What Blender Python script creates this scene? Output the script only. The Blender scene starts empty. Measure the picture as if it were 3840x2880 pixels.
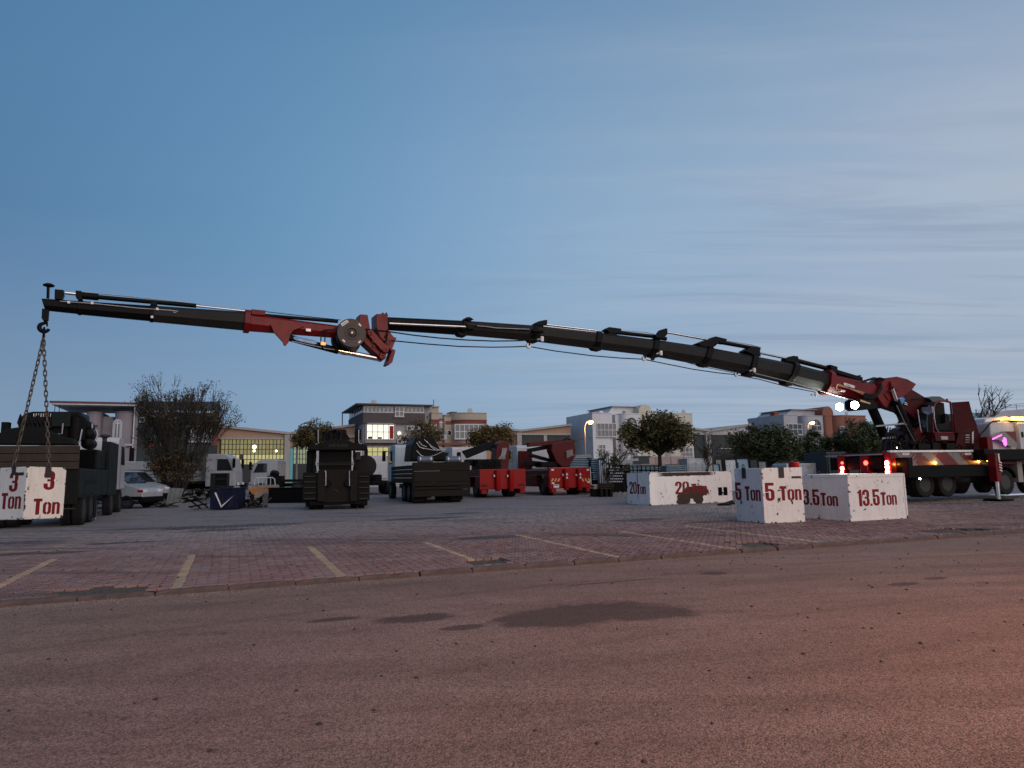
import bpy, bmesh, math, random
from mathutils import Vector, Matrix
random.seed(7)
S = bpy.context.scene
COL = S.collection
rad = math.radians

# ------------------------------------------------------------------ camera
F_PX, CX, CY = 2600.0, 1920.0, 1440.0
PITCH = math.atan(338 / F_PX); ROLL = 0.0175
CAM = Vector((0, 0, 1.72))
_F = Vector((0, math.cos(PITCH), math.sin(PITCH)))
_U0 = Vector((0, -math.sin(PITCH), math.cos(PITCH))); _R0 = Vector((1, 0, 0))
_R = _R0 * math.cos(ROLL) - _U0 * math.sin(ROLL)
_U = _R0 * math.sin(ROLL) + _U0 * math.cos(ROLL)
cam = bpy.data.cameras.new('camera'); camo = bpy.data.objects.new('camera', cam); COL.objects.link(camo)
cam.sensor_width = 36; cam.lens = 36 * F_PX / 3840; cam.clip_end = 5000; cam.clip_start = .1
camo.matrix_world = Matrix(((_R.x, _U.x, -_F.x, CAM.x), (_R.y, _U.y, -_F.y, CAM.y), (_R.z, _U.z, -_F.z, CAM.z), (0, 0, 0, 1)))
S.camera = camo
# ------------------------------------------------------------------ sky, sun, exposure
SUN_EL, SUN_AZ = 3.0, 142.0          # dusk; the sun has just gone down to the right, behind the camera
W = bpy.data.worlds.new('World'); S.world = W; W.use_nodes = True; W.cycles.sampling_method = 'MANUAL'; W.cycles.sample_map_resolution = 256
nt = W.node_tree; nt.nodes.clear()
def wn(t, ins=None, **k):
    n = nt.nodes.new(t)
    for a, b in k.items(): setattr(n, a, b)
    for a, b in (ins or {}).items():
        if isinstance(b, bpy.types.NodeSocket): nt.links.new(b, n.inputs[a])
        else: n.inputs[a].default_value = b
    return n
def wmath(op, a, b=0.0): return wn('ShaderNodeMath', {0: a, 1: b}, operation=op).outputs[0]
def wramp(f, stops, interp='EASE'):
    r = wn('ShaderNodeValToRGB', {'Fac': f}); e = r.color_ramp.elements; r.color_ramp.interpolation = interp
    while len(e) < len(stops): e.new(.5)
    for k, (p, c) in enumerate(stops): e[k].position = p; e[k].color = (*c, 1) if len(c) == 3 else c
    return r.outputs[0]
def wmix(f, a, b, mode='MIX'):
    m = wn('ShaderNodeMix', data_type='RGBA', blend_type=mode)
    for i, v in ((0, f), (6, a), (7, b)):
        if isinstance(v, bpy.types.NodeSocket): nt.links.new(v, m.inputs[i])
        else: m.inputs[i].default_value = v if i == 0 else (*v, 1)
    return m.outputs[2]
wo = wn('ShaderNodeOutputWorld'); bg = wn('ShaderNodeBackground')
sky = wn('ShaderNodeTexSky', sky_type='NISHITA', sun_disc=False)
sky.sun_elevation = rad(SUN_EL); sky.sun_rotation = rad(SUN_AZ)
sky.air_density = 1.0; sky.dust_density = 0.6; sky.ozone_density = 3.0; sky.altitude = 1000
# twilight under a thin high veil: blue away from the sunset, paler and warmer towards it, deeper overhead
wd = wn('ShaderNodeTexCoord').outputs['Generated']; sep = wn('ShaderNodeSeparateXYZ', {0: wd})
_saz = rad(84); toward = wn('ShaderNodeVectorMath', {0: wd, 1: (math.sin(_saz), math.cos(_saz), 0)}, operation='DOT_PRODUCT').outputs['Value']
tw = wmath('ADD', wmath('MULTIPLY', toward, .5), .5)
el = wmath('MAXIMUM', sep.outputs['Z'], 0.0)
veil = wramp(tw, [(0, (.05, .145, .30)), (.25, (.095, .205, .365)), (.40, (.13, .285, .48)), (.56, (.245, .395, .575)), (.72, (.315, .425, .57)), (.88, (.37, .45, .575)), (1, (.62, .53, .50))], 'B_SPLINE')
hz = wmix(wramp(el, [(0, (.5,) * 3), (.36, (0,) * 3)]), veil, (.335, .40, .50))
top = wmix(wmath('MULTIPLY', wramp(el, [(.30, (0,) * 3), (.85, (1,) * 3)]), .9), hz, (.055, .165, .335))
# streaks of cirrus: noise on a flat layer high above, stretched across the view
lay = wn('ShaderNodeVectorMath', {0: wd, 1: wn('ShaderNodeCombineXYZ', {0: wmath('ADD', el, .06), 1: wmath('ADD', el, .06), 2: 1.0}).outputs[0]}, operation='DIVIDE').outputs[0]
flat_ = wn('ShaderNodeMapping', {'Vector': lay, 'Rotation': (0, 0, rad(38)), 'Scale': (.14, .75, 0)}).outputs[0]
c1 = wn('ShaderNodeTexNoise', {'Vector': flat_, 'Scale': 2.4, 'Detail': 6.0, 'Roughness': .56, 'Distortion': .35}).outputs[0]
c2 = wn('ShaderNodeTexNoise', {'Vector': wn('ShaderNodeMapping', {'Vector': lay, 'Location': (3.1, 1.7, 0), 'Rotation': (0, 0, rad(44)), 'Scale': (.2, 1.5, 0)}).outputs[0], 'Scale': 2.0, 'Detail': 7.0, 'Roughness': .6, 'Distortion': .5}).outputs[0]
side = wramp(tw, [(.40, (.06,) * 3), (.78, (1,) * 3)])
light = wmath('MULTIPLY', wramp(c1, [(.43, (0,) * 3), (.62, (1,) * 3)]), wmath('MULTIPLY', side, .24))
dark = wmath('MULTIPLY', wramp(c2, [(.50, (0,) * 3), (.63, (1,) * 3)]), wmath('MULTIPLY', wmath('MULTIPLY', side, wramp(el, [(0, (.5,) * 3), (.1, (1,) * 3), (.26, (1,) * 3), (.5, (0,) * 3)])), .33))
cl = wmix(light, top, (.53, .56, .63)); cl = wmix(dark, cl, (.20, .265, .37))
cl = wmix(.06, cl, wmix(1.0, sky.outputs[0], (.1, .1, .1), 'MULTIPLY'))
nt.links.new(cl, bg.inputs[0]); bg.inputs['Strength'].default_value = 0.96; nt.links.new(bg.outputs[0], wo.inputs[0])
sun = bpy.data.lights.new('sun', 'SUN'); suno = bpy.data.objects.new('sun', sun); COL.objects.link(suno)
sun.energy = 1.3; sun.angle = rad(70); sun.color = (1, .85, .75)
_se = rad(30); _sd = Vector((math.sin(rad(SUN_AZ)) * math.cos(_se), math.cos(rad(SUN_AZ)) * math.cos(_se), math.sin(_se)))
suno.rotation_euler = _sd.to_track_quat('Z', 'Y').to_euler()
S.view_settings.view_transform = 'Standard'; S.view_settings.look = 'None'
S.view_settings.exposure = 0.15; S.view_settings.gamma = 1; S.view_settings.use_curve_mapping = False
S.render.engine = 'CYCLES'; S.cycles.use_denoising = True
S.cycles.max_bounces = 5; S.cycles.sample_clamp_indirect = 4

# ------------------------------------------------------------------ helpers
def ray(px, py): return (_F + _R * ((px - CX) / F_PX) - _U * ((py - CY) / F_PX))
YAW = rad(21.5)
UH = Vector((math.cos(YAW), math.sin(YAW), 0)); VH = Vector((-math.sin(YAW), math.cos(YAW), 0))
def G0(px, py, z=0.0):
    d = ray(px, py); t = (z - CAM.z) / d.z; return CAM + d * t
_ka, _kb = G0(0, 2278), G0(3828, 1999)
KD = (_kb - _ka); KD.z = 0; KD.normalize()
YAW = math.atan2(KD.y, KD.x); UH = KD.copy(); VH = Vector((-KD.y, KD.x, 0))
KO = _ka.copy()                              # kerb line origin (bottom of the kerb face on the road)
LOT0, SLOPE, DMAX = 0.09, 0.009, 42.0
def kd(p): return (Vector((p[0], p[1], 0)) - KO).dot(VH)
def gz(x, y):
    d = kd((x, y)); return 0.0 if d < 0 else LOT0 + SLOPE * min(d, DMAX)
def G(px, py):                               # pixel -> point on the sloping lot
    d = ray(px, py); z = LOT0
    for _ in range(40):
        t = (z - CAM.z) / d.z; p = CAM + d * t; z = gz(p.x, p.y)
    return Vector((p.x, p.y, z))
def at(px, py, Y):
    d = ray(px, py); return CAM + d * ((Y - CAM.y) / d.y)
def proj(p):
    q = Vector(p) - CAM; w = q.dot(_F); return (CX + F_PX * q.dot(_R) / w, CY - F_PX * q.dot(_U) / w)
class Frame:                                 # a local frame: x along yaw, y to its left, z up
    def __init__(s, o, yaw):
        s.o = Vector(o); s.yaw = yaw; c, n = math.cos(yaw), math.sin(yaw)
        s.x = Vector((c, n, 0)); s.y = Vector((-n, c, 0))
    def loc(s, p): q = Vector(p) - s.o; return Vector((q.dot(s.x), q.dot(s.y), q.z))
    def onx(s, px, py, c=0):                 # pixel onto local plane x=c -> (y,z)
        d = ray(px, py); t = (c - (CAM - s.o).dot(s.x)) / d.dot(s.x); q = s.loc(CAM + d * t); return q.y, q.z
    def ony(s, px, py, c=0):                 # pixel onto local plane y=c -> (x,z)
        d = ray(px, py); t = (c - (CAM - s.o).dot(s.y)) / d.dot(s.y); q = s.loc(CAM + d * t); return q.x, q.z
def tag(o, label=None, cat=None, group=None, kind=None):
    for k, v in (('label', label), ('category', cat), ('group', group), ('kind', kind)):
        if v: o[k] = v
    return o
def thing(name, label, cat, fr=None, group=None):
    o = bpy.data.objects.new(name, None); COL.objects.link(o); o.empty_display_size = .2
    if fr is not None: o.location = fr.o; o.rotation_euler = (0, 0, fr.yaw)
    return tag(o, label, cat, group)
def link(name, me, parent=None, loc=None, rot=None):
    o = bpy.data.objects.new(name, me); COL.objects.link(o)
    if parent is not None: o.parent = parent
    if loc is not None: o.location = loc
    if rot is not None: o.rotation_euler = rot
    return o
def copy_tree(o, parent=None):
    c = o.copy(); COL.objects.link(c); c.parent = parent
    for ch in list(o.children): copy_tree(ch, c)
    return c
class MB:
    def __init__(s): s.v = []; s.f = []
    def add(s, vs, fs):
        b = len(s.v); s.v += [tuple(v) for v in vs]; s.f += [tuple(b + i for i in f) for f in fs]; return s
    def box(s, x0, x1, y0, y1, z0, z1):
        x0, x1 = sorted((x0, x1)); y0, y1 = sorted((y0, y1)); z0, z1 = sorted((z0, z1))
        return s.add([(x0, y0, z0), (x1, y0, z0), (x1, y1, z0), (x0, y1, z0), (x0, y0, z1), (x1, y0, z1), (x1, y1, z1), (x0, y1, z1)],
                     [(3, 2, 1, 0), (4, 5, 6, 7), (0, 1, 5, 4), (1, 2, 6, 5), (2, 3, 7, 6), (3, 0, 4, 7)])
    def prism(s, pts, d):                    # closed outline (3D points) pushed along vector d
        n = len(pts); d = Vector(d); a = [Vector(p) for p in pts]
        nr = Vector((0, 0, 0))
        for i in range(n): nr += a[i].cross(a[(i + 1) % n])
        if nr.dot(d) > 0: a = a[::-1]
        b = [p + d for p in a]
        return s.add(a + b, [tuple(range(n)), tuple(range(2 * n - 1, n - 1, -1))] + [(i, i + n, (i + 1) % n + n, (i + 1) % n) for i in range(n)])
    def xz(s, pts, y0, y1): return s.prism([(x, y0, z) for x, z in pts], (0, y1 - y0, 0))
    def yz(s, pts, x0, x1): return s.prism([(x0, y, z) for y, z in pts], (x1 - x0, 0, 0))
    def xy(s, pts, z0, z1): return s.prism([(x, y, z0) for x, y in pts], (0, 0, z1 - z0))
    def tube(s, pts, r, n=8, cap=True):
        pts = [Vector(p) for p in pts]; m = len(pts); rs = r if isinstance(r, (list, tuple)) else [r] * m
        b = len(s.v); prev = None
        for i, p in enumerate(pts):
            t = (pts[min(i + 1, m - 1)] - pts[max(i - 1, 0)]).normalized()
            if prev is None:
                a = Vector((0, 0, 1)) if abs(t.z) < .9 else Vector((1, 0, 0))
                prev = t.cross(a).normalized()
            prev = (prev - t * prev.dot(t)).normalized(); q = t.cross(prev)
            for k in range(n):
                an = 2 * math.pi * k / n; s.v.append(tuple(p + (prev * math.cos(an) + q * math.sin(an)) * rs[i]))
        for i in range(m - 1):
            for k in range(n):
                k2 = (k + 1) % n; s.f.append((b + i * n + k, b + i * n + k2, b + (i + 1) * n + k2, b + (i + 1) * n + k))
        if cap: s.f.append(tuple(b + n - 1 - k for k in range(n))); s.f.append(tuple(b + (m - 1) * n + k for k in range(n)))
        return s
    def bar(s, p, q, w, h, up=(0, 0, 1)):    # rectangular bar
        p, q = Vector(p), Vector(q); t = (q - p).normalized(); a = t.cross(Vector(up)).normalized(); c = a.cross(t)
        a = a * w / 2; c = c * h / 2
        return s.add([p - a - c, p + a - c, p + a + c, p - a + c, q - a - c, q + a - c, q + a + c, q - a + c],
                     [(3, 2, 1, 0), (4, 5, 6, 7), (0, 1, 5, 4), (1, 2, 6, 5), (2, 3, 7, 6), (3, 0, 4, 7)])
    def lathe(s, prof, c=(0, 0, 0), ax='z', n=20):   # prof: (r, h)
        b = len(s.v); c = Vector(c)
        for r, h in prof:
            for k in range(n):
                an = 2 * math.pi * k / n; u, v = r * math.cos(an), r * math.sin(an)
                s.v.append(tuple(c + Vector({'z': (u, v, h), 'y': (u, h, -v), 'x': (h, u, v)}[ax])))
        for i in range(len(prof) - 1):
            for k in range(n):
                k2 = (k + 1) % n; s.f.append((b + i * n + k, b + i * n + k2, b + (i + 1) * n + k2, b + (i + 1) * n + k))
        s.f.append(tuple(b + n - 1 - k for k in range(n))); s.f.append(tuple(b + (len(prof) - 1) * n + k for k in range(n)))
        return s
    def mesh(s, name, m, smooth=False, fix=False):
        me = bpy.data.meshes.new(name); me.from_pydata(s.v, [], s.f)
        if m: me.materials.append(m)
        if fix:
            bm = bmesh.new(); bm.from_mesh(me); bmesh.ops.recalc_face_normals(bm, faces=bm.faces); bm.to_mesh(me); bm.free()
        if smooth:
            me.polygons.foreach_set('use_smooth', [True] * len(me.polygons))
            try: me.set_sharp_from_angle(angle=rad(38))
            except Exception: pass
        me.update(); return me
    def build(s, name, m, parent=None, bev=0, smooth=False, seg=2, fix=False):
        o = link(name, s.mesh(name, m, smooth, fix), parent)
        if bev:
            b = o.modifiers.new('bevel', 'BEVEL'); b.width = bev; b.segments = seg; b.limit_method = 'ANGLE'; b.angle_limit = rad(40)
            b.harden_normals = False
        return o
def arcp(cx, cy, r, a0, a1, n=8, ry=None):
    ry = ry or r
    return [(cx + r * math.cos(rad(a0 + (a1 - a0) * i / n)), cy + ry * math.sin(rad(a0 + (a1 - a0) * i / n))) for i in range(n + 1)]
def rrect(x0, x1, z0, z1, r, n=4):
    return arcp(x1 - r, z0 + r, r, -90, 0, n) + arcp(x1 - r, z1 - r, r, 0, 90, n) + arcp(x0 + r, z1 - r, r, 90, 180, n) + arcp(x0 + r, z0 + r, r, 180, 270, n)
# ------------------------------------------------------------------ materials
MATS = {}
class NT:
    def __init__(s, m): s.t = m.node_tree; s.L = s.t.links
    def n(s, ty, ins=None, **k):
        n = s.t.nodes.new(ty)
        for a, b in k.items(): setattr(n, a, b)
        for a, b in (ins or {}).items():
            i = n.inputs[a]
            if hasattr(b, 'is_output') or isinstance(b, bpy.types.NodeSocket): s.L.new(b, i)
            else: i.default_value = b
        return n
    def noise(s, vec, scale, detail=4, rough=.55, dist=0): return s.n('ShaderNodeTexNoise', {'Vector': vec, 'Scale': scale, 'Detail': detail, 'Roughness': rough, 'Distortion': dist}).outputs[0]
    def ramp(s, fac, a, b, c0=(0, 0, 0, 1), c1=(1, 1, 1, 1), interp='LINEAR'):
        r = s.n('ShaderNodeValToRGB', {'Fac': fac}); e = r.color_ramp.elements; r.color_ramp.interpolation = interp
        e[0].position = a; e[1].position = b; e[0].color = c0; e[1].color = c1; return r.outputs[0]
    def mix(s, f, a, b, mode='MIX'):
        m = s.n('ShaderNodeMix', data_type='RGBA', blend_type=mode)
        for i, v in ((0, f), (6, a), (7, b)):
            if isinstance(v, bpy.types.NodeSocket): s.L.new(v, m.inputs[i])
            else: m.inputs[i].default_value = v if i == 0 else (tuple(v) + (1,))[:4]
        return m.outputs[2]
    def math(s, op, a, b=0.0, c=0.0):
        m = s.n('ShaderNodeMath', operation=op)
        for i, v in enumerate((a, b, c)):
            if isinstance(v, bpy.types.NodeSocket): s.L.new(v, m.inputs[i])
            else: m.inputs[i].default_value = v
        return m.outputs[0]
    def mapv(s, vec, scale=(1, 1, 1), loc=(0, 0, 0), rot=(0, 0, 0)): return s.n('ShaderNodeMapping', {'Vector': vec, 'Scale': scale, 'Location': loc, 'Rotation': rot}).outputs[0]
def newmat(name):
    m = bpy.data.materials.new(name); m.use_nodes = True; q = NT(m); p = m.node_tree.nodes['Principled BSDF']; MATS[name] = m
    return m, q, p
def objc(q): return q.n('ShaderNodeTexCoord').outputs['Object']
def paint(name, col, rough=.5, metal=0, dirt=.3, dirtcol=(.05, .045, .04), scale=2.0, bump=0.0, spec=.5, streak=True):
    """a painted or cast surface: base colour broken by dirt patches, streaks and fine grain"""
    m, q, p = newmat(name); co = objc(q)
    n1 = q.noise(co, scale, 6, .65); n2 = q.noise(q.mapv(co, (3, 3, .35) if streak else (1, 1, 1)), scale * 2.2, 4, .6)
    d = q.ramp(q.math('MULTIPLY', n1, n2), .18, .42)
    c = q.mix(q.math('MULTIPLY', d, dirt), col, dirtcol)
    g = q.noise(co, 60, 2, .6); c = q.mix(.25, c, q.mix(1, c, q.ramp(g, .3, .7, (.7, .7, .7, 1), (1.3, 1.3, 1.3, 1)), 'MULTIPLY'))
    q.L.new(c, p.inputs['Base Color']); p.inputs['Metallic'].default_value = metal
    r = q.math('ADD', q.math('MULTIPLY', n1, .3), rough - .15); q.L.new(r, p.inputs['Roughness'])
    p.inputs['Specular IOR Level'].default_value = spec
    if bump: q.L.new(q.n('ShaderNodeBump', {'Height': n1, 'Strength': bump, 'Distance': .02}).outputs[0], p.inputs['Normal'])
    return m
def flat(name, col, rough=.5, metal=0, spec=.5):
    m, q, p = newmat(name); n1 = q.noise(objc(q), 8, 4, .6)
    c = q.mix(1, col, q.ramp(n1, .3, .7, (.8, .8, .8, 1), (1.12, 1.12, 1.12, 1)), 'MULTIPLY')
    q.L.new(c, p.inputs['Base Color']); p.inputs['Roughness'].default_value = rough; p.inputs['Metallic'].default_value = metal
    p.inputs['Specular IOR Level'].default_value = spec; return m
def glow(name, col, st):
    m, q, p = newmat(name); p.inputs['Base Color'].default_value = (*col, 1)
    p.inputs['Emission Color'].default_value = (*col, 1); p.inputs['Emission Strength'].default_value = st; return m
# ------------------------------------------------------------------ ground: road, kerb, paved lot
def uv(u, v, z=0): p = KO + UH * u + VH * v; return Vector((p.x, p.y, z))
def uvof(p): q = Vector((p[0], p[1], 0)) - KO; return q.dot(UH), q.dot(VH)
def siteuv(q):                                # node sockets: distance along the kerb and away from it
    P = q.n('ShaderNodeNewGeometry').outputs['Position']
    def dot(v, off):
        d = q.n('ShaderNodeVectorMath', {0: P, 1: v}, operation='DOT_PRODUCT').outputs['Value']; return q.math('SUBTRACT', d, off)
    return P, dot(UH, KO.dot(UH)), dot(VH, KO.dot(VH))
def stain(q, u, v, u0, v0, ru, rv, nz, amt=.9):       # soft-edged irregular blot -> 0..1 mask
    a = q.math('DIVIDE', q.math('SUBTRACT', u, u0), ru); b = q.math('DIVIDE', q.math('SUBTRACT', v, v0), rv)
    r = q.math('ADD', q.math('SQRT', q.math('ADD', q.math('MULTIPLY', a, a), q.math('MULTIPLY', b, b))), q.math('MULTIPLY', q.math('SUBTRACT', nz, .5), amt * 1.6))
    return q.ramp(r, .66, .92, (1, 1, 1, 1), (0, 0, 0, 1))
def asphalt():
    m, q, p = newmat('asphalt'); P, u, v = siteuv(q)
    agg = q.n('ShaderNodeTexVoronoi', {'Vector': P, 'Scale': 80.0, 'Randomness': 1.0}); fine = q.noise(P, 130, 2, .7)
    big = q.noise(P, .35, 5, .6); mid = q.noise(P, 1.6, 6, .65)
    tr = q.noise(q.mapv(P, (.10, 1.25, 1), rot=(0, 0, -YAW - rad(5))), 1.0, 4, .62, .9)      # tyre-polished lanes
    base = q.mix(q.ramp(mid, .35, .7), (.232, .160, .132), (.275, .197, .165))
    base = q.mix(q.math('MULTIPLY', q.ramp(tr, .40, .66), .36), base, (.085, .055, .044))
    base = q.mix(q.math('MULTIPLY', q.ramp(big, .45, .65), .35), base, (.20, .125, .095))
    ac = q.ramp(agg.outputs['Color'], .1, .9, (.36, .34, .33, 1), (1.75, 1.7, 1.62, 1))
    base = q.mix(.85, base, q.mix(1, base, ac, 'MULTIPLY'))
    base = q.mix(q.math('MULTIPLY', q.ramp(fine, .5, .75), .4), base, (.05, .04, .036))
    spk = q.n('ShaderNodeTexVoronoi', {'Vector': P, 'Scale': 31.0}); base = q.mix(q.math('MULTIPLY', q.ramp(spk.outputs['Distance'], .10, .2, (1, 1, 1, 1), (0, 0, 0, 1)), q.ramp(spk.outputs['Color'], .55, .6)), base, (.30, .235, .20))
    nz = q.math('ADD', q.math('MULTIPLY', q.noise(P, 1.1, 6, .7, .8), .75), q.math('MULTIPLY', q.noise(P, 6, 4, .7), .25)); msk = None
    for px, py, ru, rv, a in ((2190, 2300, 1.45, .70, 1.15), (2420, 2300, .85, .5, 1.2), (2050, 2330, .8, .3, 1.3), (1960, 2318, .5, .3, .7), (1570, 2318, .62, .34, 1.0), (1740, 2352, .34, .16, .6),
                           (2680, 2150, .34, .22, .8), (3390, 2190, .35, .16, 1.0), (3510, 2168, .3, .14, 1.0), (2300, 2182, 1.1, .06, .6), (1260, 2322, .4, .14, 1.1)):
        g = G0(px, py); uu, vv = uvof(g); k = stain(q, u, v, uu, vv, ru, rv, nz, a)
        msk = k if msk is None else q.math('MAXIMUM', msk, k)
    base = q.mix(q.math('MULTIPLY', msk, .7), base, (.052, .036, .031))
    base = q.mix(q.math('MULTIPLY', q.ramp(v, -.55, 0.02), q.math('MULTIPLY', q.ramp(mid, .35, .6), .6)), base, (.12, .095, .08))
    # curved tyre sweeps and a few hairline cracks
    rr_ = q.n('ShaderNodeVectorMath', {0: P, 1: (14.0, -16.0, 0)}, operation='DISTANCE').outputs['Value']
    sw = q.math('MULTIPLY', q.ramp(q.noise(q.n('ShaderNodeCombineXYZ', {0: q.math('MULTIPLY', rr_, 1.5), 1: 0.0, 2: 0.0}).outputs[0], 1.0, 4, .7), .5, .66), q.math('MULTIPLY', q.ramp(big, .3, .6), .5))
    base = q.mix(sw, base, (.075, .048, .038))
    ck = q.n('ShaderNodeTexVoronoi', {'Vector': q.n('ShaderNodeVectorMath', {0: P, 1: q.n('ShaderNodeTexNoise', {'Vector': P, 'Scale': 1.5, 'Detail': 4.0}).outputs['Color']}, operation='ADD').outputs[0], 'Scale': .28}, feature='DISTANCE_TO_EDGE').outputs[0]
    base = q.mix(q.math('MULTIPLY', q.ramp(ck, .0, .004, (1, 1, 1, 1), (0, 0, 0, 1)), q.math('MULTIPLY', q.ramp(tr, .45, .6), .6)), base, (.05, .036, .03))
    q.L.new(base, p.inputs['Base Color'])
    q.L.new(q.math('SUBTRACT', q.math('ADD', q.math('MULTIPLY', mid, .25), .72), q.math('MULTIPLY', msk, .05)), p.inputs['Roughness']); p.inputs['Specular IOR Level'].default_value = .12
    h = q.math('ADD', q.math('MULTIPLY', agg.outputs['Distance'], -1.0), q.math('MULTIPLY', fine, .5))
    q.L.new(q.n('ShaderNodeBump', {'Height': h, 'Strength': .8, 'Distance': .009}).outputs[0], p.inputs['Normal']); return m
def lotmat(name, joints):
    """concrete paving: red in the parking bays by the kerb, grey further in, oil stains and dust"""
    m, q, p = newmat(name); P, u, v = siteuv(q)
    big = q.noise(P, .22, 5, .6); mid = q.noise(P, 1.1, 6, .65); fine = q.noise(P, 45, 3, .7)
    st = q.noise(q.mapv(P, (.18, .9, 1), rot=(0, 0, -YAW - rad(8))), .9, 6, .65, .6)
    rnd = q.n('ShaderNodeNewGeometry').outputs['Random Per Island'] if joints else q.n('ShaderNodeTexVoronoi', {'Vector': P, 'Scale': 5.5}).outputs['Color']
    vr = q.n('ShaderNodeMapRange', {'Value': q.math('ADD', v, q.math('MULTIPLY', q.math('SUBTRACT', big, .5), 4.0)), 'From Min': 4.5, 'From Max': 9.5}).outputs[0]
    c = q.mix(vr, (.212, .130, .118), (.235, .200, .192))
    c = q.mix(q.math('MULTIPLY', q.ramp(mid, .4, .68), .45), c, (.29, .25, .24))
    c = q.mix(1, c, q.ramp(rnd, 0, 1, (.84, .83, .83, 1), (1.13, 1.12, 1.11, 1)), 'MULTIPLY')
    c = q.mix(q.math('MULTIPLY', q.ramp(st, .52, .70), .8), c, (.060, .052, .050))
    c = q.mix(q.math('MULTIPLY', q.ramp(fine, .55, .8), .35), c, (.07, .06, .056))
    nz = q.noise(P, .9, 5, .62); msk = None
    for px, py, ru, rv, a in ((1570, 1945, 2.0, .7, .7), (880, 1972, 2.6, .9, .8), (830, 1988, 1.4, .5, .8), (215, 2072, .8, .4, .6), (50, 2078, .8, .35, .6), (1835, 2015, 1.0, .5, .7), (2380, 1950, 1.2, .6, .8), (3640, 2000, 1.2, .5, .7), (1720, 1925, 1.2, .5, .7), (2700, 1955, 1.6, .4, .8), (470, 2035, 1.6, .3, .9)):
        g = G(px, py); uu, vv = uvof(g); k = stain(q, u, v, uu, vv, ru, rv, nz, a); msk = k if msk is None else q.math('MAXIMUM', msk, k)
    c = q.mix(q.math('MULTIPLY', msk, .72), c, (.04, .037, .036))
    q.L.new(c, p.inputs['Base Color']); q.L.new(q.math('SUBTRACT', q.math('ADD', q.math('MULTIPLY', mid, .3), .62), q.math('MULTIPLY', msk, .2)), p.inputs['Roughness'])
    p.inputs['Specular IOR Level'].default_value = .06
    if joints: h = q.math('ADD', fine, q.math('MULTIPLY', mid, 1.5))
    else:
        bt = q.n('ShaderNodeTexBrick', {'Vector': q.mapv(P, (1, 1, 1), rot=(0, 0, -YAW)), 'Color1': (1, 1, 1, 1), 'Color2': (.9, .9, .9, 1), 'Mortar': (0, 0, 0, 1), 'Scale': 1.0, 'Mortar Size': .012, 'Brick Width': .2, 'Row Height': .165})
        h = q.math('ADD', q.math('MULTIPLY', bt.outputs[0], 2.0), fine)
    q.L.new(q.n('ShaderNodeBump', {'Height': h, 'Strength': .6, 'Distance': .008}).outputs[0], p.inputs['Normal']); return m
M_ASPH = asphalt(); M_PAV = lotmat('interlocking_pavers', True); M_FAR = lotmat('far_paving', False)
M_YEL = paint('yellow_paver', (.38, .27, .16), .75, dirt=.75, dirtcol=(.17, .12, .095), scale=1.6, streak=False)
M_KERB = paint('kerb_concrete', (.105, .072, .062), .85, dirt=.75, dirtcol=(.055, .045, .04), scale=2.5, bump=.6, streak=False)
M_DIRT = paint('bare_soil', (.075, .062, .048), .95, dirt=.7, scale=3, bump=1, streak=False)
M_GRASS = paint('weed_green', (.06, .062, .032), .8, dirt=.4, scale=4, streak=False)

def sheet(name, pts, m, kind='structure'):
    me = bpy.data.meshes.new(name); me.from_pydata([tuple(p) for p in pts], [], [tuple(range(len(pts)))]); me.materials.append(m); return tag(link(name, me), kind=kind)
sheet('road', [uv(-600, -300), uv(900, -300), uv(900, .15), uv(-600, .15)], M_ASPH)
PAV_V, U0, U1 = 13.0, -12.0, 40.0
def lz(v): return LOT0 + SLOPE * min(v, DMAX)
M_JOINT = paint('joint_sand', (.035, .027, .024), .95, dirt=.4, streak=False)
b = MB()
for v0, v1, dz in ((.12, PAV_V + .1, .085), (PAV_V + .1, DMAX, .004), (DMAX, 1500.0, .004)):
    b.add([uv(-900, v0, lz(v0) - dz), uv(900, v0, lz(v0) - dz), uv(900, v1, lz(v1) - dz), uv(-900, v1, lz(v1) - dz)], [(0, 1, 2, 3)])
lot = b.build('paved_lot', M_FAR); lot.data.materials.append(M_JOINT); lot.data.polygons[0].material_index = 1; tag(lot, kind='structure')
# holes where pavers are missing (soil and weeds show): centre pixel, half sizes along / away from the kerb
HOLES = []
for px, py, hu, hv in ((370, 2222, .62, .34), (1815, 2104, .40, .42), (2845, 2042, .46, .5), (3610, 1993, .85, .6)):
    g = G(px, py); uu, vv = uvof(g); HOLES.append((uu, max(vv, hv + .14), hu, hv))
PU, PV = .165, .20
def paver_pts(u, v, z, s=1.0, zz=0.042):
    a = PU / 2 * s - .0095; h = PV / 2 - .006
    o = [(-a, -h), (-a + zz, 0), (-a, h), (a, h), (a + zz, 0), (a, -h)]
    return [(u + x, v + y) for x, y in o[::-1]]
def paver_mesh():
    b = MB(); pts = paver_pts(0, 0, 0); n = 6
    top = [(x * .93, y * .94, .0) for x, y in pts]; mid = [(x, y, -.010) for x, y in pts]; bot = [(x, y, -.05) for x, y in pts]
    b.add(top + mid + bot, [tuple(range(6))] + [(i, i + n, (i + 1) % n + n, (i + 1) % n) for i in range(n)] + [(i + n, i + 2 * n, (i + 1) % n + 2 * n, (i + 1) % n + n) for i in range(n)])
    return b
bays = []
for px, py in ((645, 2225), (1288, 2162), (1796, 2110), (2322, 2086), (2752, 2056), (3105, 2036)):
    g = G(px, py); bays.append(uvof(g)[0])
bays.append(bays[0] - (bays[1] - bays[0]))
base_pm = paver_mesh(); rv_, rf_ = base_pm.v, base_pm.f
me_pav = base_pm.mesh('paver', M_PAV, fix=True); me_yel = base_pm.mesh('paver', M_YEL, fix=True)
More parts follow.
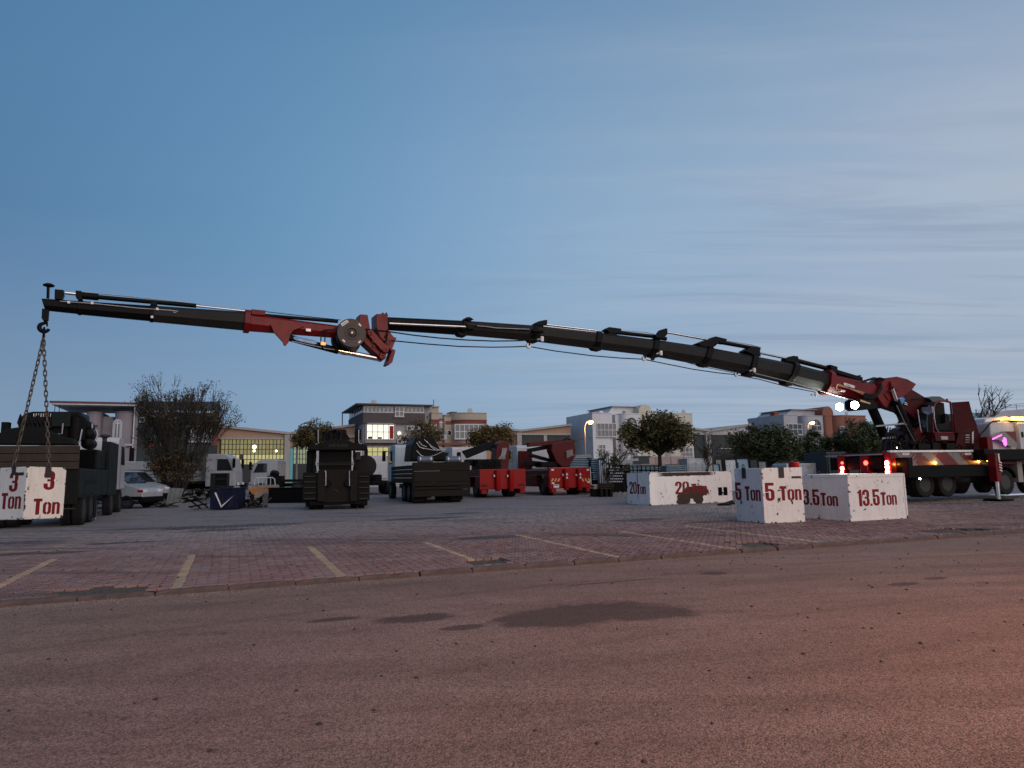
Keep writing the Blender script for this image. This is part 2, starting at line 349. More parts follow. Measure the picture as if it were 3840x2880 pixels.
bcols = {round((bu - U0) / PU) for bu in bays}
cells = []
nu = int((U1 - U0) / PU); nv = int(PAV_V / PV); RND = random.Random(3)
for j in range(nv):
    v = .13 + PV * (j + .5); far = 4.6 + 0
    for i in range(nu):
        u = U0 + PU * i + (PU * .0)
        if any(abs(u - hu) < a * (1 + .2 * RND.uniform(-1, 1)) and abs(v - hv) < c * (1 + .2 * RND.uniform(-1, 1)) for hu, hv, a, c in HOLES): continue
        yel = i in bcols and v < 5.0 + .3 * math.sin(i)
        w = uv(u, v, lz(v)); px, py = proj(w)
        if px < -900 or px > 4500: continue
        cells.append(((w - CAM).length, u, v, yel, RND.uniform(-.005, .004), RND.uniform(-.018, .018), RND.uniform(-.018, .018)))
cells.sort()
RZ = Matrix.Rotation(YAW, 4, 'Z')
for n_, (d, u, v, yel, dz, t1, t2) in enumerate(cells[:300]):
    o = link('paver', me_yel if yel else me_pav, lot, uv(u, v, lz(v) + dz), (t1, t2 + SLOPE * 0, YAW))
big, bigy = MB(), MB()
for d, u, v, yel, dz, t1, t2 in cells[300:]:
    z = lz(v) + dz; B_ = bigy if yel else big
    vs = []
    for x, y, zz in rv_:
        p = KO + UH * (u + x) + VH * (v + y); vs.append((p.x, p.y, z + zz + x * t1 + y * t2))
    B_.add(vs, rf_)
o = big.build('paver_field', M_PAV, lot, fix=True); tag(o, kind='stuff')
o = bigy.build('yellow_paver_field', M_YEL, lot, fix=True); tag(o, kind='stuff')
# beyond the modelled pavers the bay lines run out; soil in the holes
for n_, (hu, hv, a, c) in enumerate(HOLES):
    b = MB(); N = 12; rr = random.Random(n_); vs = []
    for i in range(N + 1):
        for j in range(N + 1):
            x = hu + (i / N * 2 - 1) * a * 1.25; y = hv + (j / N * 2 - 1) * c * 1.25
            if y < .1: y = .1
            e = max(abs(i / N * 2 - 1), abs(j / N * 2 - 1))
            vs.append(uv(x, y, lz(y) - .050 - .02 * (1 - e) + rr.uniform(0, .028)))
    b.add(vs, [(i * (N + 1) + j, (i + 1) * (N + 1) + j, (i + 1) * (N + 1) + j + 1, i * (N + 1) + j + 1) for i in range(N) for j in range(N)])
    o = b.build('soil_patch', M_DIRT, lot, smooth=True)
    b = MB()
    for k in range(130):
        x = hu + rr.uniform(-1, 1) * a; y = hv + rr.uniform(-1, 1) * c; z0 = lz(y) - .06; h = rr.uniform(.015, .06); an = rr.uniform(0, 6.28); l = rr.uniform(.01, .06)
        p = uv(x, y, z0); dx = Vector((math.cos(an), math.sin(an), 0)); sd = Vector((-dx.y, dx.x, 0)) * .006
        b.add([p - sd, p + sd, p + dx * l + Vector((0, 0, h))], [(0, 1, 2)])
    o = b.build('weeds', M_GRASS, lot); tag(o, kind='stuff')
# kerb stones
kerb = thing('kerb', 'low worn concrete kerb between red paved bays and the road', 'kerb', Frame(uv(0, 0), YAW))
RK = random.Random(11); u = -9.0
while u < 60:
    L = .98 + RK.uniform(-.06, .04); b = MB(); n = 8; top = []
    prof = [(0.0, -.05), (0.0, .055), (.025, .085), (.125, .092), (.125, -.05)]
    b2 = []
    for i in range(n + 1):
        x = L * i / n; chip = 0 if 0 < i < n else RK.uniform(.005, .03)
        for k, (y, z) in enumerate(prof):
            j = RK.uniform(-.006, .006); cz = -chip if k in (1, 2, 3) else 0
            if RK.random() < .08 and k in (1, 2): j -= .03
            b2.append((x, y + (abs(j) if k in (1, 2) else 0), z + cz + (j if k in (1, 2, 3) else 0)))
    fs = []
    for i in range(n):
        for k in range(4): fs.append((i * 5 + k, (i + 1) * 5 + k, (i + 1) * 5 + k + 1, i * 5 + k + 1))
    fs += [tuple(range(5)), tuple(n * 5 + k for k in range(4, -1, -1))]
    b.add(b2, fs)
    o = b.build('kerb_stone', M_KERB, kerb, fix=True); o.location = (u, RK.uniform(-.012, .012), RK.uniform(-.018, .008)); o.rotation_euler = (RK.uniform(-.06, .06), RK.uniform(-.008, .008), RK.uniform(-.012, .012))
    u += L + RK.uniform(.008, .03)
# loose grit along the gutter and small dark fragments on the road
def scatter(name, n, fn, m, smin, smax, seed):
    b = MB(); rr = random.Random(seed)
    for k in range(n):
        p = fn(rr); s = rr.uniform(smin, smax); a = rr.uniform(0, 6.28); vs = []
        for i in range(5):
            an = a + i * 1.257; vs.append((p.x + math.cos(an) * s * rr.uniform(.6, 1.3), p.y + math.sin(an) * s * rr.uniform(.6, 1.3), p.z))
        vs.append((p.x, p.y, p.z + s * .7)); b.add(vs, [(i, (i + 1) % 5, 5) for i in range(5)])
    return tag(b.build(name, m), kind='stuff')
M_GRIT = paint('grit', (.21, .165, .14), .9, dirt=.5, streak=False); M_LEAF = paint('dry_leaf', (.035, .022, .016), .8, dirt=.3, streak=False)
scatter('gutter_grit', 9000, lambda r: uv(r.uniform(-2, 30) if r.random() < .5 else r.uniform(-1, 12), -abs(r.gauss(0, .26)) - .01, .001), M_GRIT, .005, .017, 5)
scatter('road_debris', 420, lambda r: uv(r.uniform(-4, 26), r.uniform(-9, -.2), .001), M_LEAF, .008, .03, 6)
scatter('lot_debris', 700, lambda r: (lambda u_, v_: uv(u_, v_, lz(v_) + .001))(r.uniform(-2, 34), r.uniform(.3, 25)), M_LEAF, .012, .035, 8)
# ------------------------------------------------------------------ test weights with stencilled lettering
def steelwhite(name, col=(.74, .73, .70), chips=.06, seed=0.0, extra=None, dims=None):
    """white paint over rusty steel: sparse chips, rust streaks, grime towards the edges of each chip"""
    m, q, p = newmat(name); co = q.mapv(objc(q), loc=(seed, seed * 1.7, seed * .6))
    n1 = q.noise(co, 7, 6, .62, .3); n2 = q.noise(q.mapv(co, (1.6, 1.6, .9)), 1.1, 4, .6); n3 = q.noise(q.mapv(co, (6, 6, .7)), 3, 4, .6); n4 = q.noise(co, 26, 3, .6)
    chip = q.ramp(q.math('ADD', n1, q.math('MULTIPLY', q.math('SUBTRACT', n2, .5), .55)), .70 - chips, .72 - chips)
    if dims:      # knocked paint along the edges
        sp = q.n('ShaderNodeSeparateXYZ', {0: objc(q)}); e = None
        for i in range(3):
            k = q.math('ABSOLUTE', q.math('SUBTRACT', sp.outputs[i], dims[i] / 2)); k = q.n('ShaderNodeMapRange', {'Value': k, 'From Min': dims[i] / 2 - .10, 'From Max': dims[i] / 2}).outputs[0]
            e = [k] if e is None else e + [k]
        s2 = q.math('SUBTRACT', q.math('ADD', q.math('ADD', e[0], e[1]), e[2]), 1.0)
        ch2 = q.ramp(q.math('ADD', n1, q.math('MULTIPLY', q.math('MAXIMUM', s2, 0.0), .13)), .67, .70); chip = q.math('MAXIMUM', chip, ch2)
    strk = q.math('MULTIPLY', q.ramp(n3, .54, .74), .38)
    c = q.mix(q.ramp(n2, .3, .7), col, tuple(x * .86 for x in col)); c = q.mix(strk, c, (.36, .30, .22)); c = q.mix(q.math('MULTIPLY', q.ramp(n4, .55, .7), .14), c, (.2, .18, .16))
    rust = q.mix(q.ramp(n4, .35, .65), (.022, .014, .010), (.055, .03, .018))
    if extra: chip = q.math('MAXIMUM', chip, extra(q))
    c = q.mix(chip, c, rust); q.L.new(c, p.inputs['Base Color'])
    q.L.new(q.math('ADD', q.math('MULTIPLY', chip, .35), .5), p.inputs['Roughness'])
    h = q.math('ADD', q.math('MULTIPLY', chip, -1.0), q.math('MULTIPLY', n2, .8))
    q.L.new(q.n('ShaderNodeBump', {'Height': h, 'Strength': .6, 'Distance': .008}).outputs[0], p.inputs['Normal']); return m
def redletter():
    m, q, p = newmat('stencil_red'); co = objc(q); n = q.noise(co, 9, 6, .65); n2 = q.noise(co, 40, 3, .6)
    c = q.mix(q.ramp(n, .35, .7), (.20, .008, .010), (.13, .008, .010)); c = q.mix(q.math('MULTIPLY', q.ramp(n2, .66, .72), .8), c, (.4, .36, .33))
    q.L.new(c, p.inputs['Base Color']); p.inputs['Roughness'].default_value = .6; p.inputs['Specular IOR Level'].default_value = .2; return m
M_LET = redletter()
M_RUST = paint('dark_rust', (.022, .015, .011), .8, dirt=.5, dirtcol=(.045, .022, .012), scale=4)
M_STRAP = paint('dark_steel_strap', (.016, .014, .013), .6, dirt=.4, dirtcol=(.03, .018, .012), scale=6)
# glyphs: strips of (outer, inner) pairs and polygons in a box of height 1
def capp(x0, x1, y0, y1, tx, ty, ry, a0, a1, n=9):
    """part of a capsule ring, by angle, straight sides between the two end arcs"""
    cx = (x0 + x1) / 2; rx = (x1 - x0) / 2; out = []
    for i in range(n + 1):
        a = rad(a0 + (a1 - a0) * i / n); s, c = math.sin(a), math.cos(a)
        oy = (y1 - ry) if s >= -1e-6 else (y0 + ry); iy = oy
        out.append(((cx + rx * c, oy + ry * s), (cx + (rx - tx) * c, iy + (ry - ty) * s)))
    return out
GL = {}
def glyphs():
    w = .47; t = .182; ty = .145
    def ring(h, w=.45, t=.168, g=.012):
        r = capp(0, w, 0, h, t, ty, .24 * h / 1.0, 90, -90, 14); l = capp(0, w, 0, h, t, ty, .24 * h, 90, 270, 14)
        r = [((a[0] + g, a[1]), (b[0] + g, b[1])) for a, b in r]; l = [((a[0] - g, a[1]), (b[0] - g, b[1])) for a, b in l]
        return [r, l]
    GL['0'] = (.46, ring(1.0), []); GL['o'] = (.40, ring(.76, .41, .158), [])
    up = capp(0, w, .5, 1, t, ty, .2, 180, 0, 12)
    tail = [((0, .68), (t, .68))]
    GL['3'] = (w, [tail + up + [((w, .60), (w - t, .60)), ((w - .045, .5), (w - t - .02, .5))],
                   [((w - .045, .5), (w - t - .02, .5)), ((w, .41), (w - t, .41))] + capp(0, w, 0, .5, t, ty, .2, 0, -180, 12) + [((0, .33), (t, .33))]],
               [[(.15, .44), (w - t - .02, .44), (w - t - .02, .555), (.15, .555)]])
    GL['5'] = (w, [[((.165, .66), (.165, .54))] + [((.2, .665), (.2, .545))] + capp(0, w, 0, .66, t, .12, .2, 80, 0, 8) + capp(0, w, 0, .66, t, ty, .2, 0, -180, 12)[0:] + [((0, .31), (t, .31))]],
               [[(0, .84), (w - .02, .84), (w - .02, 1), (0, 1)], [(0, .5), (.165, .5), (.165, .84), (0, .84)]])
    GL['2'] = (w, [[((0, .66), (t, .66))] + capp(0, w, .5, 1, t, ty, .2, 180, 0, 12) + [((w, .70), (w - t, .70)), ((w - .02, .58), (w - t - .03, .56)), ((.2, .16), (0, .16))]], [[(0, 0), (w - .01, 0), (w - .01, .158), (0, .158)]])
    GL['1'] = (.29, [], [[(.09, 0), (.29, 0), (.29, 1), (.14, 1), (.11, .92), (0, .85), (0, .76), (.09, .79)]])
    GL['.'] = (.15, [], [[(0, 0), (.14, 0), (.14, .14), (0, .14)]])
    GL['T'] = (.44, [], [[(.12, 0), (.32, 0), (.32, .79), (.44, .79), (.44, .97), (0, .97), (0, .79), (.12, .79)]])
    n = capp(0, .42, 0, .76, .15, .12, .16, 150, 0, 8)
    GL['n'] = (.42, [[((.162, .715), (.162, .57))] + capp(0, .42, 0, .76, .162, .12, .18, 78, 0, 8) + [((.42, 0), (.258, 0))]], [[(0, 0), (.162, 0), (.162, .74), (0, .74)]])
glyphs()
def letters(parent, text, o, ax, nrm, H, width=None, gap=.05, sp=.22, ton=.82):
    """lay stencilled glyphs along ax from o (lower left), on the surface with normal nrm"""
    o, ax, nrm = Vector(o), Vector(ax).normalized(), Vector(nrm).normalized(); up = Vector((0, 0, 1)); adv = 0; lay = []
    for ch in text:
        if ch == ' ': adv += sp; continue
        k = ton if ch in 'Ton' else 1.0
        lay.append((ch, adv, k)); adv += GL[ch][0] * k + gap
    tot = adv - gap; sx = (width / (tot * H)) if width else 1.0
    for ch, a, k in lay:
        b = MB(); T = lambda x, y, d=.0: o + ax * ((a + x * k) * H * sx) + up * (y * k * H) + nrm * (.003)
        _, strips, polys = GL[ch]
        for st in strips:
            vs = []
            for A, B in st: vs += [T(*A), T(*B)]
            b.add(vs, [(2 * i, 2 * i + 1, 2 * i + 3, 2 * i + 2) for i in range(len(st) - 1)])
        for pl in polys: b.add([T(*p) for p in pl], [tuple(range(len(pl)))])
        b.build('painted_letter' if ch.isalpha() else 'painted_numeral', M_LET, parent)
def weight(cb, yaw, w, dp, ht):
    """cuboid: front corner on the ground, yaw of its right face, width, depth; ht = top pixel of the front corner"""
    C_ = G(*cb); fr = Frame(C_, rad(yaw))
    # height: ray through ht against the vertical through C_
    r = ray(*ht); t = ((C_.x - CAM.x) * r.x + (C_.y - CAM.y) * r.y) / (r.x * r.x + r.y * r.y); h = CAM.z + r.z * t - C_.z
    return fr, w, dp, h
def plet(t, fr, txt, side, px0, px1, py0, py1, top, **k):
    """lettering from photo pixels: baseline from (px0,py0) to (px1,py1), top = y of the first numeral's top"""
    if side == 'r':
        (a0, z0), (a1, z1) = fr.ony(px0, py0), fr.ony(px1, py1); H = fr.ony(px0, top)[1] - z0
        letters(t, txt, (a0, 0, (z0 + z1) / 2), (1, 0, 0), (0, -1, 0), H, a1 - a0, **k)
    else:
        (a0, z0), (a1, z1) = fr.onx(px0, py0), fr.onx(px1, py1); H = fr.onx(px0, top)[1] - z0
        letters(t, txt, (0, a0, (z0 + z1) / 2), (0, -1, 0), (-1, 0, 0), H, a0 - a1, **k)
def shell(th, w, d, h, m, lip=.02):
    b = MB().box(0, w, 0, d, 0, h); return b.build('shell', m, th, bev=.018)
M_W5 = steelwhite('white_steel_a', chips=.032, seed=1.3, dims=(1.43, 1.41, 1.66)); M_W13 = steelwhite('white_steel_b', (.72, .72, .70), .022, 4.1, dims=(2.4, 2.57, 1.45)); M_W3 = steelwhite('white_steel_c', (.76, .73, .66), .012, 7.7, dims=(1.0, .98, 1.28))
# 5 ton
fr, w, d, h = weight((2868, 1964), 16, 1.43, 1.41, (2853, 1755))
print('W5', w, d, h, fr.o)
t5 = thing('test_weight', 'tall white steel weight lettered 5 Ton in red', 'test weight', fr, 'white test weights'); shell(t5, w, d, h, M_W5)
plet(t5, fr, '5 Ton', 'r', 2871.6, 3007, 1879.5, 1874.5, 1811)
plet(t5, fr, '5 Ton', 'l', 2759.5, 2854.3, 1876, 1878.6, 1810.4)
b = MB().box(.41 * w, .54 * w, -.022, .0, .815 * h, h + .012).box(.41 * w, .54 * w, 0.001, .06, h + .001, h + .013); b.build('lifting_strap', M_STRAP, t5, bev=.006)
b = MB().box(-.022, .0, .56 * d, .70 * d, .81 * h, h + .012); b.build('lifting_strap', M_STRAP, t5, bev=.006)
b = MB().tube([(-.012, .63 * d + .05 * math.cos(a), h + .06 + .06 * math.sin(a)) for a in [i * math.pi / 8 for i in range(-3, 12)]], .014, 6); b.build('lifting_eye', M_STRAP, t5, smooth=True)
b = MB().xz(rrect(.72 * w, .97 * w, .80 * h, .84 * h, .02 * h), -.004, -.001); b.build('slot', M_RUST, t5)
for x, z in ((.24, .975), (.72, .955), (.22, .03), (.83, .035)):
    b = MB().box(x * w - .035, x * w + .035, -.02, 0, z * h - .045, z * h + .03); b.build('weld_lug', M_W5, t5, bev=.008)
# 13.5 ton
fr, w, d, h = weight((3191, 1955.6), 22, 2.4, 2.57, (3175, 1779))
print('W13', w, d, h, fr.o)
t13 = thing('test_weight', 'broad white steel weight lettered 13.5 Ton in red', 'test weight', fr, 'white test weights'); shell(t13, w, d, h, M_W13)
plet(t13, fr, '13.5 Ton', 'r', 3218, 3364.5, 1898.6, 1893, 1836, gap=.04, sp=.04)
plet(t13, fr, '13.5 Ton', 'l', 2994, 3144.3, 1891, 1899.5, 1833, gap=.04, sp=.04)
for a, c in (((-.012, w + .012), (-.014, -.001)), ):
    MB().box(a[0], a[1], c[0], c[1], .935 * h, h + .006).build('top_flange', M_W13, t13, bev=.004)
    MB().box(a[0], a[1], c[0], c[1], 0, .045 * h).build('bottom_flange', M_W13, t13, bev=.004)
MB().box(-.014, -.001, .0, d, .935 * h, h + .006).build('top_flange', M_W13, t13, bev=.004)
MB().box(-.014, -.001, .0, d, 0, .045 * h).build('bottom_flange', M_W13, t13, bev=.004)
MB().box(w - .05, w + .012, -.016, -.0145, .05 * h, .93 * h).build('corner_strip', M_W13, t13)
MB().tube([(.05 + .12 * math.cos(a) * .6, .45 * d + .12 * math.cos(a), h + .03 + .06 * math.sin(a)) for a in [i * math.pi / 6 for i in range(0, 7)]], .02, 6).build('lifting_eye', M_RUST, t13, smooth=True)
# 20 ton, long, with the big rust patch where paint has come off
fr, w, d, h = weight((2438.7, 1895), 24, 4.71, 1.82, (2433, 1772))
print('W20', w, d, h, fr.o)
FX = lambda px: fr.ony(px, 1860)[0] / w
def patch20(q):
    s = q.n('ShaderNodeSeparateXYZ', {0: objc(q)}); x, y, z = s.outputs
    co = objc(q); nz = q.noise(co, 2.2, 7, .68, .6); nf = q.math('MULTIPLY', q.math('SUBTRACT', nz, .5), 1.0)
    def ell(cx, cz, rx, rz):
        a = q.math('DIVIDE', q.math('SUBTRACT', x, cx * w), rx * w); b_ = q.math('DIVIDE', q.math('SUBTRACT', z, cz * h), rz * h)
        r = q.math('ADD', q.math('SQRT', q.math('ADD', q.math('MULTIPLY', a, a), q.math('MULTIPLY', b_, b_))), nf); return q.ramp(r, .93, .97, (1, 1, 1, 1), (0, 0, 0, 1))
    k = q.math('MAXIMUM', ell(FX(2606), .36, .17, .22), ell(FX(2562), .17, .09, .22)); k = q.math('MAXIMUM', k, ell(FX(2618), .18, .06, .27)); k = q.math('MAXIMUM', k, ell(FX(2632), .35, .09, .12)); k = q.math('MAXIMUM', k, ell(FX(2548), .06, .05, .07))
    topn = q.math('ADD', q.math('DIVIDE', z, h), q.math('MULTIPLY', nf, .10)); tm = q.ramp(topn, .872, .882)
    xm = q.ramp(q.math('DIVIDE', x, w), .08, .16); xm2 = q.ramp(q.math('DIVIDE', x, w), .72, .8, (1, 1, 1, 1), (0, 0, 0, 1)); up_ = q.ramp(q.math('DIVIDE', z, h), .985, .99, (1, 1, 1, 1), (0, 0, 0, 1))
    tm = q.math('MULTIPLY', q.math('MULTIPLY', tm, up_), q.math('MULTIPLY', xm, xm2)); fm = q.ramp(y, .02, .03, (1, 1, 1, 1), (0, 0, 0, 1))
    return q.math('MULTIPLY', q.math('MAXIMUM', k, tm), fm)
M_W20 = steelwhite('white_steel_d', (.78, .77, .74), .035, 2.2, patch20, dims=(4.71, 1.82, 1.47))
t20 = thing('test_weight', 'long white steel weight lettered 20 Ton with large rust patch', 'test weight', fr, 'white test weights')
plet(t20, fr, '20 Ton', 'r', 2533, 2652.3, 1853.4, 1850, 1805.6, gap=.05, sp=.10)
plet(t20, fr, '20 Ton', 'l', 2361.8, 2422.6, 1851, 1854, 1805.6, gap=.04, sp=.02)
hx0, hx1, hx2, hx3 = [fr.ony(px, 1842)[0] for px in (2693, 2709, 2713, 2728.5)]; hz0, hz1 = fr.ony(2711, 1858)[1], fr.ony(2711, 1827)[1]
b = MB()      # front plate with two square pockets: built as a frame around the openings
xs = [0, hx0, hx1, hx2, hx3, w]
b.box(0, w, .26, d, 0, h); b.box(0, hx0, 0, .26, 0, h); b.box(hx3, w, 0, .26, 0, h); b.box(hx0, hx3, 0, .26, 0, hz0); b.box(hx0, hx3, 0, .26, hz1, h); b.box(hx1, hx2, 0, .26, hz0, hz1)
bm = bmesh.new(); me = b.mesh('shell', M_W20); bm.from_mesh(me); bmesh.ops.remove_doubles(bm, verts=bm.verts, dist=1e-4); bm.to_mesh(me); bm.free(); link('shell', me, t20)
for x0, x1 in ((hx0, hx1), (hx2, hx3)): MB().box(x0 + .002, x1 - .002, .035, .255, hz0 + .002, hz1 - .002).build('pocket_shade_fill', flat('pocket_shade%d' % int(x0 * 100), (.006, .006, .006), .9, 0, .05), t20)  # near-black fill paints in the shade of the recesses
MB().prism([(-.004, .50 * d, .99 * h), (-.004, .53 * d, .99 * h), (-.004, .53 * d, .2 * h), (-.004, .515 * d, .2 * h)], (.003, 0, 0)).build('paint_crack', M_RUST, t20)
# 3 ton, hanging
D3 = 16.6
P0 = at(86.2, 1949, D3); P1 = at(236.6, 1940, D3 + .92)
d_ = P1 - P0; fr = Frame(P0, math.atan2(d_.y, d_.x)); w3 = Vector((d_.x, d_.y, 0)).length; h3 = (at(110.5, 1749, D3) - P0).length; d3 = .98
print('W3', w3, h3)
t3 = thing('test_weight', 'small white steel weight lettered 3 Ton hanging on chains', 'test weight', fr, 'white test weights')
t3.rotation_euler = (rad(-1.0), rad(1.5), fr.yaw)
shell(t3, w3, d3, h3, M_W3)
plet(t3, fr, '3', 'r', 160, 201, 1835, 1835, 1762)
plet(t3, fr, 'Ton', 'r', 122, 222, 1928, 1925, 1852)
plet(t3, fr, '3', 'l', 31, 63, 1842, 1844, 1767)
plet(t3, fr, 'Ton', 'l', 2, 76, 1905, 1910, 1829)
MB().box(.44 * w3, .585 * w3, -.024, 0, .795 * h3, h3 + .03).build('lifting_strap', M_STRAP, t3, bev=.006)
MB().prism([(-.004, y, z) for y, z in rrect(.10 * d3, .42 * d3, .835 * h3, .895 * h3, .025 * h3)], (.003, 0, 0)).build('slot', M_RUST, t3)
MB().box(-.024, .0, .40 * d3, .52 * d3, .86 * h3, h3 + .03).build('lifting_strap', M_STRAP, t3, bev=.006)
W3FR = fr
# ------------------------------------------------------------------ shared vehicle materials and parts
M_CRED = paint('crane_red', (.145, .006, .009), .38, dirt=.5, dirtcol=(.03, .005, .006), scale=1.6, spec=.25)
M_RED2 = paint('signal_red', (.29, .008, .008), .4, dirt=.4, dirtcol=(.09, .008, .008), scale=1.3, spec=.2)
M_CRED_SHADE = paint('crane_red_shaded', (.060, .005, .006), .5, dirt=.6, dirtcol=(.012, .006, .006), scale=1.8, spec=.15)  # darkened crane red: the lower crane's shade put into the colour
M_BLK = paint('black_steel', (.0035, .0035, .004), .45, dirt=.4, dirtcol=(.007, .0065, .006), scale=2, spec=.10)
M_BOOM = paint('boom_grey', (.0135, .0148, .0148), .42, dirt=.5, dirtcol=(.026, .0255, .023), scale=1.4, spec=.12)
M_TYRE = paint('tyre_rubber', (.016, .016, .016), .85, dirt=.6, dirtcol=(.03, .028, .025), scale=3, streak=False, spec=.15)
M_RIM = paint('rim_steel', (.035, .035, .035), .5, metal=.3, dirt=.6, dirtcol=(.05, .045, .04), scale=4, streak=False)
M_CHR = flat('chrome_rod', (.75, .75, .76), .18, 1.0)
M_STEEL = flat('bare_steel', (.42, .42, .42), .4, .8)
M_GLASS = flat('dark_glass', (.02, .025, .03), .06, 0, .9)
M_WHT = paint('white_cab_paint', (.50, .50, .51), .35, dirt=.35, dirtcol=(.25, .23, .2), scale=1.2)
M_GRYP = paint('decal_grey', (.30, .28, .26), .5, dirt=.4, scale=2)
M_HOSE = flat('rubber_hose', (.008, .008, .008), .6, 0, .15)
M_DIAL = flat('white_decal', (.7, .7, .68), .5)
M_BLUE = flat('blue_decal', (.05, .25, .55), .4)
M_BRASS = flat('brass_valve', (.65, .42, .22), .35, .7)
L_RED = glow('tail_light', (1, .03, .02), 14); L_REDC = glow('tail_light_core', (1, .55, .45), 30); L_AMB = glow('amber_light', (1, .42, .04), 26); L_WHITE = glow('work_light', (.92, 1, .86), 60); L_MAG = glow('magenta_led', (1, .16, .85), 1.5); L_WARM = glow('small_white_lamp', (1, .9, .75), 10)
_TXT = {}
def text(parent, s, o, ax, up, h, wd, m, name='lettering'):
    """flat lettering: lower left corner o, baseline direction ax, up direction, height, total width"""
    if s not in _TXT:
        cu = bpy.data.curves.new('t', 'FONT'); cu.body = s; cu.resolution_u = 3; ob = bpy.data.objects.new('t', cu); COL.objects.link(ob)
        dg = bpy.context.evaluated_depsgraph_get(); me = bpy.data.meshes.new_from_object(ob.evaluated_get(dg)); bpy.data.objects.remove(ob)
        _TXT[s] = ([tuple(v.co) for v in me.vertices], [tuple(p.vertices) for p in me.polygons]); bpy.data.meshes.remove(me)
    vs, fs = _TXT[s]; x0 = min(v[0] for v in vs); x1 = max(v[0] for v in vs); y0 = min(v[1] for v in vs); y1 = max(v[1] for v in vs)
    o, ax, up = Vector(o), Vector(ax).normalized(), Vector(up).normalized()
    b = MB(); b.add([o + ax * ((v[0] - x0) / (x1 - x0) * wd) + up * ((v[1] - y0) / (y1 - y0) * h) for v in vs], fs); return b.build(name, m, parent)
def put(o, fr, pf): o.location = pf.loc(fr.o); o.rotation_euler = (0, 0, fr.yaw - pf.yaw); return o
_TY = {}
def wheel(parent, x, y, z, R=.56, w=.34, out=-1, name='wheel'):
    """tyre with tread lugs and a dished rim; out = side (local y) the dish faces"""
    k = (round(R, 2), round(w, 2))
    if k not in _TY:
        b = MB(); n = 40; hw = w / 2
        prof = [(R * .58, -hw * .82), (R * .72, -hw), (R * .9, -hw * .98), (R * .975, -hw * .8), (R * .985, 0), (R * .975, hw * .8), (R * .9, hw * .98), (R * .72, hw), (R * .58, hw * .82)]
        b.lathe(prof, ax='y', n=n)
        for i in range(30):
            a = 2 * math.pi * i / 30; c, s = math.cos(a), math.sin(a); t = Vector((-s, 0, -c)); r = Vector((c, 0, -s))
            for sg in (-1, 1):
                p = r * (R * .985) + Vector((0, sg * hw * .55, 0)) + t * (R * .05 * (sg > 0)); dx = t * R * .045; dy = Vector((0, hw * .42, 0)); dz = r * R * .022
                b.add([p - dx - dy - dz, p + dx - dy - dz, p + dx + dy - dz * 2, p - dx + dy - dz * 2, p - dx - dy + dz, p + dx - dy + dz, p + dx + dy + dz * .2, p - dx + dy + dz * .2], [(4, 5, 6, 7), (0, 1, 5, 4), (1, 2, 6, 5), (2, 3, 7, 6), (3, 0, 4, 7)])
        ty = b.mesh('tyre', M_TYRE, smooth=True, fix=True)
        b = MB().lathe([(R * .60, -hw * .84), (R * .56, -hw * .9), (R * .52, -hw * .7), (R * .5, -hw * .25), (R * .3, -hw * .2), (R * .28, -hw * .55), (R * .16, -hw * .62), (R * .05, -hw * .62)], ax='y', n=24)
        ri = b.mesh('rim', M_RIM, smooth=True, fix=True)
        b = MB().lathe([(R * .045, -hw * .32), (R * .045, -hw * .2)], ax='y', n=6); nu_ = b.mesh('wheel_nut', M_RIM, fix=True)
        _TY[k] = (ty, ri, nu_)
    ty, ri, nu_ = _TY[k]
    o = link(name, ty, parent, (x, y, z), (0, random.uniform(0, 1), 0 if out < 0 else math.pi)); link('rim', ri, o); return o
# ------------------------------------------------------------------ the big crane truck
CF = Frame((0, 0, 0), YAW)
_w1 = at(3473, 1816, 30.6); CF = Frame((_w1.x, _w1.y, gz(_w1.x, _w1.y)), YAW)
WZ = CF.loc(_w1).z; print('crane wheel z', WZ, CF.o)
crane = thing('crane_truck', 'red heavy crane truck with long telescopic boom reaching left', 'crane truck', CF)
tipw = at(168, 1150, 17.1); colw = CF.o + CF.x * (-1.05) + CF.y * 1.28
_bd = tipw - colw; BF = Frame((colw.x, colw.y, CF.o.z), math.atan2(_bd.y, _bd.x))
def bp(px, py, c=0.0): x, z = BF.ony(px, py, c); return Vector((x, c, z))
def bpart(b, name, m, parent=None, **k):
    o = b.build(name, m, parent or crane, **k)
    if parent is None: put(o, BF, CF)
    return o
def section(T0, T1, B0, B1, name, m, parent=None, wf=.40, grow=0.0, prof=None, bev=.012):
    prof = prof or [(-.55, 1), (.55, 1), (1, .84), (1, .36), (.45, 0), (-.45, 0), (-1, .36), (-1, .84)]
    vs = []
    for T, B in ((T0, B0), (T1, B1)):
        t, q = bp(*T), bp(*B); d = t - q; hgt = d.length; t = t + d * grow; q = q - d * grow; d = t - q; hw = hgt * wf * (1 + grow * 2)
        for y, f in prof: p = q + d * f; vs.append((p.x, y * hw, p.z))
    n = len(prof); b = MB().add(vs, [tuple(range(n - 1, -1, -1)), tuple(range(n, 2 * n))] + [(i, (i + 1) % n, (i + 1) % n + n, i + n) for i in range(n)])
    return bpart(b, name, m, parent, bev=bev, fix=True)
def lerp2(a, b, t): return (a[0] + (b[0] - a[0]) * t, a[1] + (b[1] - a[1]) * t)
def collar(T, B, wpx, m, slope, grow=.07, name='collar'):
    dT = (wpx, wpx * slope)
    return section((T[0] - wpx / 2, T[1] - dT[1] / 2), (T[0] + wpx / 2, T[1] + dT[1] / 2), (B[0] - wpx / 2, B[1] - dT[1] / 2), (B[0] + wpx / 2, B[1] + dT[1] / 2), name, m, grow=grow)
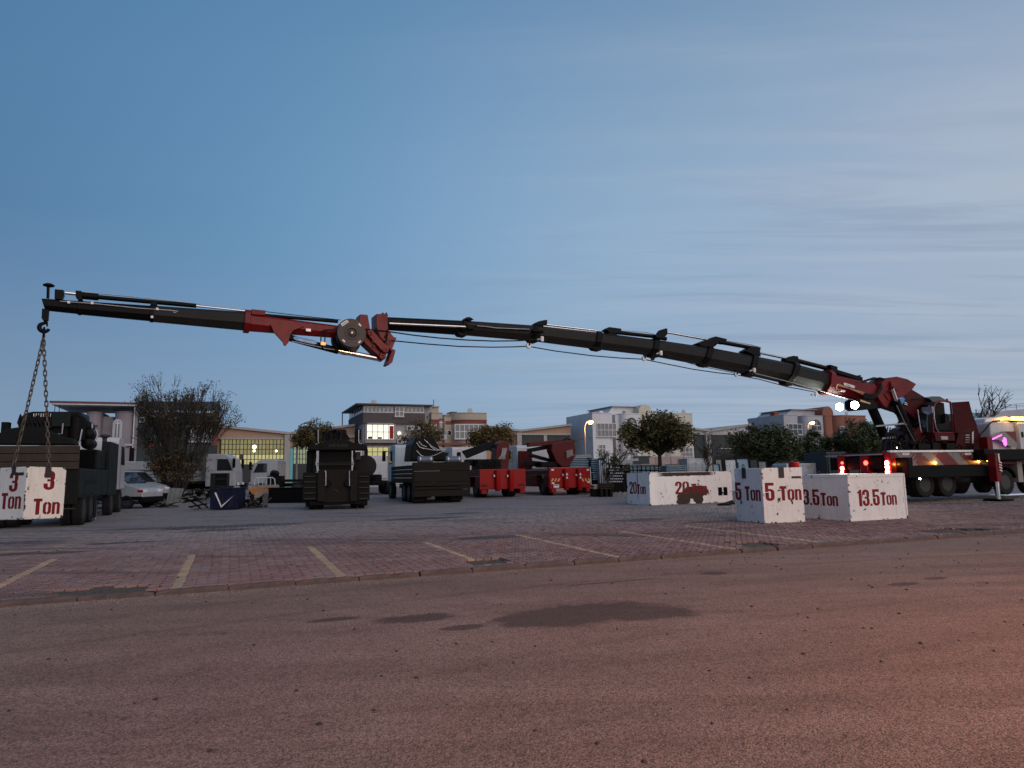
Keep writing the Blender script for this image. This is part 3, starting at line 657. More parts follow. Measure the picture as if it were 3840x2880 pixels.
# jib
j1 = section((157, 1121), (306, 1131.5), (170, 1164), (300, 1177.5), 'jib_section', M_BLK)
j2 = section((303, 1131), (575, 1149.5), (300, 1179), (570, 1204), 'jib_section', M_BLK)
j3 = section((572, 1148.5), (926, 1173), (567, 1205.5), (926, 1239), 'jib_section', M_BOOM)
jr = section((921, 1178), (1290, 1226), (921, 1240), (1275, 1268), 'jib_base', M_CRED)
for T, B, s in (((300, 1131), (298, 1178.5), .07), ((570, 1148), (568, 1204.5), .07)): collar(T, B, 14, M_BLK, s, .05)
collar((928, 1172), (923, 1240), 22, M_CRED, .1, .10)
def pxtube(pts, rpx, name, m, parent=None, c=0.0, n=8, off=None):
    P3 = [bp(x, y, c) for x, y in pts]; d = (BF.o + BF.x * P3[0].x - CAM).length; b = MB().tube(P3, rpx * d / F_PX, n)
    return bpart(b, name, m, parent, smooth=True)
def plate(pts, name, m, c0, c1, parent=None, bev=.01):
    b = MB().prism([bp(x, y, c0) for x, y in pts], (0, c1 - c0, 0)); return bpart(b, name, m, parent, bev=bev)
pxtube([(244, 1099), (290, 1104)], 4.5, 'extension_rod', M_CHR)
plate([(209, 1091), (242, 1094), (243, 1112), (236, 1130), (208, 1127)], 'rod_bracket', M_BLK, -.1, .1)
plate([(287, 1097), (309, 1099), (312, 1131), (300, 1134), (287, 1120)], 'rod_bracket', M_BLK, -.12, .12)
pxtube([(306, 1108), (369, 1114)], 12, 'extension_cylinder', M_BLK, n=12); pxtube([(365, 1114), (736, 1147)], 7.5, 'extension_cylinder', M_BLK, n=12)
pxtube([(730, 1147), (945, 1170)], 3.2, 'extension_rod', M_CHR); pxtube([(752, 1143), (930, 1163)], 1.3, 'hydraulic_pipe', M_STEEL)
pxtube([(315, 1096), (450, 1108), (740, 1139), (755, 1142), (752, 1150), (738, 1150)], 1.6, 'hydraulic_pipe', M_STEEL)
pxtube([(225, 1130), (345, 1138), (520, 1156), (640, 1164), (668, 1168), (660, 1173), (650, 1171)], 1.8, 'hydraulic_pipe', M_STEEL, c=.17)
for x, y in ((258, 1134), (346, 1137), (590, 1159), (570, 1189)): bpart(MB().box(*(lambda p: (p.x - .03, p.x + .03, .15, .2, p.z - .03, p.z + .03))(bp(x, y, .17))), 'pipe_clamp', M_DIAL)
plate([(565, 1138), (590, 1140), (590, 1152), (565, 1150)], 'rod_bracket', M_BLK, -.1, .1)
pxtube([(181, 1074), (179.5, 1119)], 4.2, 'mast_post', M_BLK)
p = bp(183, 1070); bpart(MB().lathe([(.02, .05), (.07, .045), (.13, .01), (.125, -.02), (.05, -.045), (.02, -.05)], c=p, n=20), 'mast_cap', M_BLK, smooth=True)
# hook
plate([(160, 1160), (186, 1163), (183, 1205), (165, 1206), (158, 1196)], 'hook_shank', M_BLK, -.06, .06)
hk = bp(166, 1228); pts = [hk + Vector((math.sin(a) * .105, 0, math.cos(a) * .105)) for a in [i * .26 for i in range(-1, 18)]]
bpart(MB().tube([bp(170, 1200)] + pts, [.05] + [.034 + .02 * math.sin(i / 18 * 3.1) for i in range(len(pts))], 10), 'hook', M_BLK, smooth=True)
plate([(171, 1206), (181, 1208), (180, 1226), (175, 1226)], 'hook_latch', M_BLK, -.03, .03)
# jib base details
pxtube([(985, 1182), (1267, 1206)], 6.5, 'extension_cylinder', M_BLK, n=12, c=.05); plate([(939, 1167), (991, 1172), (990, 1190), (939, 1186)], 'cylinder_sleeve', M_CRED, -.12, .16)
pxtube([(950, 1163), (1015, 1171), (1180, 1190), (1240, 1196), (1277, 1200)], 1.5, 'hydraulic_pipe', M_HOSE)
plate([(1012, 1218), (1060, 1208), (1140, 1226), (1100, 1240), (1088, 1256), (1081, 1285), (1070, 1298), (1063, 1296), (1060, 1285), (1026, 1248)], 'cylinder_bracket', M_CRED, .19, .26)
plate([(1060, 1264), (1074, 1267), (1070, 1298), (1063, 1296)], 'cylinder_pin', M_CRED, -.2, .19)
c1_ = pxtube([(1083, 1266), (1268, 1316)], 12.5, 'jib_cylinder', M_BLK, n=14, c=.05); pxtube([(1268, 1315), (1424, 1346)], 10, 'jib_cylinder_rod', M_CHR, n=14, c=.05)
b_ = [bp(1100, 1268, .2), bp(1190, 1287, .2)]
bd = plate([(1099, 1269), (1103, 1262), (1115, 1261), (1180, 1276), (1190, 1283), (1188, 1290), (1176, 1292), (1110, 1277)], 'maker_badge', M_BLUE, .19, .2)
text(bd, 'HIDROSENTEZ', bp(1119, 1277, .202) , bp(1183, 1290, .202) - bp(1119, 1277, .202), (0, 0, 1), .055, (bp(1183, 1290, .202) - bp(1119, 1277, .202)).length, M_DIAL)
plate([(1200, 1282), (1220, 1285), (1220, 1298), (1200, 1296)], 'valve_block', M_BRASS, .18, .26); pxtube([(1095, 1280), (1200, 1302), (1205, 1304)], 1.5, 'hydraulic_pipe', M_STEEL, c=.22); pxtube([(1213, 1299), (1215, 1306), (1255, 1312)], 1.5, 'hydraulic_pipe', M_STEEL, c=.22)
for ex in (1203, 1218):
    pxtube([(ex, 1283), (ex + 1, 1250 - (ex - 1203) * .2), (ex + 12, 1237), (1252, 1237)], 2.2, 'hose', M_HOSE, c=.24)
plate([(1145, 1232), (1165, 1234), (1165, 1246), (1145, 1244)], 'junction_box', M_STEEL, .19, .25)
# hose reel: big drum discs on both sides
def disc(px, py, c0, c1, rpx, name, m, parent=None, prof=None):
    p = bp(px, py, c1); d = (BF.o + BF.x * p.x + BF.y * c1 - CAM).dot(_F); R = rpx * d / F_PX; hh = c0 - c1
    b = MB().lathe(prof(R, hh) if prof else [(R * .96, 0), (R, hh * .3), (R, hh), (R * .9, hh)], c=p, ax='y', n=48); o = bpart(b, name, m, parent, smooth=True, fix=True); return o, R, p
M_DRUM = paint('drum_black', (.010, .012, .0125), .5, dirt=.3, dirtcol=(.035, .035, .035), scale=3, streak=False)
dr, R, pc = disc(1319, 1248, .34, .52, 57.5, 'hose_reel', M_DRUM, prof=lambda R, h: [(R * .04, .02), (R * .17, .02), (R * .19, -.02), (R * .30, -.03), (R * .34, 0), (R * .45, 0), (R * .47, -.015), (R * .97, 0), (R, h * .25), (R, h)])
bpart(MB().lathe([(R * .06, .05), (R * .06, 0)], c=pc, ax='y', n=12), 'reel_hub', M_STEEL, dr)
for a, big_ in ((128, 1), (47, 0), (-48, 0), (-132, 0)):
    u = Vector((-math.cos(rad(a)), 0, math.sin(rad(a)))); t_ = Vector((u.z, 0, -u.x)); 
    if t_.x > 0: t_ = -t_
    ce = pc + u * R * .80 + Vector((0, .012, 0)); l, hgt = (R * .27, R * .10) if big_ else (R * .11, R * .055)
    s_ = MB().add([ce - t_ * l - u * hgt, ce + t_ * l - u * hgt, ce + t_ * l + u * hgt, ce - t_ * l + u * hgt], [(0, 1, 2, 3)]).build('sticker', M_DIAL, dr)
    if big_: text(dr, 'd Aksan', ce - t_ * l * .8 - u * hgt * .5 + Vector((0, .004, 0)), t_, u, hgt, l * 1.6, M_BLK)
disc(1300, 1275, -.40, -.25, 57, 'hose_reel', M_DRUM)
disc(1310, 1260, -.26, .33, 40, 'reel_core', M_HOSE)
# knuckle: plates, links and pins between jib and main boom
plate([(1335, 1191), (1363, 1193), (1368, 1222), (1380, 1290), (1420, 1330), (1405, 1345), (1352, 1296), (1330, 1230)], 'knuckle_plate', M_CRED, -.28, .22)
plate([(1392, 1192), (1432, 1191), (1436, 1250), (1455, 1275), (1467, 1280), (1462, 1290), (1447, 1330), (1436, 1310), (1405, 1275), (1393, 1240)], 'boom_head', M_CRED, -.3, .28)
def linkplate(a, b2, rpx, c0, c1, name='knuckle_link'):
    A, B = Vector(a), Vector(b2); an = math.degrees(math.atan2(B.y - A.y, B.x - A.x)); pts = arcp(A.x, A.y, rpx, an + 90, an + 270, 8) + arcp(B.x, B.y, rpx, an - 90, an + 90, 8); return plate(pts, name, M_CRED, c0, c1)
lk = linkplate((1387, 1250), (1443, 1313), 12.5, .30, .38); linkplate((1387, 1250), (1443, 1313), 12.5, -.38, -.31)
lk2 = linkplate((1457, 1283), (1432, 1337), 11, .23, .29); linkplate((1457, 1283), (1432, 1337), 11, -.3, -.22)
for px, py, pr in ((1387, 1250, lk), (1443, 1313, lk), (1457, 1283, lk2), (1432, 1337, lk2)):
    bpart(MB().lathe([(.075, .0), (.075, .04), (.04, .045), (.03, .02)], c=bp(px, py, .38 if pr is lk else .29), ax='y', n=16), 'pin', M_CRED, pr, smooth=True)
disc(1404, 1297, .22, .26, 8, 'pin', M_CRED)
plate([(1459, 1317), (1468, 1323), (1456, 1366), (1444, 1376), (1436, 1374), (1440, 1362), (1452, 1330)], 'stop_foot', M_CRED, -.22, .22)
plate([(1403, 1345), (1420, 1333), (1440, 1340), (1437, 1350), (1425, 1358), (1412, 1354)], 'rod_eye', M_CRED, -.1, .14)
for ex in (1429, 1442): plate([(ex - 5, 1191), (ex, 1176), (ex + 6, 1191)], 'horn', M_BLK, -.12, .12)
for k in range(3): pxtube([(1455 - k * 2, 1236), (1448 + k * 3, 1256), (1442 + k * 4, 1264 + k * 3), (1452, 1270), (1454 - k * 5, 1280), (1435, 1276 + k * 3), (1420, 1268)], 1.6, 'hose', M_HOSE, c=.32)
# main boom, tip to root
MT = [(1438, 1190), (1740, 1204.5), (2003, 1222.5), (2238, 1249), (2452, 1276), (2650, 1305), (2815, 1336.5), (2968, 1367), (3100, 1401)]
MBt = [(1446, 1237), (1725, 1255), (1990, 1277), (2228, 1307), (2440, 1332), (2630, 1367), (2800, 1403), (2945, 1436), (3092, 1469)]
for i in range(8):
    g = i * .011
    s = section(MT[i], (MT[i + 1][0] + 4, MT[i + 1][1] + .6), MBt[i], (MBt[i + 1][0] + 4, MBt[i + 1][1] + .8), 'boom_section', M_BOOM if i >= 1 else M_BLK, wf=.36)
for i in range(1, 8):
    sl = (MT[i + 1][1] - MT[i][1]) / (MT[i + 1][0] - MT[i][0]); co = collar(MT[i], MBt[i], 20 if i > 2 else 15, M_BLK, sl, .075)
    # wear-pad tongue under the collar, cable eye
    T, Bm = MT[i], MBt[i]; b0 = Vector(Bm)
    plate([(b0.x - 26, b0.y - 4), (b0.x + 14, b0.y + 3), (b0.x + 8, b0.y + 13), (b0.x - 14, b0.y + 9)], 'wear_pad', M_BLK, -.16, .16)
    p = bp(T[0] + (Bm[0] - T[0]) * .4, T[1] + (Bm[1] - T[1]) * .4, .0); hwm = (bp(*T) - bp(*Bm)).length * .36 * 1.2
    for f in (.3, .62): 
        q_ = bp(T[0] + (Bm[0] - T[0]) * f, T[1] + (Bm[1] - T[1]) * f); bpart(MB().lathe([(.03, 0), (.03, .015), (.01, .02)], c=(q_.x, hwm - .015, q_.z), ax='y', n=8), 'bolt', M_STEEL, co)
collar((3098, 1397), (3092, 1472), 16, M_CRED, .25, .09)
base = section((3098, 1402), (3262, 1440), (3092, 1470), (3262, 1513), 'boom_base', M_CRED, wf=.38)
pxtube([(1460, 1213.5), (1756, 1226.5)], 4, 'side_rod', M_CHR, c=.24); plate([(1745, 1219), (1772, 1223), (1772, 1238), (1750, 1236)], 'rod_block', M_BLK, .2, .34)
pxtube([(1765, 1222), (1830, 1229), (1860, 1232), (1985, 1237)], 3.2, 'side_cylinder', M_BLK, c=.3); pxtube([(1790, 1222), (1825, 1225), (1860, 1230), (1985, 1235)], 1.6, 'hydraulic_pipe', M_STEEL, c=.34)
plate([(1727, 1206), (1735, 1197), (1748, 1197), (1762, 1206)], 'rod_bracket', M_BLK, -.15, .2)
def topset(rod, barrel, blk, brk, endplug=None, up=1.0):
    if brk: plate(brk, 'rod_bracket', M_BLK, -.13, .13)
    if rod: pxtube(rod, 4.2, 'extension_rod', M_CHR, n=10)
    if blk: plate(blk, 'cylinder_block', M_BLK, -.15, .15)
    if barrel:
        o = pxtube(barrel, 7.5, 'extension_cylinder', M_BLK, n=12)
        (x0, y0), (x1, y1) = barrel[0], barrel[-1]; s = (y1 - y0) / (x1 - x0)
        pxtube([(x0 + 5, y0 - 9), (x0 + 25, y0 - 8 + 20 * s), (x1 - 30, y1 - 10 - 30 * s * .2 - 5), (x1 - 4, y1 - 9), (x1 + 8, y1 - 5), (x1 + 6, y1 + 4), (x1 - 2, y1 + 3)], 1.4, 'hydraulic_pipe', M_STEEL)
topset([(2037, 1216), (2240, 1240.5)], None, [(1993, 1218), (2005, 1211), (2028, 1206), (2037, 1206), (2036, 1226), (2000, 1227)], None)
pxtube([(2037, 1224), (2240, 1247)], 3, 'extension_rod', M_CHR, c=.14)
topset(None, [(2313, 1247), (2454, 1262)], [(2254, 1241), (2268, 1232), (2313, 1238), (2312, 1256), (2270, 1254)], None); pxtube([(2456, 1263), (2497, 1271)], 8, 'cylinder_cap', M_BLK, n=12, c=.18)
pxtube([(1995, 1240), (2036, 1244)], 6.5, 'cylinder_cap', M_BLK, n=12, c=.32)
topset([(2489, 1244), (2664, 1276)], [(2664, 1277), (2846, 1309)], [(2664, 1266), (2706, 1276), (2704, 1293), (2664, 1286)], [(2452, 1262), (2468, 1240), (2480, 1236), (2487, 1237), (2487, 1258), (2470, 1275)])
plate([(2594, 1293), (2620, 1283), (2660, 1268), (2680, 1278), (2657, 1304), (2640, 1312), (2600, 1302)], 'cylinder_bracket', M_BLK, -.2, .2)
plate([(2766, 1321), (2790, 1308), (2822, 1312), (2826, 1342), (2790, 1332)], 'cylinder_bracket', M_BLK, -.2, .2)
topset([(2819, 1317), (2960, 1347)], [(2970, 1349), (3108, 1384)], [(2928, 1347), (2955, 1338), (2972, 1340), (2976, 1366), (2950, 1362), (2928, 1358)], None)
pxtube([(2985, 1366), (3060, 1391)], 4, 'extension_rod', M_CHR, c=.1); plate([(3085, 1372), (3112, 1380), (3112, 1402), (3090, 1398)], 'cylinder_bracket', M_BLK, -.2, .2)
plate([(3112, 1391), (3206, 1419), (3206, 1433), (3112, 1404)], 'cable_tray', M_BLK, -.2, .2); plate([(3193, 1412), (3214, 1408), (3214, 1416), (3210, 1418), (3208, 1432), (3204, 1432), (3204, 1418)], 'tray_post', M_BLK, -.1, .1)
# hanging hoses and their clamps
h1 = pxtube([(1370, 1234), (1447, 1242), (1550, 1257), (1650, 1268), (1750, 1275), (1850, 1279), (1940, 1278), (1990, 1275), (2030, 1272)], 2.6, 'hanging_hose', M_HOSE, c=.3)
pxtube([(1465, 1277), (1600, 1290), (1720, 1299), (1840, 1302), (1920, 1301), (1980, 1298.5), (2080, 1316), (2220, 1334), (2330, 1343), (2412, 1347), (2500, 1365), (2600, 1385), (2690, 1398), (2758, 1405), (2850, 1423), (2950, 1450), (3045, 1468), (3090, 1478)], 2.3, 'hanging_hose', M_HOSE, c=.3)
pxtube([(2060, 1283), (2200, 1303), (2330, 1313), (2430, 1326)], 2.0, 'hanging_hose', M_HOSE, c=.34); pxtube([(2480, 1331), (2620, 1372), (2740, 1396), (2765, 1403)], 1.2, 'hanging_hose', M_HOSE, c=.3)
pxtube([(2480, 1327), (2700, 1383), (2820, 1389)], 1.8, 'hanging_hose', M_HOSE, c=.36); pxtube([(2830, 1400), (2960, 1432), (3090, 1470), (3180, 1496), (3200, 1500)], 1.6, 'hanging_hose', M_STEEL, c=.3)
for px, py in ((2032, 1271), (2478, 1324), (2828, 1388), (3060, 1478)):
    p = bp(px, py, .42); bpart(MB().box(p.x - .06, p.x + .05, .38, .46, p.z - .09, p.z + .09), 'cable_valve', M_DIAL, bev=.02); pxtube([(px - 18, py + 3), (px, py)], 3, 'valve_stem', M_STEEL, c=.42)
for px, py in ((1982, 1297), (2415, 1345), (2760, 1404), (2447, 1342)):
    bpart(MB().lathe([(.09, -.03), (.1, 0), (.09, .03)], c=bp(px, py, .3), ax='y', n=12), 'hose_pulley', M_STEEL if px != 2447 else M_BLK, smooth=True); plate([(px - 4, py - 16), (px + 4, py - 16), (px + 3, py), (px - 3, py)], 'pulley_hanger', M_BLK, .26, .34)
# elbow, inner boom, lift cylinders
plate([(3240, 1446), (3267, 1425), (3300, 1421), (3339, 1430), (3372, 1448), (3359, 1466), (3330, 1490), (3300, 1503), (3277, 1510), (3262, 1536), (3250, 1528), (3225, 1490)], 'elbow_housing', M_CRED, -.42, .42)
plate([(3335, 1430), (3376, 1450), (3375, 1454), (3360, 1464), (3333, 1455)], 'elbow_ear', M_CRED, .425, .5)
bpart(MB().lathe([(.12, 0), (.12, .05), (.06, .07), (.03, .05)], c=bp(3346, 1447, .5), ax='y', n=16), 'pin', M_CRED, smooth=True)
plate([(3345, 1462), (3362, 1463), (3445, 1512), (3475, 1560), (3500, 1650), (3430, 1652), (3395, 1590), (3350, 1548), (3280, 1525), (3277, 1505)], 'inner_boom', M_CRED_SHADE, -.34, .34)
plate([(3310, 1480), (3342, 1466), (3350, 1500), (3325, 1502)], 'gusset', M_CRED, .36, .46)
for k in range(6): pxtube([(3205, 1432), (3225 + k, 1436 - k), (3262 + k * 3, 1424 - k * 1.5), (3300 + k * 2, 1417 + k), (3335 + k, 1426 + k * 2), (3352 - k, 1444)], 2.6, 'hose', M_HOSE, c=.3 - k * .12)
for k in range(5): pxtube([(3240 - k, 1476 + k * 4), (3270, 1480 + k * 4), (3290, 1474 + k * 3), (3300 + k * 2, 1455), (3305, 1437)], 2.0, 'hose', M_HOSE, c=.45)
for k in range(3): pxtube([(3137, 1461 - k * 3), (3137 + k, 1448 - k * 3), (3143 + k * 2, 1445 - k * 2), (3232, 1470 + k * 4), (3242, 1474 + k * 4)], 1.5, 'hydraulic_pipe', M_BRASS, c=.43)
bdg = plate([(3163, 1438), (3166, 1435), (3203, 1446), (3206, 1451), (3203, 1456), (3166, 1446)], 'maker_badge', M_DIAL, .40, .41); text(bdg, 'KOMMAS', bp(3172, 1446, .413), bp(3202, 1454, .413) - bp(3172, 1446, .413), (0, 0, 1), .075, .30, M_BLK)
plate([(3227, 1498), (3264, 1511), (3263, 1516), (3226, 1506)], 'warning_decal', M_BRASS, .425, .43)
plate([(3150, 1462), (3165, 1464), (3164, 1471), (3148, 1470)], 'cable_valve', M_DIAL, .43, .5)
def bigcyl(a, b2, rpx, c, name, m, parent=None): return pxtube([a, b2], rpx, name, m, parent, c=c, n=18)
bigcyl((3270, 1530), (3318, 1640), 15, -.15, 'lift_cylinder', M_BLK)
bigcyl((3344, 1458), (3360, 1504), 7, .55, 'lift_cylinder_rod', M_CHR); lc = bigcyl((3358, 1503), (3416, 1648), 14, .55, 'lift_cylinder', M_BLK)
text(lc, 'Optimum', bp(3398, 1550, .72), bp(3446, 1654, .72) - bp(3398, 1550, .72), (.4, 0, 1), .07, .95, M_DIAL)
pxtube([(3362, 1520), (3394, 1588), (3400, 1592)], 1.4, 'hydraulic_pipe', M_STEEL, c=.75); pxtube([(3285, 1600), (3390, 1590), (3396, 1594), (3430, 1656)], 1.6, 'hydraulic_pipe', M_STEEL, c=.75); pxtube([(3285, 1597), (3390, 1587)], 1.6, 'hydraulic_pipe', M_STEEL, c=.75)
pb = plate([(3352, 1471), (3368, 1476), (3392, 1494), (3392, 1508), (3384, 1516), (3376, 1514), (3366, 1504)], 'maker_badge', M_BLUE, .345, .36); text(pb, 'SENTEZ', bp(3356, 1487, .365), bp(3388, 1502, .365) - bp(3356, 1487, .365), (0, 0, 1), .11, .42, M_DIAL)
pk = plate([(3390, 1500), (3404, 1508), (3408, 1517), (3402, 1525), (3390, 1520), (3384, 1514)], 'spec_plate', M_BLK, .345, .36)
for k in range(2): plate([(3392, 1506 + k * 7), (3403, 1512 + k * 6), (3403, 1514.5 + k * 6), (3392, 1509 + k * 7)], 'spec_print', M_DIAL, .362, .365, parent=pk, bev=0)
# work lamps under the boom
lb = plate([(3166, 1506), (3180, 1498), (3200, 1500), (3235, 1506), (3250, 1515), (3255, 1534), (3235, 1538), (3180, 1543), (3168, 1535)], 'lamp_bracket', M_BLK, -.1, .42)
for px, py, c in ((3148, 1526, .05), (3205, 1519, .55)):
    q_ = bp(px, py, c); ax_ = Vector((1, .35, -.25)).normalized(); b = MB().tube([q_ - ax_ * .12, q_ - ax_ * .02, q_], [.08, .17, .17], 16); lo_ = bpart(b, 'work_lamp', M_BLK, smooth=True)
    bpart(MB().tube([q_ + ax_ * .001, q_ + ax_ * .02], [.165, .13], 16), 'lamp_lens', L_WHITE, lo_)
    lg = bpy.data.lights.new('work_lamp_beam', 'SPOT'); lg.energy = 420 if c < .3 else 90; lg.color = (.95, 1, .88); lg.spot_size = rad(150); lg.spot_blend = .8; lg.shadow_soft_size = .12
    lo = bpy.data.objects.new('lamp_beam', lg); COL.objects.link(lo); lo.parent = lo_; lo.location = q_ + ax_ * .16; lo.rotation_euler = (-ax_).to_track_quat('Z', 'Y').to_euler()
# slewing column and upper platform (turns with the boom)
plate([(3300, 1690), (3312, 1640), (3338, 1612), (3362, 1600), (3400, 1600), (3440, 1650), (3520, 1658), (3522, 1690)], 'slew_column', M_CRED_SHADE, -.75, .62)
plate([(3352, 1600), (3370, 1578), (3400, 1556), (3440, 1556), (3440, 1600)], 'slew_drum', M_BLK, -.5, .5)
plate([(3312, 1642), (3320, 1624), (3372, 1622), (3366, 1648)], 'control_recess', M_BLK, .625, .64)
for k in range(2): pxtube([(3308, 1646 - k * 4), (3356, 1642 - k * 4)], 1.3, 'handrail', M_STEEL, c=.8); 
pxtube([(3373, 1656), (3377, 1675)], 1.6, 'handrail', M_STEEL, c=.8)
for px, py in ((3363, 1679), (3370, 1683)): bpart(MB().lathe([(.03, 0), (.03, .03)], c=bp(px, py, .82), ax='y', n=10), 'indicator_lamp', L_WARM)
# operator cab with the door open
C_ = bp(3503, 1622, 1.15); xc, zc = C_.x, C_.z; x1 = bp(3578, 1628, 1.15).x; zt = bp(3540, 1503, 1.15).z; zlow = bp(3520, 1655, 1.15).z; yF = BF.onx(3443, 1618, xc)[0]
L_ = abs(x1 - xc); Wd = 1.15 - yF; print('cab', L_, Wd, zt - zc)
cabp = [(0, zc), (.0, zc + .35), (-.10, zc + 1.0), (-.30, zt - .16), (-.62, zt - .02), (-L_ * .7, zt), (-L_, zt - .05), (-L_, zc)]
b = MB()     # roof + rear + floor shells as a closed body with the side pillars built separately
body = bpart(MB().prism([(xc + x, yF + .03, z) for x, z in cabp], (0, Wd - .34, 0)), 'operator_cab', M_BLK, bev=.03)
op = [(xc + x, 1.15 - .30, z) for x, z in cabp]
fr_ = MB()
def band(p, q, w): fr_.bar(p, q, w, w)
outl = [(xc + x, 1.12, z) for x, z in cabp]
for i in range(len(outl)): fr_ = MB().tube([outl[i], outl[(i + 1) % len(outl)]], .045, 8); bpart(fr_, 'door_frame', M_CRED, body, smooth=True)
bpart(MB().xz([(xc + .004 + x, z) for x, z in [(0, zc + .05), (0, zc + .36), (-.1, zc + 1.0), (-.3, zt - .17), (-.34, zt - .2), (-.14, zc + 1.0), (-.04, zc + .36), (-.04, zc + .05)]], yF + .08, .85), 'windscreen', M_GLASS, body)
pts_ = [BF.onx(px, py, xc - .10) for px, py in ((3462, 1528), (3500, 1524), (3501, 1548), (3487, 1556), (3464, 1546))]
bpart(MB().yz(pts_, xc - .11, xc + .012), 'sky_reflection', flat('window_reflection', (.30, .36, .45), .1, .3), body)  # pale patch: sky reflection put into the colour of the glass
bpart(MB().xz([(xc - .05, zlow), (xc - L_ - .02, zlow + .02), (xc - L_ - .02, zc - .02), (xc - .02, zc - .02)], yF - .1, 1.17), 'cab_base', M_CRED_SHADE, bev=.03)
bpart(MB().xz([(xc - L_ * .28, zlow + .08), (xc - L_ * .62, zlow + .08), (xc - L_ * .62, zc - .16), (xc - L_ * .28, zc - .16)], 1.175, 1.19), 'grille', M_STEEL)
dl = [(xc - L_ - .02, zc + .02), (xc - L_ - .02, zt - .1), (xc - L_ - .02 , zt - .05)]
bpart(MB().prism([(xc - L_, 1.17, zc + .0), (xc - L_, 1.17, zt - .06), (xc - L_ - .55, 1.62, zt - .04), (xc - L_ - .62, 1.66, zt - .6), (xc - L_ - .75, 1.75, zc + .3), (xc - L_ - .5, 1.6, zc - .06)], (.03, .05, 0)), 'open_door', M_CRED_SHADE, bev=.01)
bpart(MB().lathe([(.07, 0), (.065, .1), (.03, .16)], c=(xc - L_ + .05, 1.0, zt - .03), n=12), 'beacon', M_RED2, smooth=True)
pxtube([(3441, 1536), (3446, 1570), (3452, 1610), (3456, 1622)], 1.6, 'handrail', M_STEEL, c=1.0); pxtube([(3501, 1528), (3504, 1570), (3510, 1605), (3521, 1622)], 1.6, 'handrail', M_STEEL, c=1.22)
bpart(MB().xz([(xc - .5, zc + .1), (xc - L_ + .1, zc + .1), (xc - L_ + .1, zc + .9), (xc - L_ + .28, zc + .9), (xc - L_ + .35, zc + .45), (xc - .5, zc + .4)], .86, 1.02), 'seat', M_HOSE, bev=.03)
plate([(3425, 1500), (3440, 1492), (3470, 1492), (3490, 1503), (3488, 1510), (3445, 1515)], 'roof_window', M_GLASS, -.2, .5); pxtube([(3420, 1499), (3455, 1491), (3480, 1494), (3495, 1506)], 2, 'roof_guard', M_BLK, c=.55)
# ------------------------------------------------------------------ carrier truck of the crane (chassis frame: x forward, y away from the camera)
def cp(px, py, c=0.0): return CF.ony(px, py, c)
xr, zdk = cp(3337, 1694, -.05); xf = cp(3712, 1690, -.05)[0]; zlo = cp(3500, 1745, -.05)[1]
print('deck', xr, xf, zdk, zlo)
def side_panel():
    m, q, p = newmat('chevron_panel'); s = q.n('ShaderNodeSeparateXYZ', {0: objc(q)}); x, y, z = s.outputs
    a = q.math('ADD', x, q.math('MULTIPLY', q.math('ABSOLUTE', q.math('SUBTRACT', q.math('FRACT', q.math('MULTIPLY', x, .42)), .5)), -1.2))
    st = q.math('FRACT', q.math('MULTIPLY', q.math('ADD', x, q.math('MULTIPLY', z, 1.25)), .62)); st2 = q.math('FRACT', q.math('MULTIPLY', q.math('SUBTRACT', x, q.math('MULTIPLY', z, 1.1)), 4.0))
    big = q.ramp(st, .60, .605); fine = q.math('MULTIPLY', q.ramp(st2, .6, .62), q.ramp(q.noise(objc(q), .9, 1), .5, .51))
    n = q.noise(objc(q), 3, 4); c = q.mix(big, (.12, .007, .009), (.17, .155, .145)); c = q.mix(fine, c, (.15, .14, .13)); c = q.mix(q.math('MULTIPLY', q.ramp(n, .5, .7), .4), c, (.04, .02, .018))
    q.L.new(c, p.inputs['Base Color']); p.inputs['Roughness'].default_value = .45; return m
M_CHEV = side_panel()
def cpart(b, name, m, parent=None, **k): return b.build(name, m, parent or crane, **k)
cpart(MB().box(xr, xf, .05, 2.45, zdk - .12, zdk), 'deck', M_CRED_SHADE, bev=.02)
cpart(MB().box(xr, xf - .3, -.06, .05, zdk - .03, zdk + .06), 'deck_rail', M_DIAL, bev=.01)
sp_ = cpart(MB().box(xr, xf, -.02, .06, zlo, zdk - .04), 'side_panel', M_CHEV, bev=.01)
cpart(MB().box(xr, xf, 2.40, 2.46, zlo, zdk - .12), 'side_panel', M_CRED)
cpart(MB().box(xr + .3, xf + 5.5, .75, 1.75, .75, zlo + .35), 'chassis', M_BLK)
cpart(MB().box(xr + .2, xf, .1, 2.4, zlo - .05, zdk - .13), 'subframe', M_BLK)
for px in (3400, 3633): 
    x, z = cp(px, 1702, -.06); pl_ = cpart(MB().xz(rrect(x - .22, x + .22, z - .05, z + .05, .05), -.03, -.021), 'maker_badge', M_DIAL, sp_)
    text(pl_, 'KOMMAS', (x - .17, -.032, z - .025), (1, 0, 0), (0, 0, 1), .05, .34, M_CRED)
def lamp(px, py, c, r, m, name='marker_lamp', energy=0, col=(1, .45, .08)):
    x, z = cp(px, py, c); o = cpart(MB().lathe([(r, 0), (r, -.03), (r * .6, -.05)], c=(x, c, z), ax='y', n=12), name, m)
    if energy:
        lg = bpy.data.lights.new('lamp_glow', 'POINT'); lg.energy = energy; lg.color = col; lg.shadow_soft_size = .05; lo = bpy.data.objects.new('lamp_glow', lg); COL.objects.link(lo); lo.parent = o; lo.location = (x, c - .12, z)
    return o
for px, py in ((3353, 1741), (3506, 1736), (3668, 1731)): lamp(px, py, -.03, .05, L_AMB, energy=6)
for px, py in ((3702, 1727), (3448, 1795)): lamp(px, py, -.45, .03, L_AMB if px > 3600 else L_WHITE)
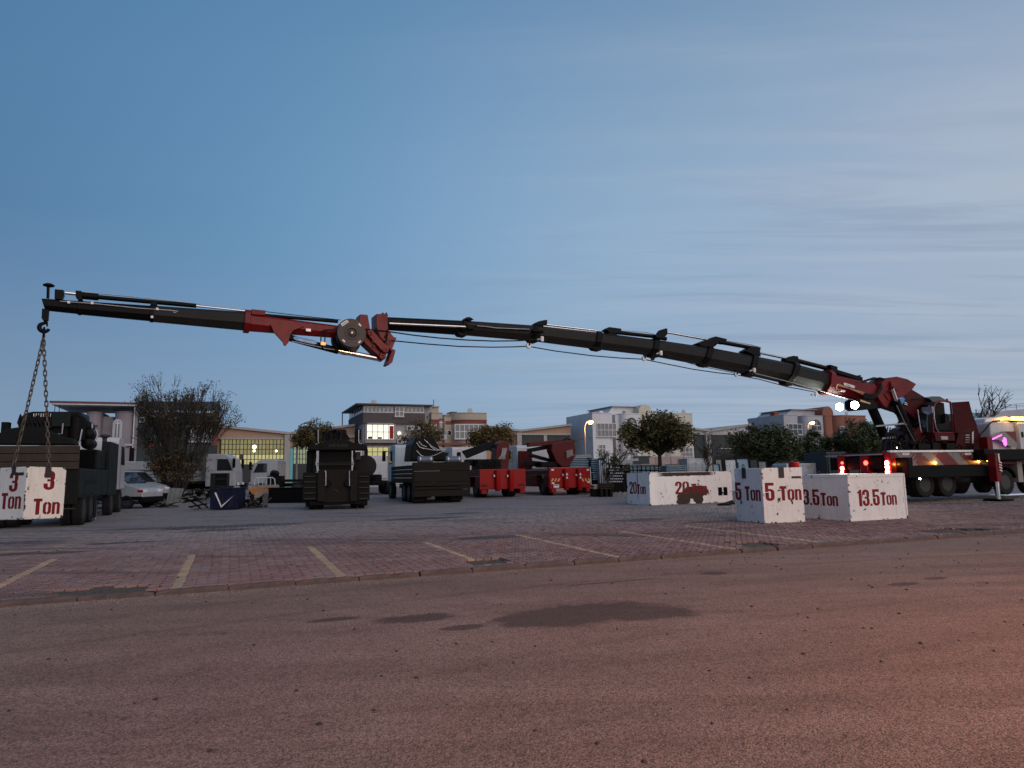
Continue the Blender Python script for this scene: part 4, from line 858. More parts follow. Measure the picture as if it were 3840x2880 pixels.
# rear end: three red uprights carrying the lamp clusters (rear face is local x = xr)
for px, nl in ((3329, 3), (3158, 1), (3243, 0)):
    y_, z_ = CF.onx(px, 1735, xr); ztop = CF.onx(px, 1697 if px > 3300 else 1708, xr)[1]
    cpart(MB().box(xr - .05, xr + .25, y_ - (.20 if nl == 3 else .16), y_ + (.12 if nl == 3 else .22), zlo - .35, ztop), 'rear_upright', M_CRED, bev=.02)
for px, py, r, m in ((3326, 1736, .10, L_REDC), (3328, 1753, .10, L_REDC), (3329, 1769, .10, L_REDC), (3159, 1757, .09, L_REDC), (3246, 1736, .085, L_RED), (3158, 1771, .06, L_REDC), (3158, 1736, .05, L_RED)):
    y_, z_ = CF.onx(px, py, xr - .06); o = cpart(MB().lathe([(r * .88, -.04), (r * .95, -.024), (r * .95, 0)], c=(xr - .055, y_, z_), ax='x', n=20), 'tail_lamp', m); 
    cpart(MB().lathe([(r * 1.12, -.02), (r * 1.2, .01)], c=(xr - .05, y_, z_), ax='x', n=20), 'lamp_bezel', L_RED, o)
    if m is L_REDC and r > .08:
        lg = bpy.data.lights.new('lamp_glow', 'POINT'); lg.energy = 7; lg.color = (1, .05, .03); lg.shadow_soft_size = .08; lo = bpy.data.objects.new('lamp_glow', lg); COL.objects.link(lo); lo.parent = o; lo.location = (xr - .2, y_, z_)
yl, _ = CF.onx(3110, 1740, xr); yr, _ = CF.onx(3320, 1740, xr)
cpart(MB().box(xr + .05, xr + .2, yr + .25, yl, zdk - .75, zdk - .18), 'rear_gap_shade', M_BLK, bev=.02)  # black sheet paints in the dark gaps between the uprights
cpart(MB().box(xr - .02, xr + .1, yr + .1, yl + .2, zdk - .12, zdk - .06), 'rear_rail', M_STEEL)
cpart(MB().box(xr - .1, xr + .1, yr, yl, zlo - .45, zlo - .3), 'bumper', M_BLK, bev=.02)
cpart(MB().box(xr + .1, xr + .16, yr + .9, yr + 1.4, zlo - .25, zlo - .13), 'number_plate', M_DIAL)
# outrigger boxes, beams, legs
x0, z0 = cp(3400, 1749, -.5); x1, z1 = cp(3722, 1790, -.5)
zb0 = cp(3500, 1790, -.5)[1]; zb1 = cp(3500, 1748, -.5)[1]
cpart(MB().box(x0, x1, -.62, -.25, zb0, zb1), 'outrigger_beam', M_BLK, bev=.02)
cpart(MB().box(x0 - .1, x0 + .22, -.66, 1.2, zb0 - .02, cp(3400, 1715, -.6)[1]), 'outrigger_housing', M_BLK, bev=.05)
cpart(MB().box(x0 + .1, x0 + .6, .2, 2.2, .55, zb0), 'axle_beam', M_BLK)
xp, _ = cp(3735, 1800, -.8); lz_ = lambda py: cp(3735, py, -.8)[1]
cpart(MB().box(xp - .17, xp + .17, -.98, -.62, lz_(1806), lz_(1700)), 'outrigger_sleeve', M_CRED, bev=.02)
pz = max(lz_(1872), .06)
cpart(MB().tube([(xp + .02, -.8, lz_(1806)), (xp + .02, -.8, .08)], .105, 18), 'outrigger_ram', M_CHR, smooth=True)
cpart(MB().box(xp - .42, xp + .46, -1.2, -.4, .0, .09), 'outrigger_pad', M_BLK, bev=.02)
hz_ = cpart(MB().box(xp + .0, xp + .20, -1.0, -.985, lz_(1768), lz_(1732)), 'hazard_plate', M_CRED)
for k in range(4): zz = lz_(1768) + .05 + k * .12; cpart(MB().prism([(xp + .01, -1.003, zz), (xp + .19, -1.003, zz - .06), (xp + .19, -1.003, zz - .01), (xp + .01, -1.003, zz + .05)], (0, .002, 0)), 'hazard_stripe', M_DIAL, hz_)
cpart(MB().box(xp + .02, xp + .1, -.995, -.985, lz_(1728), lz_(1702)), 'sticker', M_DIAL)
xa, za = cp(3698, 1686, -.3); xb, zb_ = cp(3900, 1726, -.3)
cpart(MB().box(xp - .2, xb + 2.5, -.55, .2, cp(3760, 1726, -.5)[1], cp(3760, 1684, -.5)[1]), 'front_outrigger', M_BLK, bev=.03)
cpart(MB().box(cp(3703, 1690, -.1)[0], cp(3722, 1690, -.1)[0], -.15, .25, zdk, cp(3710, 1638, -.1)[1]), 'stowage_post', M_CRED, bev=.02)
# wheels (lifted just clear of the ground)
for k in range(2):
    for yy, o_ in ((.0, -1), (.36, 1), (2.1, -1), (2.45, 1)): wheel(crane, 1.4 * k, yy + .17, WZ, .57, .31, o_)
xw = cp(3773, 1797, .0)[0]
for xx in (xw, xw + 1.75): 
    for yy, o_ in ((.17, -1), (2.3, 1)): wheel(crane, xx, yy, WZ - .02, .57, .34, o_)
for xx in (2.75, 4.1):
    for yy in (2.2,): wheel(crane, xx, yy, WZ, .57, .34, 1)
ap = [(xw + .82 * math.cos(rad(a)), WZ + .78 * math.sin(rad(a))) for a in range(15, 181, 15)]; ap2 = [(xw + .72 * math.cos(rad(a)), WZ + .68 * math.sin(rad(a))) for a in range(180, 14, -15)]
cpart(MB().xz(ap + ap2, -.02, .5), 'mudguard', M_BLK)
cpart(MB().box(xw + .85, xw + 1.2, -.03, .3, .75, zlo + .15), 'lower_skirt', M_GRYP, bev=.02)
cpart(MB().box(xw - .9, xw + 2.8, .0, .5, WZ + .8, zlo + .15), 'lower_skirt', M_CRED, bev=.02)
cpart(MB().lathe([(.38, 0), (.4, .1), (.4, 1.3), (.38, 1.4)], c=(2.0, .75, .85), ax='x', n=20), 'fuel_tank', M_BLK, smooth=True)
# driver's cab with sleeper
xk0, zk = cp(3655, 1588, .1); xk1, _ = cp(3800, 1588, .1); zcb = zdk - .1
kt = cp(3720, 1580, .2)[1]
cpart(MB().prism([(xk0 + 1.2, .2, zcb), (xk0 + 1.2, .2, kt - .1), (xk0 + 1.35, .2, kt), (xk1 + .2, .2, kt + .02), (xk1 + .2, .2, zcb)], (0, 2.1, 0)), 'sleeper_cab', M_WHT, bev=.06)
cb = cpart(MB().prism([(xk1 + .25, .02, zcb - .5), (xk1 + .25, .02, kt - .05), (xk1 + 2.0, .02, kt - .1), (xk1 + 2.25, .02, zcb + .5), (xk1 + 2.3, .02, zcb - .6)], (0, 2.45, 0)), 'driver_cab', M_WHT, bev=.05)
cpart(MB().box(xk1 + .8, xk1 + 1.7, .0, .018, zcb + .55, kt - .35), 'side_window', M_GLASS, cb); cpart(MB().box(xk1 + .35, xk1 + .5, .0, .018, zcb + .75, kt - .5), 'air_vent', M_BLK, cb)
xs0, zs0 = cp(3683, 1580, .6); xs1, zs1 = cp(3788, 1568, .6)
cpart(MB().prism([(xs0, .5, zs0 - .1), (xs0 + .1, .5, zs0 + .12), (xs1 - .5, .5, zs1 + .1), (xs1 - .1, .5, zs1 + .02), (xs1 + .1, .5, zs0 - .1)], (0, 1.5, 0)), 'roof_fairing', M_WHT, bev=.05)
lbz = cp(3810, 1576, .2)[1]; lb_ = cpart(MB().box(xk1 - .1, xk1 + .3, .1, 2.3, lbz - .08, lbz), 'light_bar', M_BLK, bev=.02)
for k in range(4):
    x, z = cp(3800 + k * 16, 1569, .1); o = cpart(MB().lathe([(.1, -.05), (.1, .05), (.05, .1)], c=(xk1 + .1 + k * .32, .15, lbz + .06), n=12), 'beacon', L_AMB, lb_)
lg = bpy.data.lights.new('lamp_glow', 'POINT'); lg.energy = 9; lg.color = (1, .45, .08); lg.shadow_soft_size = .15; lo = bpy.data.objects.new('lamp_glow', lg); COL.objects.link(lo); lo.parent = lb_; lo.location = (xk1 - .3, -.1, lbz + .15)
# perforated guard with the magenta lion
gp = [cp(px, py, .0) for px, py in ((3708, 1640), (3752, 1618), (3806, 1618), (3814, 1680), (3790, 1676), (3740, 1650), (3720, 1648))]
def perf():
    m, q, p = newmat('perforated_sheet'); v = q.n('ShaderNodeTexVoronoi', {'Vector': q.mapv(objc(q), (1, 0, 1)), 'Scale': 11.0, 'Randomness': .0}).outputs['Distance']
    s = q.n('ShaderNodeSeparateXYZ', {0: objc(q)}); k = q.ramp(q.math('ADD', s.outputs[0], q.math('MULTIPLY', s.outputs[2], 1.2)), .1, .11)
    d = q.math('SUBTRACT', q.math('ADD', s.outputs[0], q.math('MULTIPLY', s.outputs[2], 1.5)), gp[3][0] + gp[3][1] * 1.5 + .35)
    c = q.mix(q.math('GREATER_THAN', d, 0.0), (.30, .28, .27), (.18, .015, .014)); c = q.mix(q.ramp(v, .30, .34, (1, 1, 1, 1), (0, 0, 0, 1)), c, (.008, .008, .008)); q.L.new(c, p.inputs['Base Color']); p.inputs['Roughness'].default_value = .5; return m
gd = cpart(MB().xz(gp, -.03, .0), 'perforated_guard', perf())
lx, lz2 = cp(3767, 1656, -.04); s_ = .17
lion = [(-.35, .75), (.05, .95), (.55, .85), (.85, .5), (.95, -.1), (.85, -.75), (.55, -.85), (.45, -.6), (.3, -.95), (.0, -1.1), (-.12, -.7), (-.45, -.8), (-.55, -.35), (-.4, -.25), (-.8, -.1), (-.95, .2), (-.6, .35)]
cpart(MB().xz([(lx + x * s_, lz2 + z * s_ * 1.25) for x, z in lion], -.045, -.035), 'lion_emblem', L_MAG, gd)
a_, b_ = cp(3720, 1648, -.05), cp(3756, 1631, -.05); cpart(MB().bar((a_[0], -.05, a_[1]), (b_[0], -.05, b_[1]), .03, .05), 'led_strip', L_MAG, gd)
# engine cowl with louvres behind the operator cab
cw = [cp(px, py, .9) for px, py in ((3560, 1688), (3572, 1615), (3600, 1575), (3640, 1600), (3655, 1640), (3660, 1690))]
co_ = cpart(MB().xz(cw, .6, 2.0), 'engine_cowl', M_CRED_SHADE, bev=.03)
for k in range(7):
    x, z = cp(3628, 1604 + k * 9, .58); cpart(MB().box(x - .14, x + .14, .57, .595, z - .03, z + .02), 'louvre', M_STEEL, co_)
for k in range(6):
    x, z = cp(3648, 1616 + k * 8.5, .58); cpart(MB().xz([(x - .07, z - .05), (x + .02, z - .05), (x + .06, z + .05), (x - .03, z + .05)], .57, .59), 'louvre', M_DIAL, co_)
pts = [cp(px, py, .2) for px, py in ((3668, 1634), (3690, 1612), (3706, 1590), (3720, 1580), (3745, 1578))]; cpart(MB().tube([(x, .15, z) for x, z in pts], .03, 8), 'hose', M_HOSE, smooth=True)
# dense hoses, drums and guards around the column and the deck
RH = random.Random(12)
for k in range(16):
    px = 3318 + k * 13 + RH.uniform(-4, 4); pts_ = [(px, 1688), (px + RH.uniform(-8, 8), 1672 - RH.uniform(0, 20)), (px + RH.uniform(5, 22), 1655 - RH.uniform(0, 25)), (px + RH.uniform(14, 36), 1668 + RH.uniform(-6, 8)), (px + RH.uniform(24, 46), 1688)]
    pxtube(pts_, RH.uniform(1.6, 2.8), 'hose', M_HOSE, c=.85 + RH.uniform(-.1, .25))
for px0, px1, py0, py1, c in ((3330, 3352, 1655, 1676, .7), (3388, 3412, 1662, 1686, .9), (3425, 3470, 1664, 1684, 1.25), (3478, 3500, 1660, 1688, 1.25), (3530, 3560, 1662, 1684, 1.3)):
    plate([(px0, py0), (px1, py0 + 2), (px1, py1), (px0, py1)], 'valve_bank', M_BLK, c - .25, c)
for k in range(5): pxtube([(3330 + k * 9, 1600 + k * 3), (3322 + k * 10, 1630), (3326 + k * 10, 1656)], 1.7, 'hose', M_HOSE, c=.82)
for px, py, r_ in ((3400, 1640, 13), (3352, 1630, 9)): disc(px, py, .3, .72, r_, 'slew_gear', M_BLK)
for k in range(6): pxtube([(3560 + k * 16, 1688), (3566 + k * 15, 1674 - (k % 3) * 5), (3580 + k * 14, 1682)], 2.0, 'hose', M_HOSE, c=1.2)
for k in range(4): pxtube([(3366 + k * 5, 1560 + k * 6), (3380 + k * 6, 1584 + k * 5), (3390 + k * 8, 1620), (3402 + k * 8, 1650)], 1.8, 'hose', M_HOSE, c=.7)
# ------------------------------------------------------------------ chain sling between hook and the 3 ton weight
def chain_link():
    pts = [(0, .034 * math.cos(a), .055 * math.sin(a) + (.03 if math.sin(a) > 0 else -.03)) for a in [i * math.pi / 6 for i in range(12)]]; pts.append(pts[0]); b = MB(); b.tube(pts, .014, 6, cap=False); return b.mesh('chain_link', paint('chain_steel', (.10, .08, .055), .5, metal=.5, dirt=.6, scale=9, streak=False), smooth=True)
ME_LINK = chain_link()
top3 = BF.o + BF.x * hk.x + BF.y * 0 + Vector((0, 0, hk.z))
sl = thing('chain_sling', 'two leg steel chain sling hanging from the crane hook', 'chain', Frame(top3, BF.yaw)); SF = Frame(top3, BF.yaw)
ring = MB().tube([Vector((.0, .07 * math.cos(a), -.13 + .13 * math.sin(a))) for a in [i * math.pi / 8 for i in range(17)]], .022, 8, cap=False).build('master_ring', M_BLK, sl, smooth=True)
Mw = Matrix.LocRotScale(W3FR.o, __import__('mathutils').Euler((rad(-1.0), rad(1.5), W3FR.yaw)), None)
for tgt in ((.51 * w3, -.03, h3 + .02), (-.03, .46 * d3, h3 + .02)):
    e = SF.loc(Mw @ Vector(tgt)); s0 = Vector((0, 0, -.27)); n = int((e - s0).length / .125); d = (e - s0).normalized(); qz = d.to_track_quat('-Z', 'X')
    for i in range(n + 1):
        p = s0 + (e - s0) * (i / n); o = link('chain_link', ME_LINK, sl, p); o.rotation_euler = (qz @ Matrix.Rotation(rad(90 * (i % 2) + 20), 3, 'Z').to_quaternion()).to_euler()
# ------------------------------------------------------------------ parked trucks, tails to the road (x forward = away from the kerb, y left)
M_OLV = paint('olive_black', (.006, .0065, .006), .6, dirt=.5, dirtcol=(.013, .011, .009), scale=1.5, spec=.12)
M_OLV2 = paint('olive_brown_steel', (.0135, .012, .0095), .65, dirt=.6, dirtcol=(.012, .010, .008), scale=1.1, spec=.12)
M_DGRN = paint('dark_green_paint', (.009, .015, .0135), .5, dirt=.4, dirtcol=(.014, .013, .01), scale=1.4, spec=.12)
M_WOOD = paint('weathered_board', (.040, .026, .014), .85, dirt=.7, dirtcol=(.016, .012, .008), scale=1.6)
M_PALE = paint('pale_blue_cab', (.44, .50, .53), .4, dirt=.45, dirtcol=(.2, .2, .19), scale=1.3)
M_DRED = paint('dark_red_steel', (.085, .006, .007), .45, dirt=.4, dirtcol=(.02, .006, .006), scale=1.5, spec=.2)
M_YSTR = flat('yellow_reflective', (.55, .36, .12), .5)
M_HATCH = flat('ladder_steel', (.035, .033, .028), .5, .2, .3)
class Tr:
    def __init__(s, name, label, cat, gp, group=None, yaw=None, hw=1.27):
        s.fr = Frame(G(*gp), (YAW + math.pi / 2) if yaw is None else yaw); s.t = thing(name, label, cat, s.fr, group); s.hw = hw
    def r(s, px, py, x=0.0): return s.fr.onx(px, py, x)          # rear plane -> (y,z)
    def l(s, px, py, y=None): return s.fr.ony(px, py, s.hw if y is None else y)   # left side plane -> (x,z)
    def p(s, b, name, m, parent=None, **k): return b.build(name, m, parent or s.t, **k)
    def rbox(s, px0, px1, py0, py1, d, name, m, x=0.0, parent=None, bev=.015):
        (ya, za), (yb, zb) = s.r(px0, py0, x), s.r(px1, py1, x); return s.p(MB().box(x, x + d, ya, yb, za, zb), name, m, parent, bev=bev)
    def wheels(s, xs, R=.54, dual=True, steer=()):
        for x in xs:
            for sg in (1, -1):
                wheel(s.t, x, sg * (s.hw - .16), R, R, .3, sg)
                if dual and x not in steer: wheel(s.t, x, sg * (s.hw - .5), R, R, .3, sg)
    def chassis(s, L, z=.95, m=None): s.p(MB().box(.3, L, -.42, .42, z - .28, z), 'chassis', m or M_BLK, bev=.02)
    def cab(s, x0, L, z0, z1, m, mirrors=True, hw=None):
        hw = hw or s.hw - .03
        pr = [(x0, z0), (x0, z1 - .12), (x0 + .15, z1), (x0 + L * .62, z1), (x0 + L * .9, z1 - .35), (x0 + L, z0 + (z1 - z0) * .45), (x0 + L + .05, z0)]
        c = s.p(MB().xz(pr, -hw, hw), 'cab', m, bev=.06, seg=3)
        zw0, zw1 = z0 + (z1 - z0) * .48, z1 - (z1 - z0) * .16
        for sg in (1, -1):
            s.p(MB().xz([(x0 + L * .38, zw0), (x0 + L * .38, zw1), (x0 + L * .74, zw1), (x0 + L * .9, zw0)], sg * (hw - .01), sg * (hw + .006)), 'side_window', M_GLASS, c)
            s.p(MB().xz([(x0 + L * .34, z0 + .05), (x0 + L * .345, z0 + .05), (x0 + L * .345, zw1 + .05), (x0 + L * .34, zw1 + .05)], sg * hw, sg * (hw + .008)), 'door_seam', M_BLK, c)
            if mirrors:
                s.p(MB().box(x0 + L * .93, x0 + L * 1.02, sg * (hw + .16), sg * (hw + .36), zw0 + .2, zw0 + .85), 'mirror', M_BLK, c, bev=.04)
                s.p(MB().tube([(x0 + L * .9, sg * hw, zw1), (x0 + L * .97, sg * (hw + .2), zw1 + .05), (x0 + L * .97, sg * (hw + .25), zw0 + .8)], .015, 6), 'mirror_arm', M_BLK, c)
        for k in range(3): s.p(MB().box(x0 - .012, x0 + .01, -hw * .7 + k * hw * .5, -hw * .7 + k * hw * .5 + .32, z0 + .5, z1 - .5), 'rear_rib', m, c, bev=.01)
        return c
    def tail(s, sg, y, z): return s.p(MB().box(-.03, .01, y - .14, y + .14, z - .06, z + .06), 'tail_light', M_RED2, bev=.01)
# --- AKKAR truck, dark, square to us
A = Tr('crane_truck', 'dark truck with counterweight lettered AKKAR on its back', 'truck', (1262, 1911), 'parked trucks', yaw=rad(103.5))
A.wheels([1.1, 2.45, 7.0], steer=(7.0,)); A.chassis(8.6)
A.rbox(1196, 1317, 1760, 1882, .35, 'rear_body', M_OLV2, x=.02)
for px0, px1, inner in ((1136, 1188, 1), (1342, 1386, 0)):
    A.rbox(px0, px1, 1772, 1876, 1.5, 'side_locker', M_OLV)
    for k in range(5): A.rbox(px0 + 4, px1 - 4, 1785 + k * 21, 1788 + k * 21, .05, 'step', M_HATCH, x=-.07)
for px0, px1 in ((1192, 1218), (1314, 1340)): A.rbox(px0, px1, 1765, 1880, .2, 'outrigger_box', M_OLV2, x=-.16)
for px, sg in ((1222, 1), (1310, -1)):
    pts = [A.r(px - sg * 4, 1766), A.r(px, 1768), A.r(px, 1800), A.r(px - sg * .5, 1822)]; A.p(MB().tube([(-.2, y, z) for y, z in pts], .028, 8), 'hydraulic_pipe', M_STEEL, smooth=True)
    y, z = A.r(px + sg * 6, 1812, -.1); A.p(MB().lathe([(.14, -.05), (.16, 0), (.16, .1)], c=(-.12, y, z), ax='x', n=16), 'outrigger_roller', M_BLK, smooth=True)
y, z = A.r(1263, 1840, -.02)
for k in range(3): A.p(MB().bar((-.005, y - .1 + k * .06, z - .08 + .04 * k), (-.005, y + .05 + k * .06, z + .06), .012, .03), 'stencil_mark', M_HATCH)
cwp = [A.r(px, py, -.3) for px, py in ((1151, 1688), (1158, 1672), (1205, 1662), (1238, 1648), (1300, 1648), (1325, 1660), (1375, 1668), (1379, 1688))]
cwt = A.p(MB().yz(cwp, -.45, .5), 'counterweight', M_OLV, bev=.03)
(ya, za), (yb, zb) = A.r(1232, 1677, -.46), A.r(1306, 1666, -.46); text(cwt, 'AKKAR', (-.462, ya, za), (0, -1, 0), (0, 0, 1), .15, ya - yb, M_HATCH)
A.rbox(1196, 1318, 1690, 1758, 1.4, 'crane_pedestal', M_BLK, x=.1)
for px0, px1, py0 in ((1185, 1193, 1612), (1335, 1345, 1606)): A.rbox(px0, px1, py0, 1662, .2, 'stack_post', M_BLK, x=.3)
for px in (1193, 1345): 
    pts = [A.r(px, 1612, .2), A.r(px, 1655, .2), A.r(px + 3, 1662, .2)]; A.p(MB().tube([(.2, y, z) for y, z in pts], .022, 6), 'exhaust_pipe', M_STEEL)
for k in range(11):
    px = 1212 + k * 8; pts = [A.r(px + random.uniform(-3, 3), py, .35) for py in (1652, 1632 - (k % 4) * 5, 1612 + abs(k - 6) * 3, 1618 + (k % 3) * 4)] + [A.r(px + 18, 1650, .8)]
    A.p(MB().tube([(.3 + random.uniform(-.1, .3) + i * .06, y, z) for i, (y, z) in enumerate(pts)], .05, 6), 'hose_bundle', M_HOSE, smooth=True)
A.rbox(1240, 1300, 1610, 1652, 1.0, 'slew_motor', M_BLK, x=.5, bev=.08); A.rbox(1218, 1246, 1620, 1652, .6, 'valve_bank', M_BLK, x=.4, bev=.05)
for py in (1738, 1744): 
    y0_, z0_ = A.r(1188, py, -.1); y1_, _ = A.r(1328, py, -.1); A.p(MB().tube([(-.1, y0_, z0_), (-.1, y1_, z0_)], .02, 6), 'hydraulic_pipe', M_HATCH)
for sg, px in ((1, 1180), (-1, 1330)):
    for k in range(4): 
        pts = [A.r(px + sg * 5 * math.sin(j * 1.3 + k), 1690 + j * 20, -.02 - .04 * k) for j in range(5)]; A.p(MB().tube([(-.05 + .05 * k, y, z) for y, z in pts], .03, 6), 'hose', M_HOSE, smooth=True)
A.rbox(1330, 1352, 1695, 1725, .4, 'valve_bank', M_HATCH, x=.1, bev=.03); A.rbox(1150, 1180, 1690, 1772, .9, 'tool_box', M_BLK, x=.3)
yz_ = A.r(1370, 1748, .3); A.p(MB().lathe([(.42, -.12), (.5, -.1), (.52, 0), (.5, .1), (.42, .12)], c=(.5, yz_[0], yz_[1]), ax='x', n=24), 'spare_tyre', M_TYRE, smooth=True)
A.cab(5.9, 2.2, 1.15, 3.25, M_WHT); A.rbox(1160, 1376, 1880, 1890, .1, 'under_run_bar', M_BLK, x=.1)
# --- olive flatbed carrying a folded crane
B = Tr('flatbed_truck', 'olive brown flatbed truck with high tailboard and folded crane', 'truck', (1656, 1887), 'parked trucks', yaw=rad(110.5))
B.wheels([1.0, 2.3, 3.6, 7.6], steer=(7.6,)); B.chassis(9)
tbz = [B.r(1660, py)[1] for py in (1734, 1762, 1800, 1816, 1826, 1836, 1860)]
yL, yR = B.r(1551, 1800)[0], B.r(1760, 1800)[0]
for i, (py0, py1) in enumerate(((1733, 1765), (1766, 1806), (1807, 1822), (1825, 1835), (1837, 1861))):
    z1_, z0_ = B.r(1660, py0)[1], B.r(1660, py1)[1]; B.p(MB().box(-.03 - .02 * (i % 2), .09, yR, yL, z0_, z1_), 'tailboard_plank', M_OLV2, bev=.012)
B.p(MB().box(.0, .1, yR - .04, yR + .06, tbz[-1], tbz[0]), 'corner_post', M_OLV2); B.p(MB().box(.0, .1, yL - .02, yL + .06, tbz[-1], tbz[0]), 'corner_post', M_OLV2)
bz = tbz[0]
for k in range(4): B.p(MB().box(.15, 5.9, yL - .02, yL + .05, bz - .32 - k * .22, bz - .12 - k * .22), 'side_plank', M_OLV2 if k < 2 else M_OLV, bev=.01)
B.p(MB().box(.15, 5.9, yR + .02, yL - .04, bz - 1.0, bz - .9), 'load_bed', M_OLV); B.p(MB().box(.2, 5.9, yL - .3, yL - .02, bz - 1.05, bz - .9), 'bed_skirt', M_OLV)
B.p(MB().box(.2, 5.9, yR, yR + .06, bz - .9, bz - .1), 'side_plank', M_OLV2)
pts = [B.r(px, py, 2.4) for px, py in ((1528, 1730), (1535, 1668), (1548, 1646), (1612, 1643), (1618, 1652), (1640, 1690), (1660, 1700), (1668, 1730))]
B.p(MB().yz(pts, 1.6, 3.4), 'folded_crane', M_BLK, bev=.06)
for a, b2 in (((1562, 1660), (1590, 1684)), ((1562, 1690), (1598, 1716)), ((1598, 1716), (1668, 1690)), ((1590, 1648), (1650, 1690)), ((1583, 1680), (1668, 1688)), ((1600, 1655), (1640, 1692)), ((1570, 1655), (1600, 1676))):
    (y0_, z0_), (y1_, z1_) = B.r(*a, 1.5), B.r(*b2, 1.5); B.p(MB().tube([(1.5, y0_, z0_), (1.45, (y0_ + y1_) / 2 + .05, (z0_ + z1_) / 2 - .06), (1.5, y1_, z1_)], .022, 6), 'hydraulic_pipe', M_STEEL, smooth=True)
for px0, px1 in ((1566, 1622), (1670, 1728)):
    (y0_, z0_), (y1_, _) = B.r(px0, 1724, .8), B.r(px1, 1724, .8); cy = B.p(MB().lathe([(.15, 0), (.19, .03), (.19, y0_ - y1_ - .03), (.15, y0_ - y1_)], c=(.8, y1_, z0_), ax='y', n=18), 'air_tank', paint('tank_blue%d' % px0, (.09, .12, .17), .4, dirt=.3), smooth=True)
    for f in (.15, .85): B.p(MB().lathe([(.2, -.03), (.2, .03)], c=(.8, y1_ + (y0_ - y1_) * f, z0_), ax='y', n=18), 'tank_strap', M_STEEL, cy)
B.cab(6.2, 2.3, 1.1, 3.3, M_PALE)
for T_, w_, z_ in ((A, 1.1, 1.0), (B, 1.05, .82)):
    for sg in (1, -1): T_.p(MB().box(.62, .65, sg * w_ - .28, sg * w_ + .28, .12, .75), 'mud_flap', M_HOSE)
# --- two red crane trucks
def red_truck(name, label, gp, face, cyl, marks, cabm, bed):
    T = Tr(name, label, 'crane truck', gp, 'red crane trucks'); T.wheels([1.5, 6.6] if not marks else [1.5, 6.6], steer=(6.6,), R=.52); T.chassis(8)
    px0, px1, py0, py1 = face; (y0_, z1_), (y1_, z0_) = T.r(px0, py0), T.r(px1, py1); y0_, y1_ = max(y0_, y1_), min(y0_, y1_)
    T.p(MB().box(.0, .28, y1_, y0_, z0_, z1_), 'tail_box', M_RED2, bev=.02)
    T.p(MB().box(.3, 5.3, y1_ + .02, y0_ - .02, z1_ - .42, z1_ - .01), 'deck', M_DRED, bev=.02); T.p(MB().box(.3, 1.0, y1_ + .03, y0_ - .03, z0_ + .1, z1_ - .43), 'locker', M_DRED, bev=.02)
    T.p(MB().box(2.2, 5.2, y0_ - .5, y0_ - .02, z0_ + .1, z1_ - .43), 'locker', M_DRED, bev=.02)
    for px in cyl:
        y, za = T.r(px, py0 + 2, -.14); zb = T.r(px, py1 + 10, -.14)[1]; c = T.p(MB().lathe([(.15, zb), (.16, zb + .02), (.16, za - .02), (.13, za)], c=(-.12, y, 0), n=18), 'outrigger_cylinder', M_RED2, smooth=True)
        T.p(MB().box(-.2, .0, y - .19, y + .19, .55, zb + .12), 'outrigger_foot', M_BLK, bev=.03)
        T.p(MB().box(-.14, -.02, y + .17, y + .26, (za + zb) / 2 + .22, (za + zb) / 2 + .34), 'catch', M_STEEL)
        if marks:
            for zz in (za - .34, za - .55): T.p(MB().prism([(-.285, y - .08, zz - .07), (-.285, y + .08, zz - .07), (-.285, y, zz + .08)], (.004, 0, 0)), 'warning_triangle', M_DIAL, c)
    for sg in (1, -1):
        y = (y0_ + y1_) / 2 + sg * (y0_ - y1_) * .42; zz = z0_ + .22
        T.p(MB().box(-.015, .01, y - .16, y + .16, zz - .05, zz + .06), 'tail_light', M_DRED if not marks else M_RED2, bev=.01)
        T.p(MB().box(-.1, .3, y - .16, y + .16, z0_ - .25, z0_ - .01), 'mud_flap_bracket', M_RED2, bev=.01)
    return T, y0_, y1_, z0_, z1_
R1, y0_, y1_, z0_, z1_ = red_truck('crane_truck', 'red crane truck with plain tail box and two rear cylinders', (1888, 1866), (1799, 1972, 1760, 1832), (1866, 1916), False, M_WHT, None)
for yy in (y0_ - .25, y1_ + .33): R1.p(MB().box(-.012, .005, yy - .22, yy + .16, z0_ + .18, z0_ + .3), 'recessed_grip', M_DRED)
bm_ = [R1.r(px, py, 2.2) for px, py in ((1846, 1762), (1852, 1690), (1858, 1662), (1880, 1655), (1900, 1660), (1903, 1700), (1898, 1762))]
R1.p(MB().yz(bm_, 1.8, 2.7), 'crane_column', M_DRED, bev=.05)
for k in range(4): 
    (ya, za), (yb, zb) = R1.r(1742, 1716 - k * 7, 2.6), R1.r(1858, 1668 - k * 4, 2.6); R1.p(MB().bar((2.3 + k * .25, ya, za), (2.3 + k * .25, yb, zb), .14, .16), 'folded_boom', M_BLK, bev=.02)
for k in range(5): 
    pts = [R1.r(1884 + k * 4, 1680, 1.7), R1.r(1882 + k * 3, 1705 + k, 1.6), R1.r(1870 + k * 6, 1722, 1.6)]; R1.p(MB().tube([(1.65, y, z) for y, z in pts], .022, 6), 'hydraulic_pipe', M_STEEL)
R1.rbox(1790, 1880, 1722, 1762, 1.2, 'valve_bank', M_BLK, x=1.2, bev=.05); R1.rbox(1758, 1800, 1722, 1745, 1.0, 'oil_tank', M_BLK, x=2.0, bev=.05)
for k in range(6): 
    pts = [R1.r(1800 + k * 12, 1758, 1.0), R1.r(1806 + k * 11, 1735 - (k % 3) * 6, 1.1), R1.r(1830 + k * 9, 1745, 1.3)]; R1.p(MB().tube([(1.1, y, z) for y, z in pts], .03, 6), 'hose', M_HOSE, smooth=True)
(ya, za) = R1.r(1719, 1728, 3.6); R1.p(MB().box(3.4, 3.6, ya - .12, ya + .12, za - .3, za + .55), 'exhaust_stack', M_BLK, bev=.04)
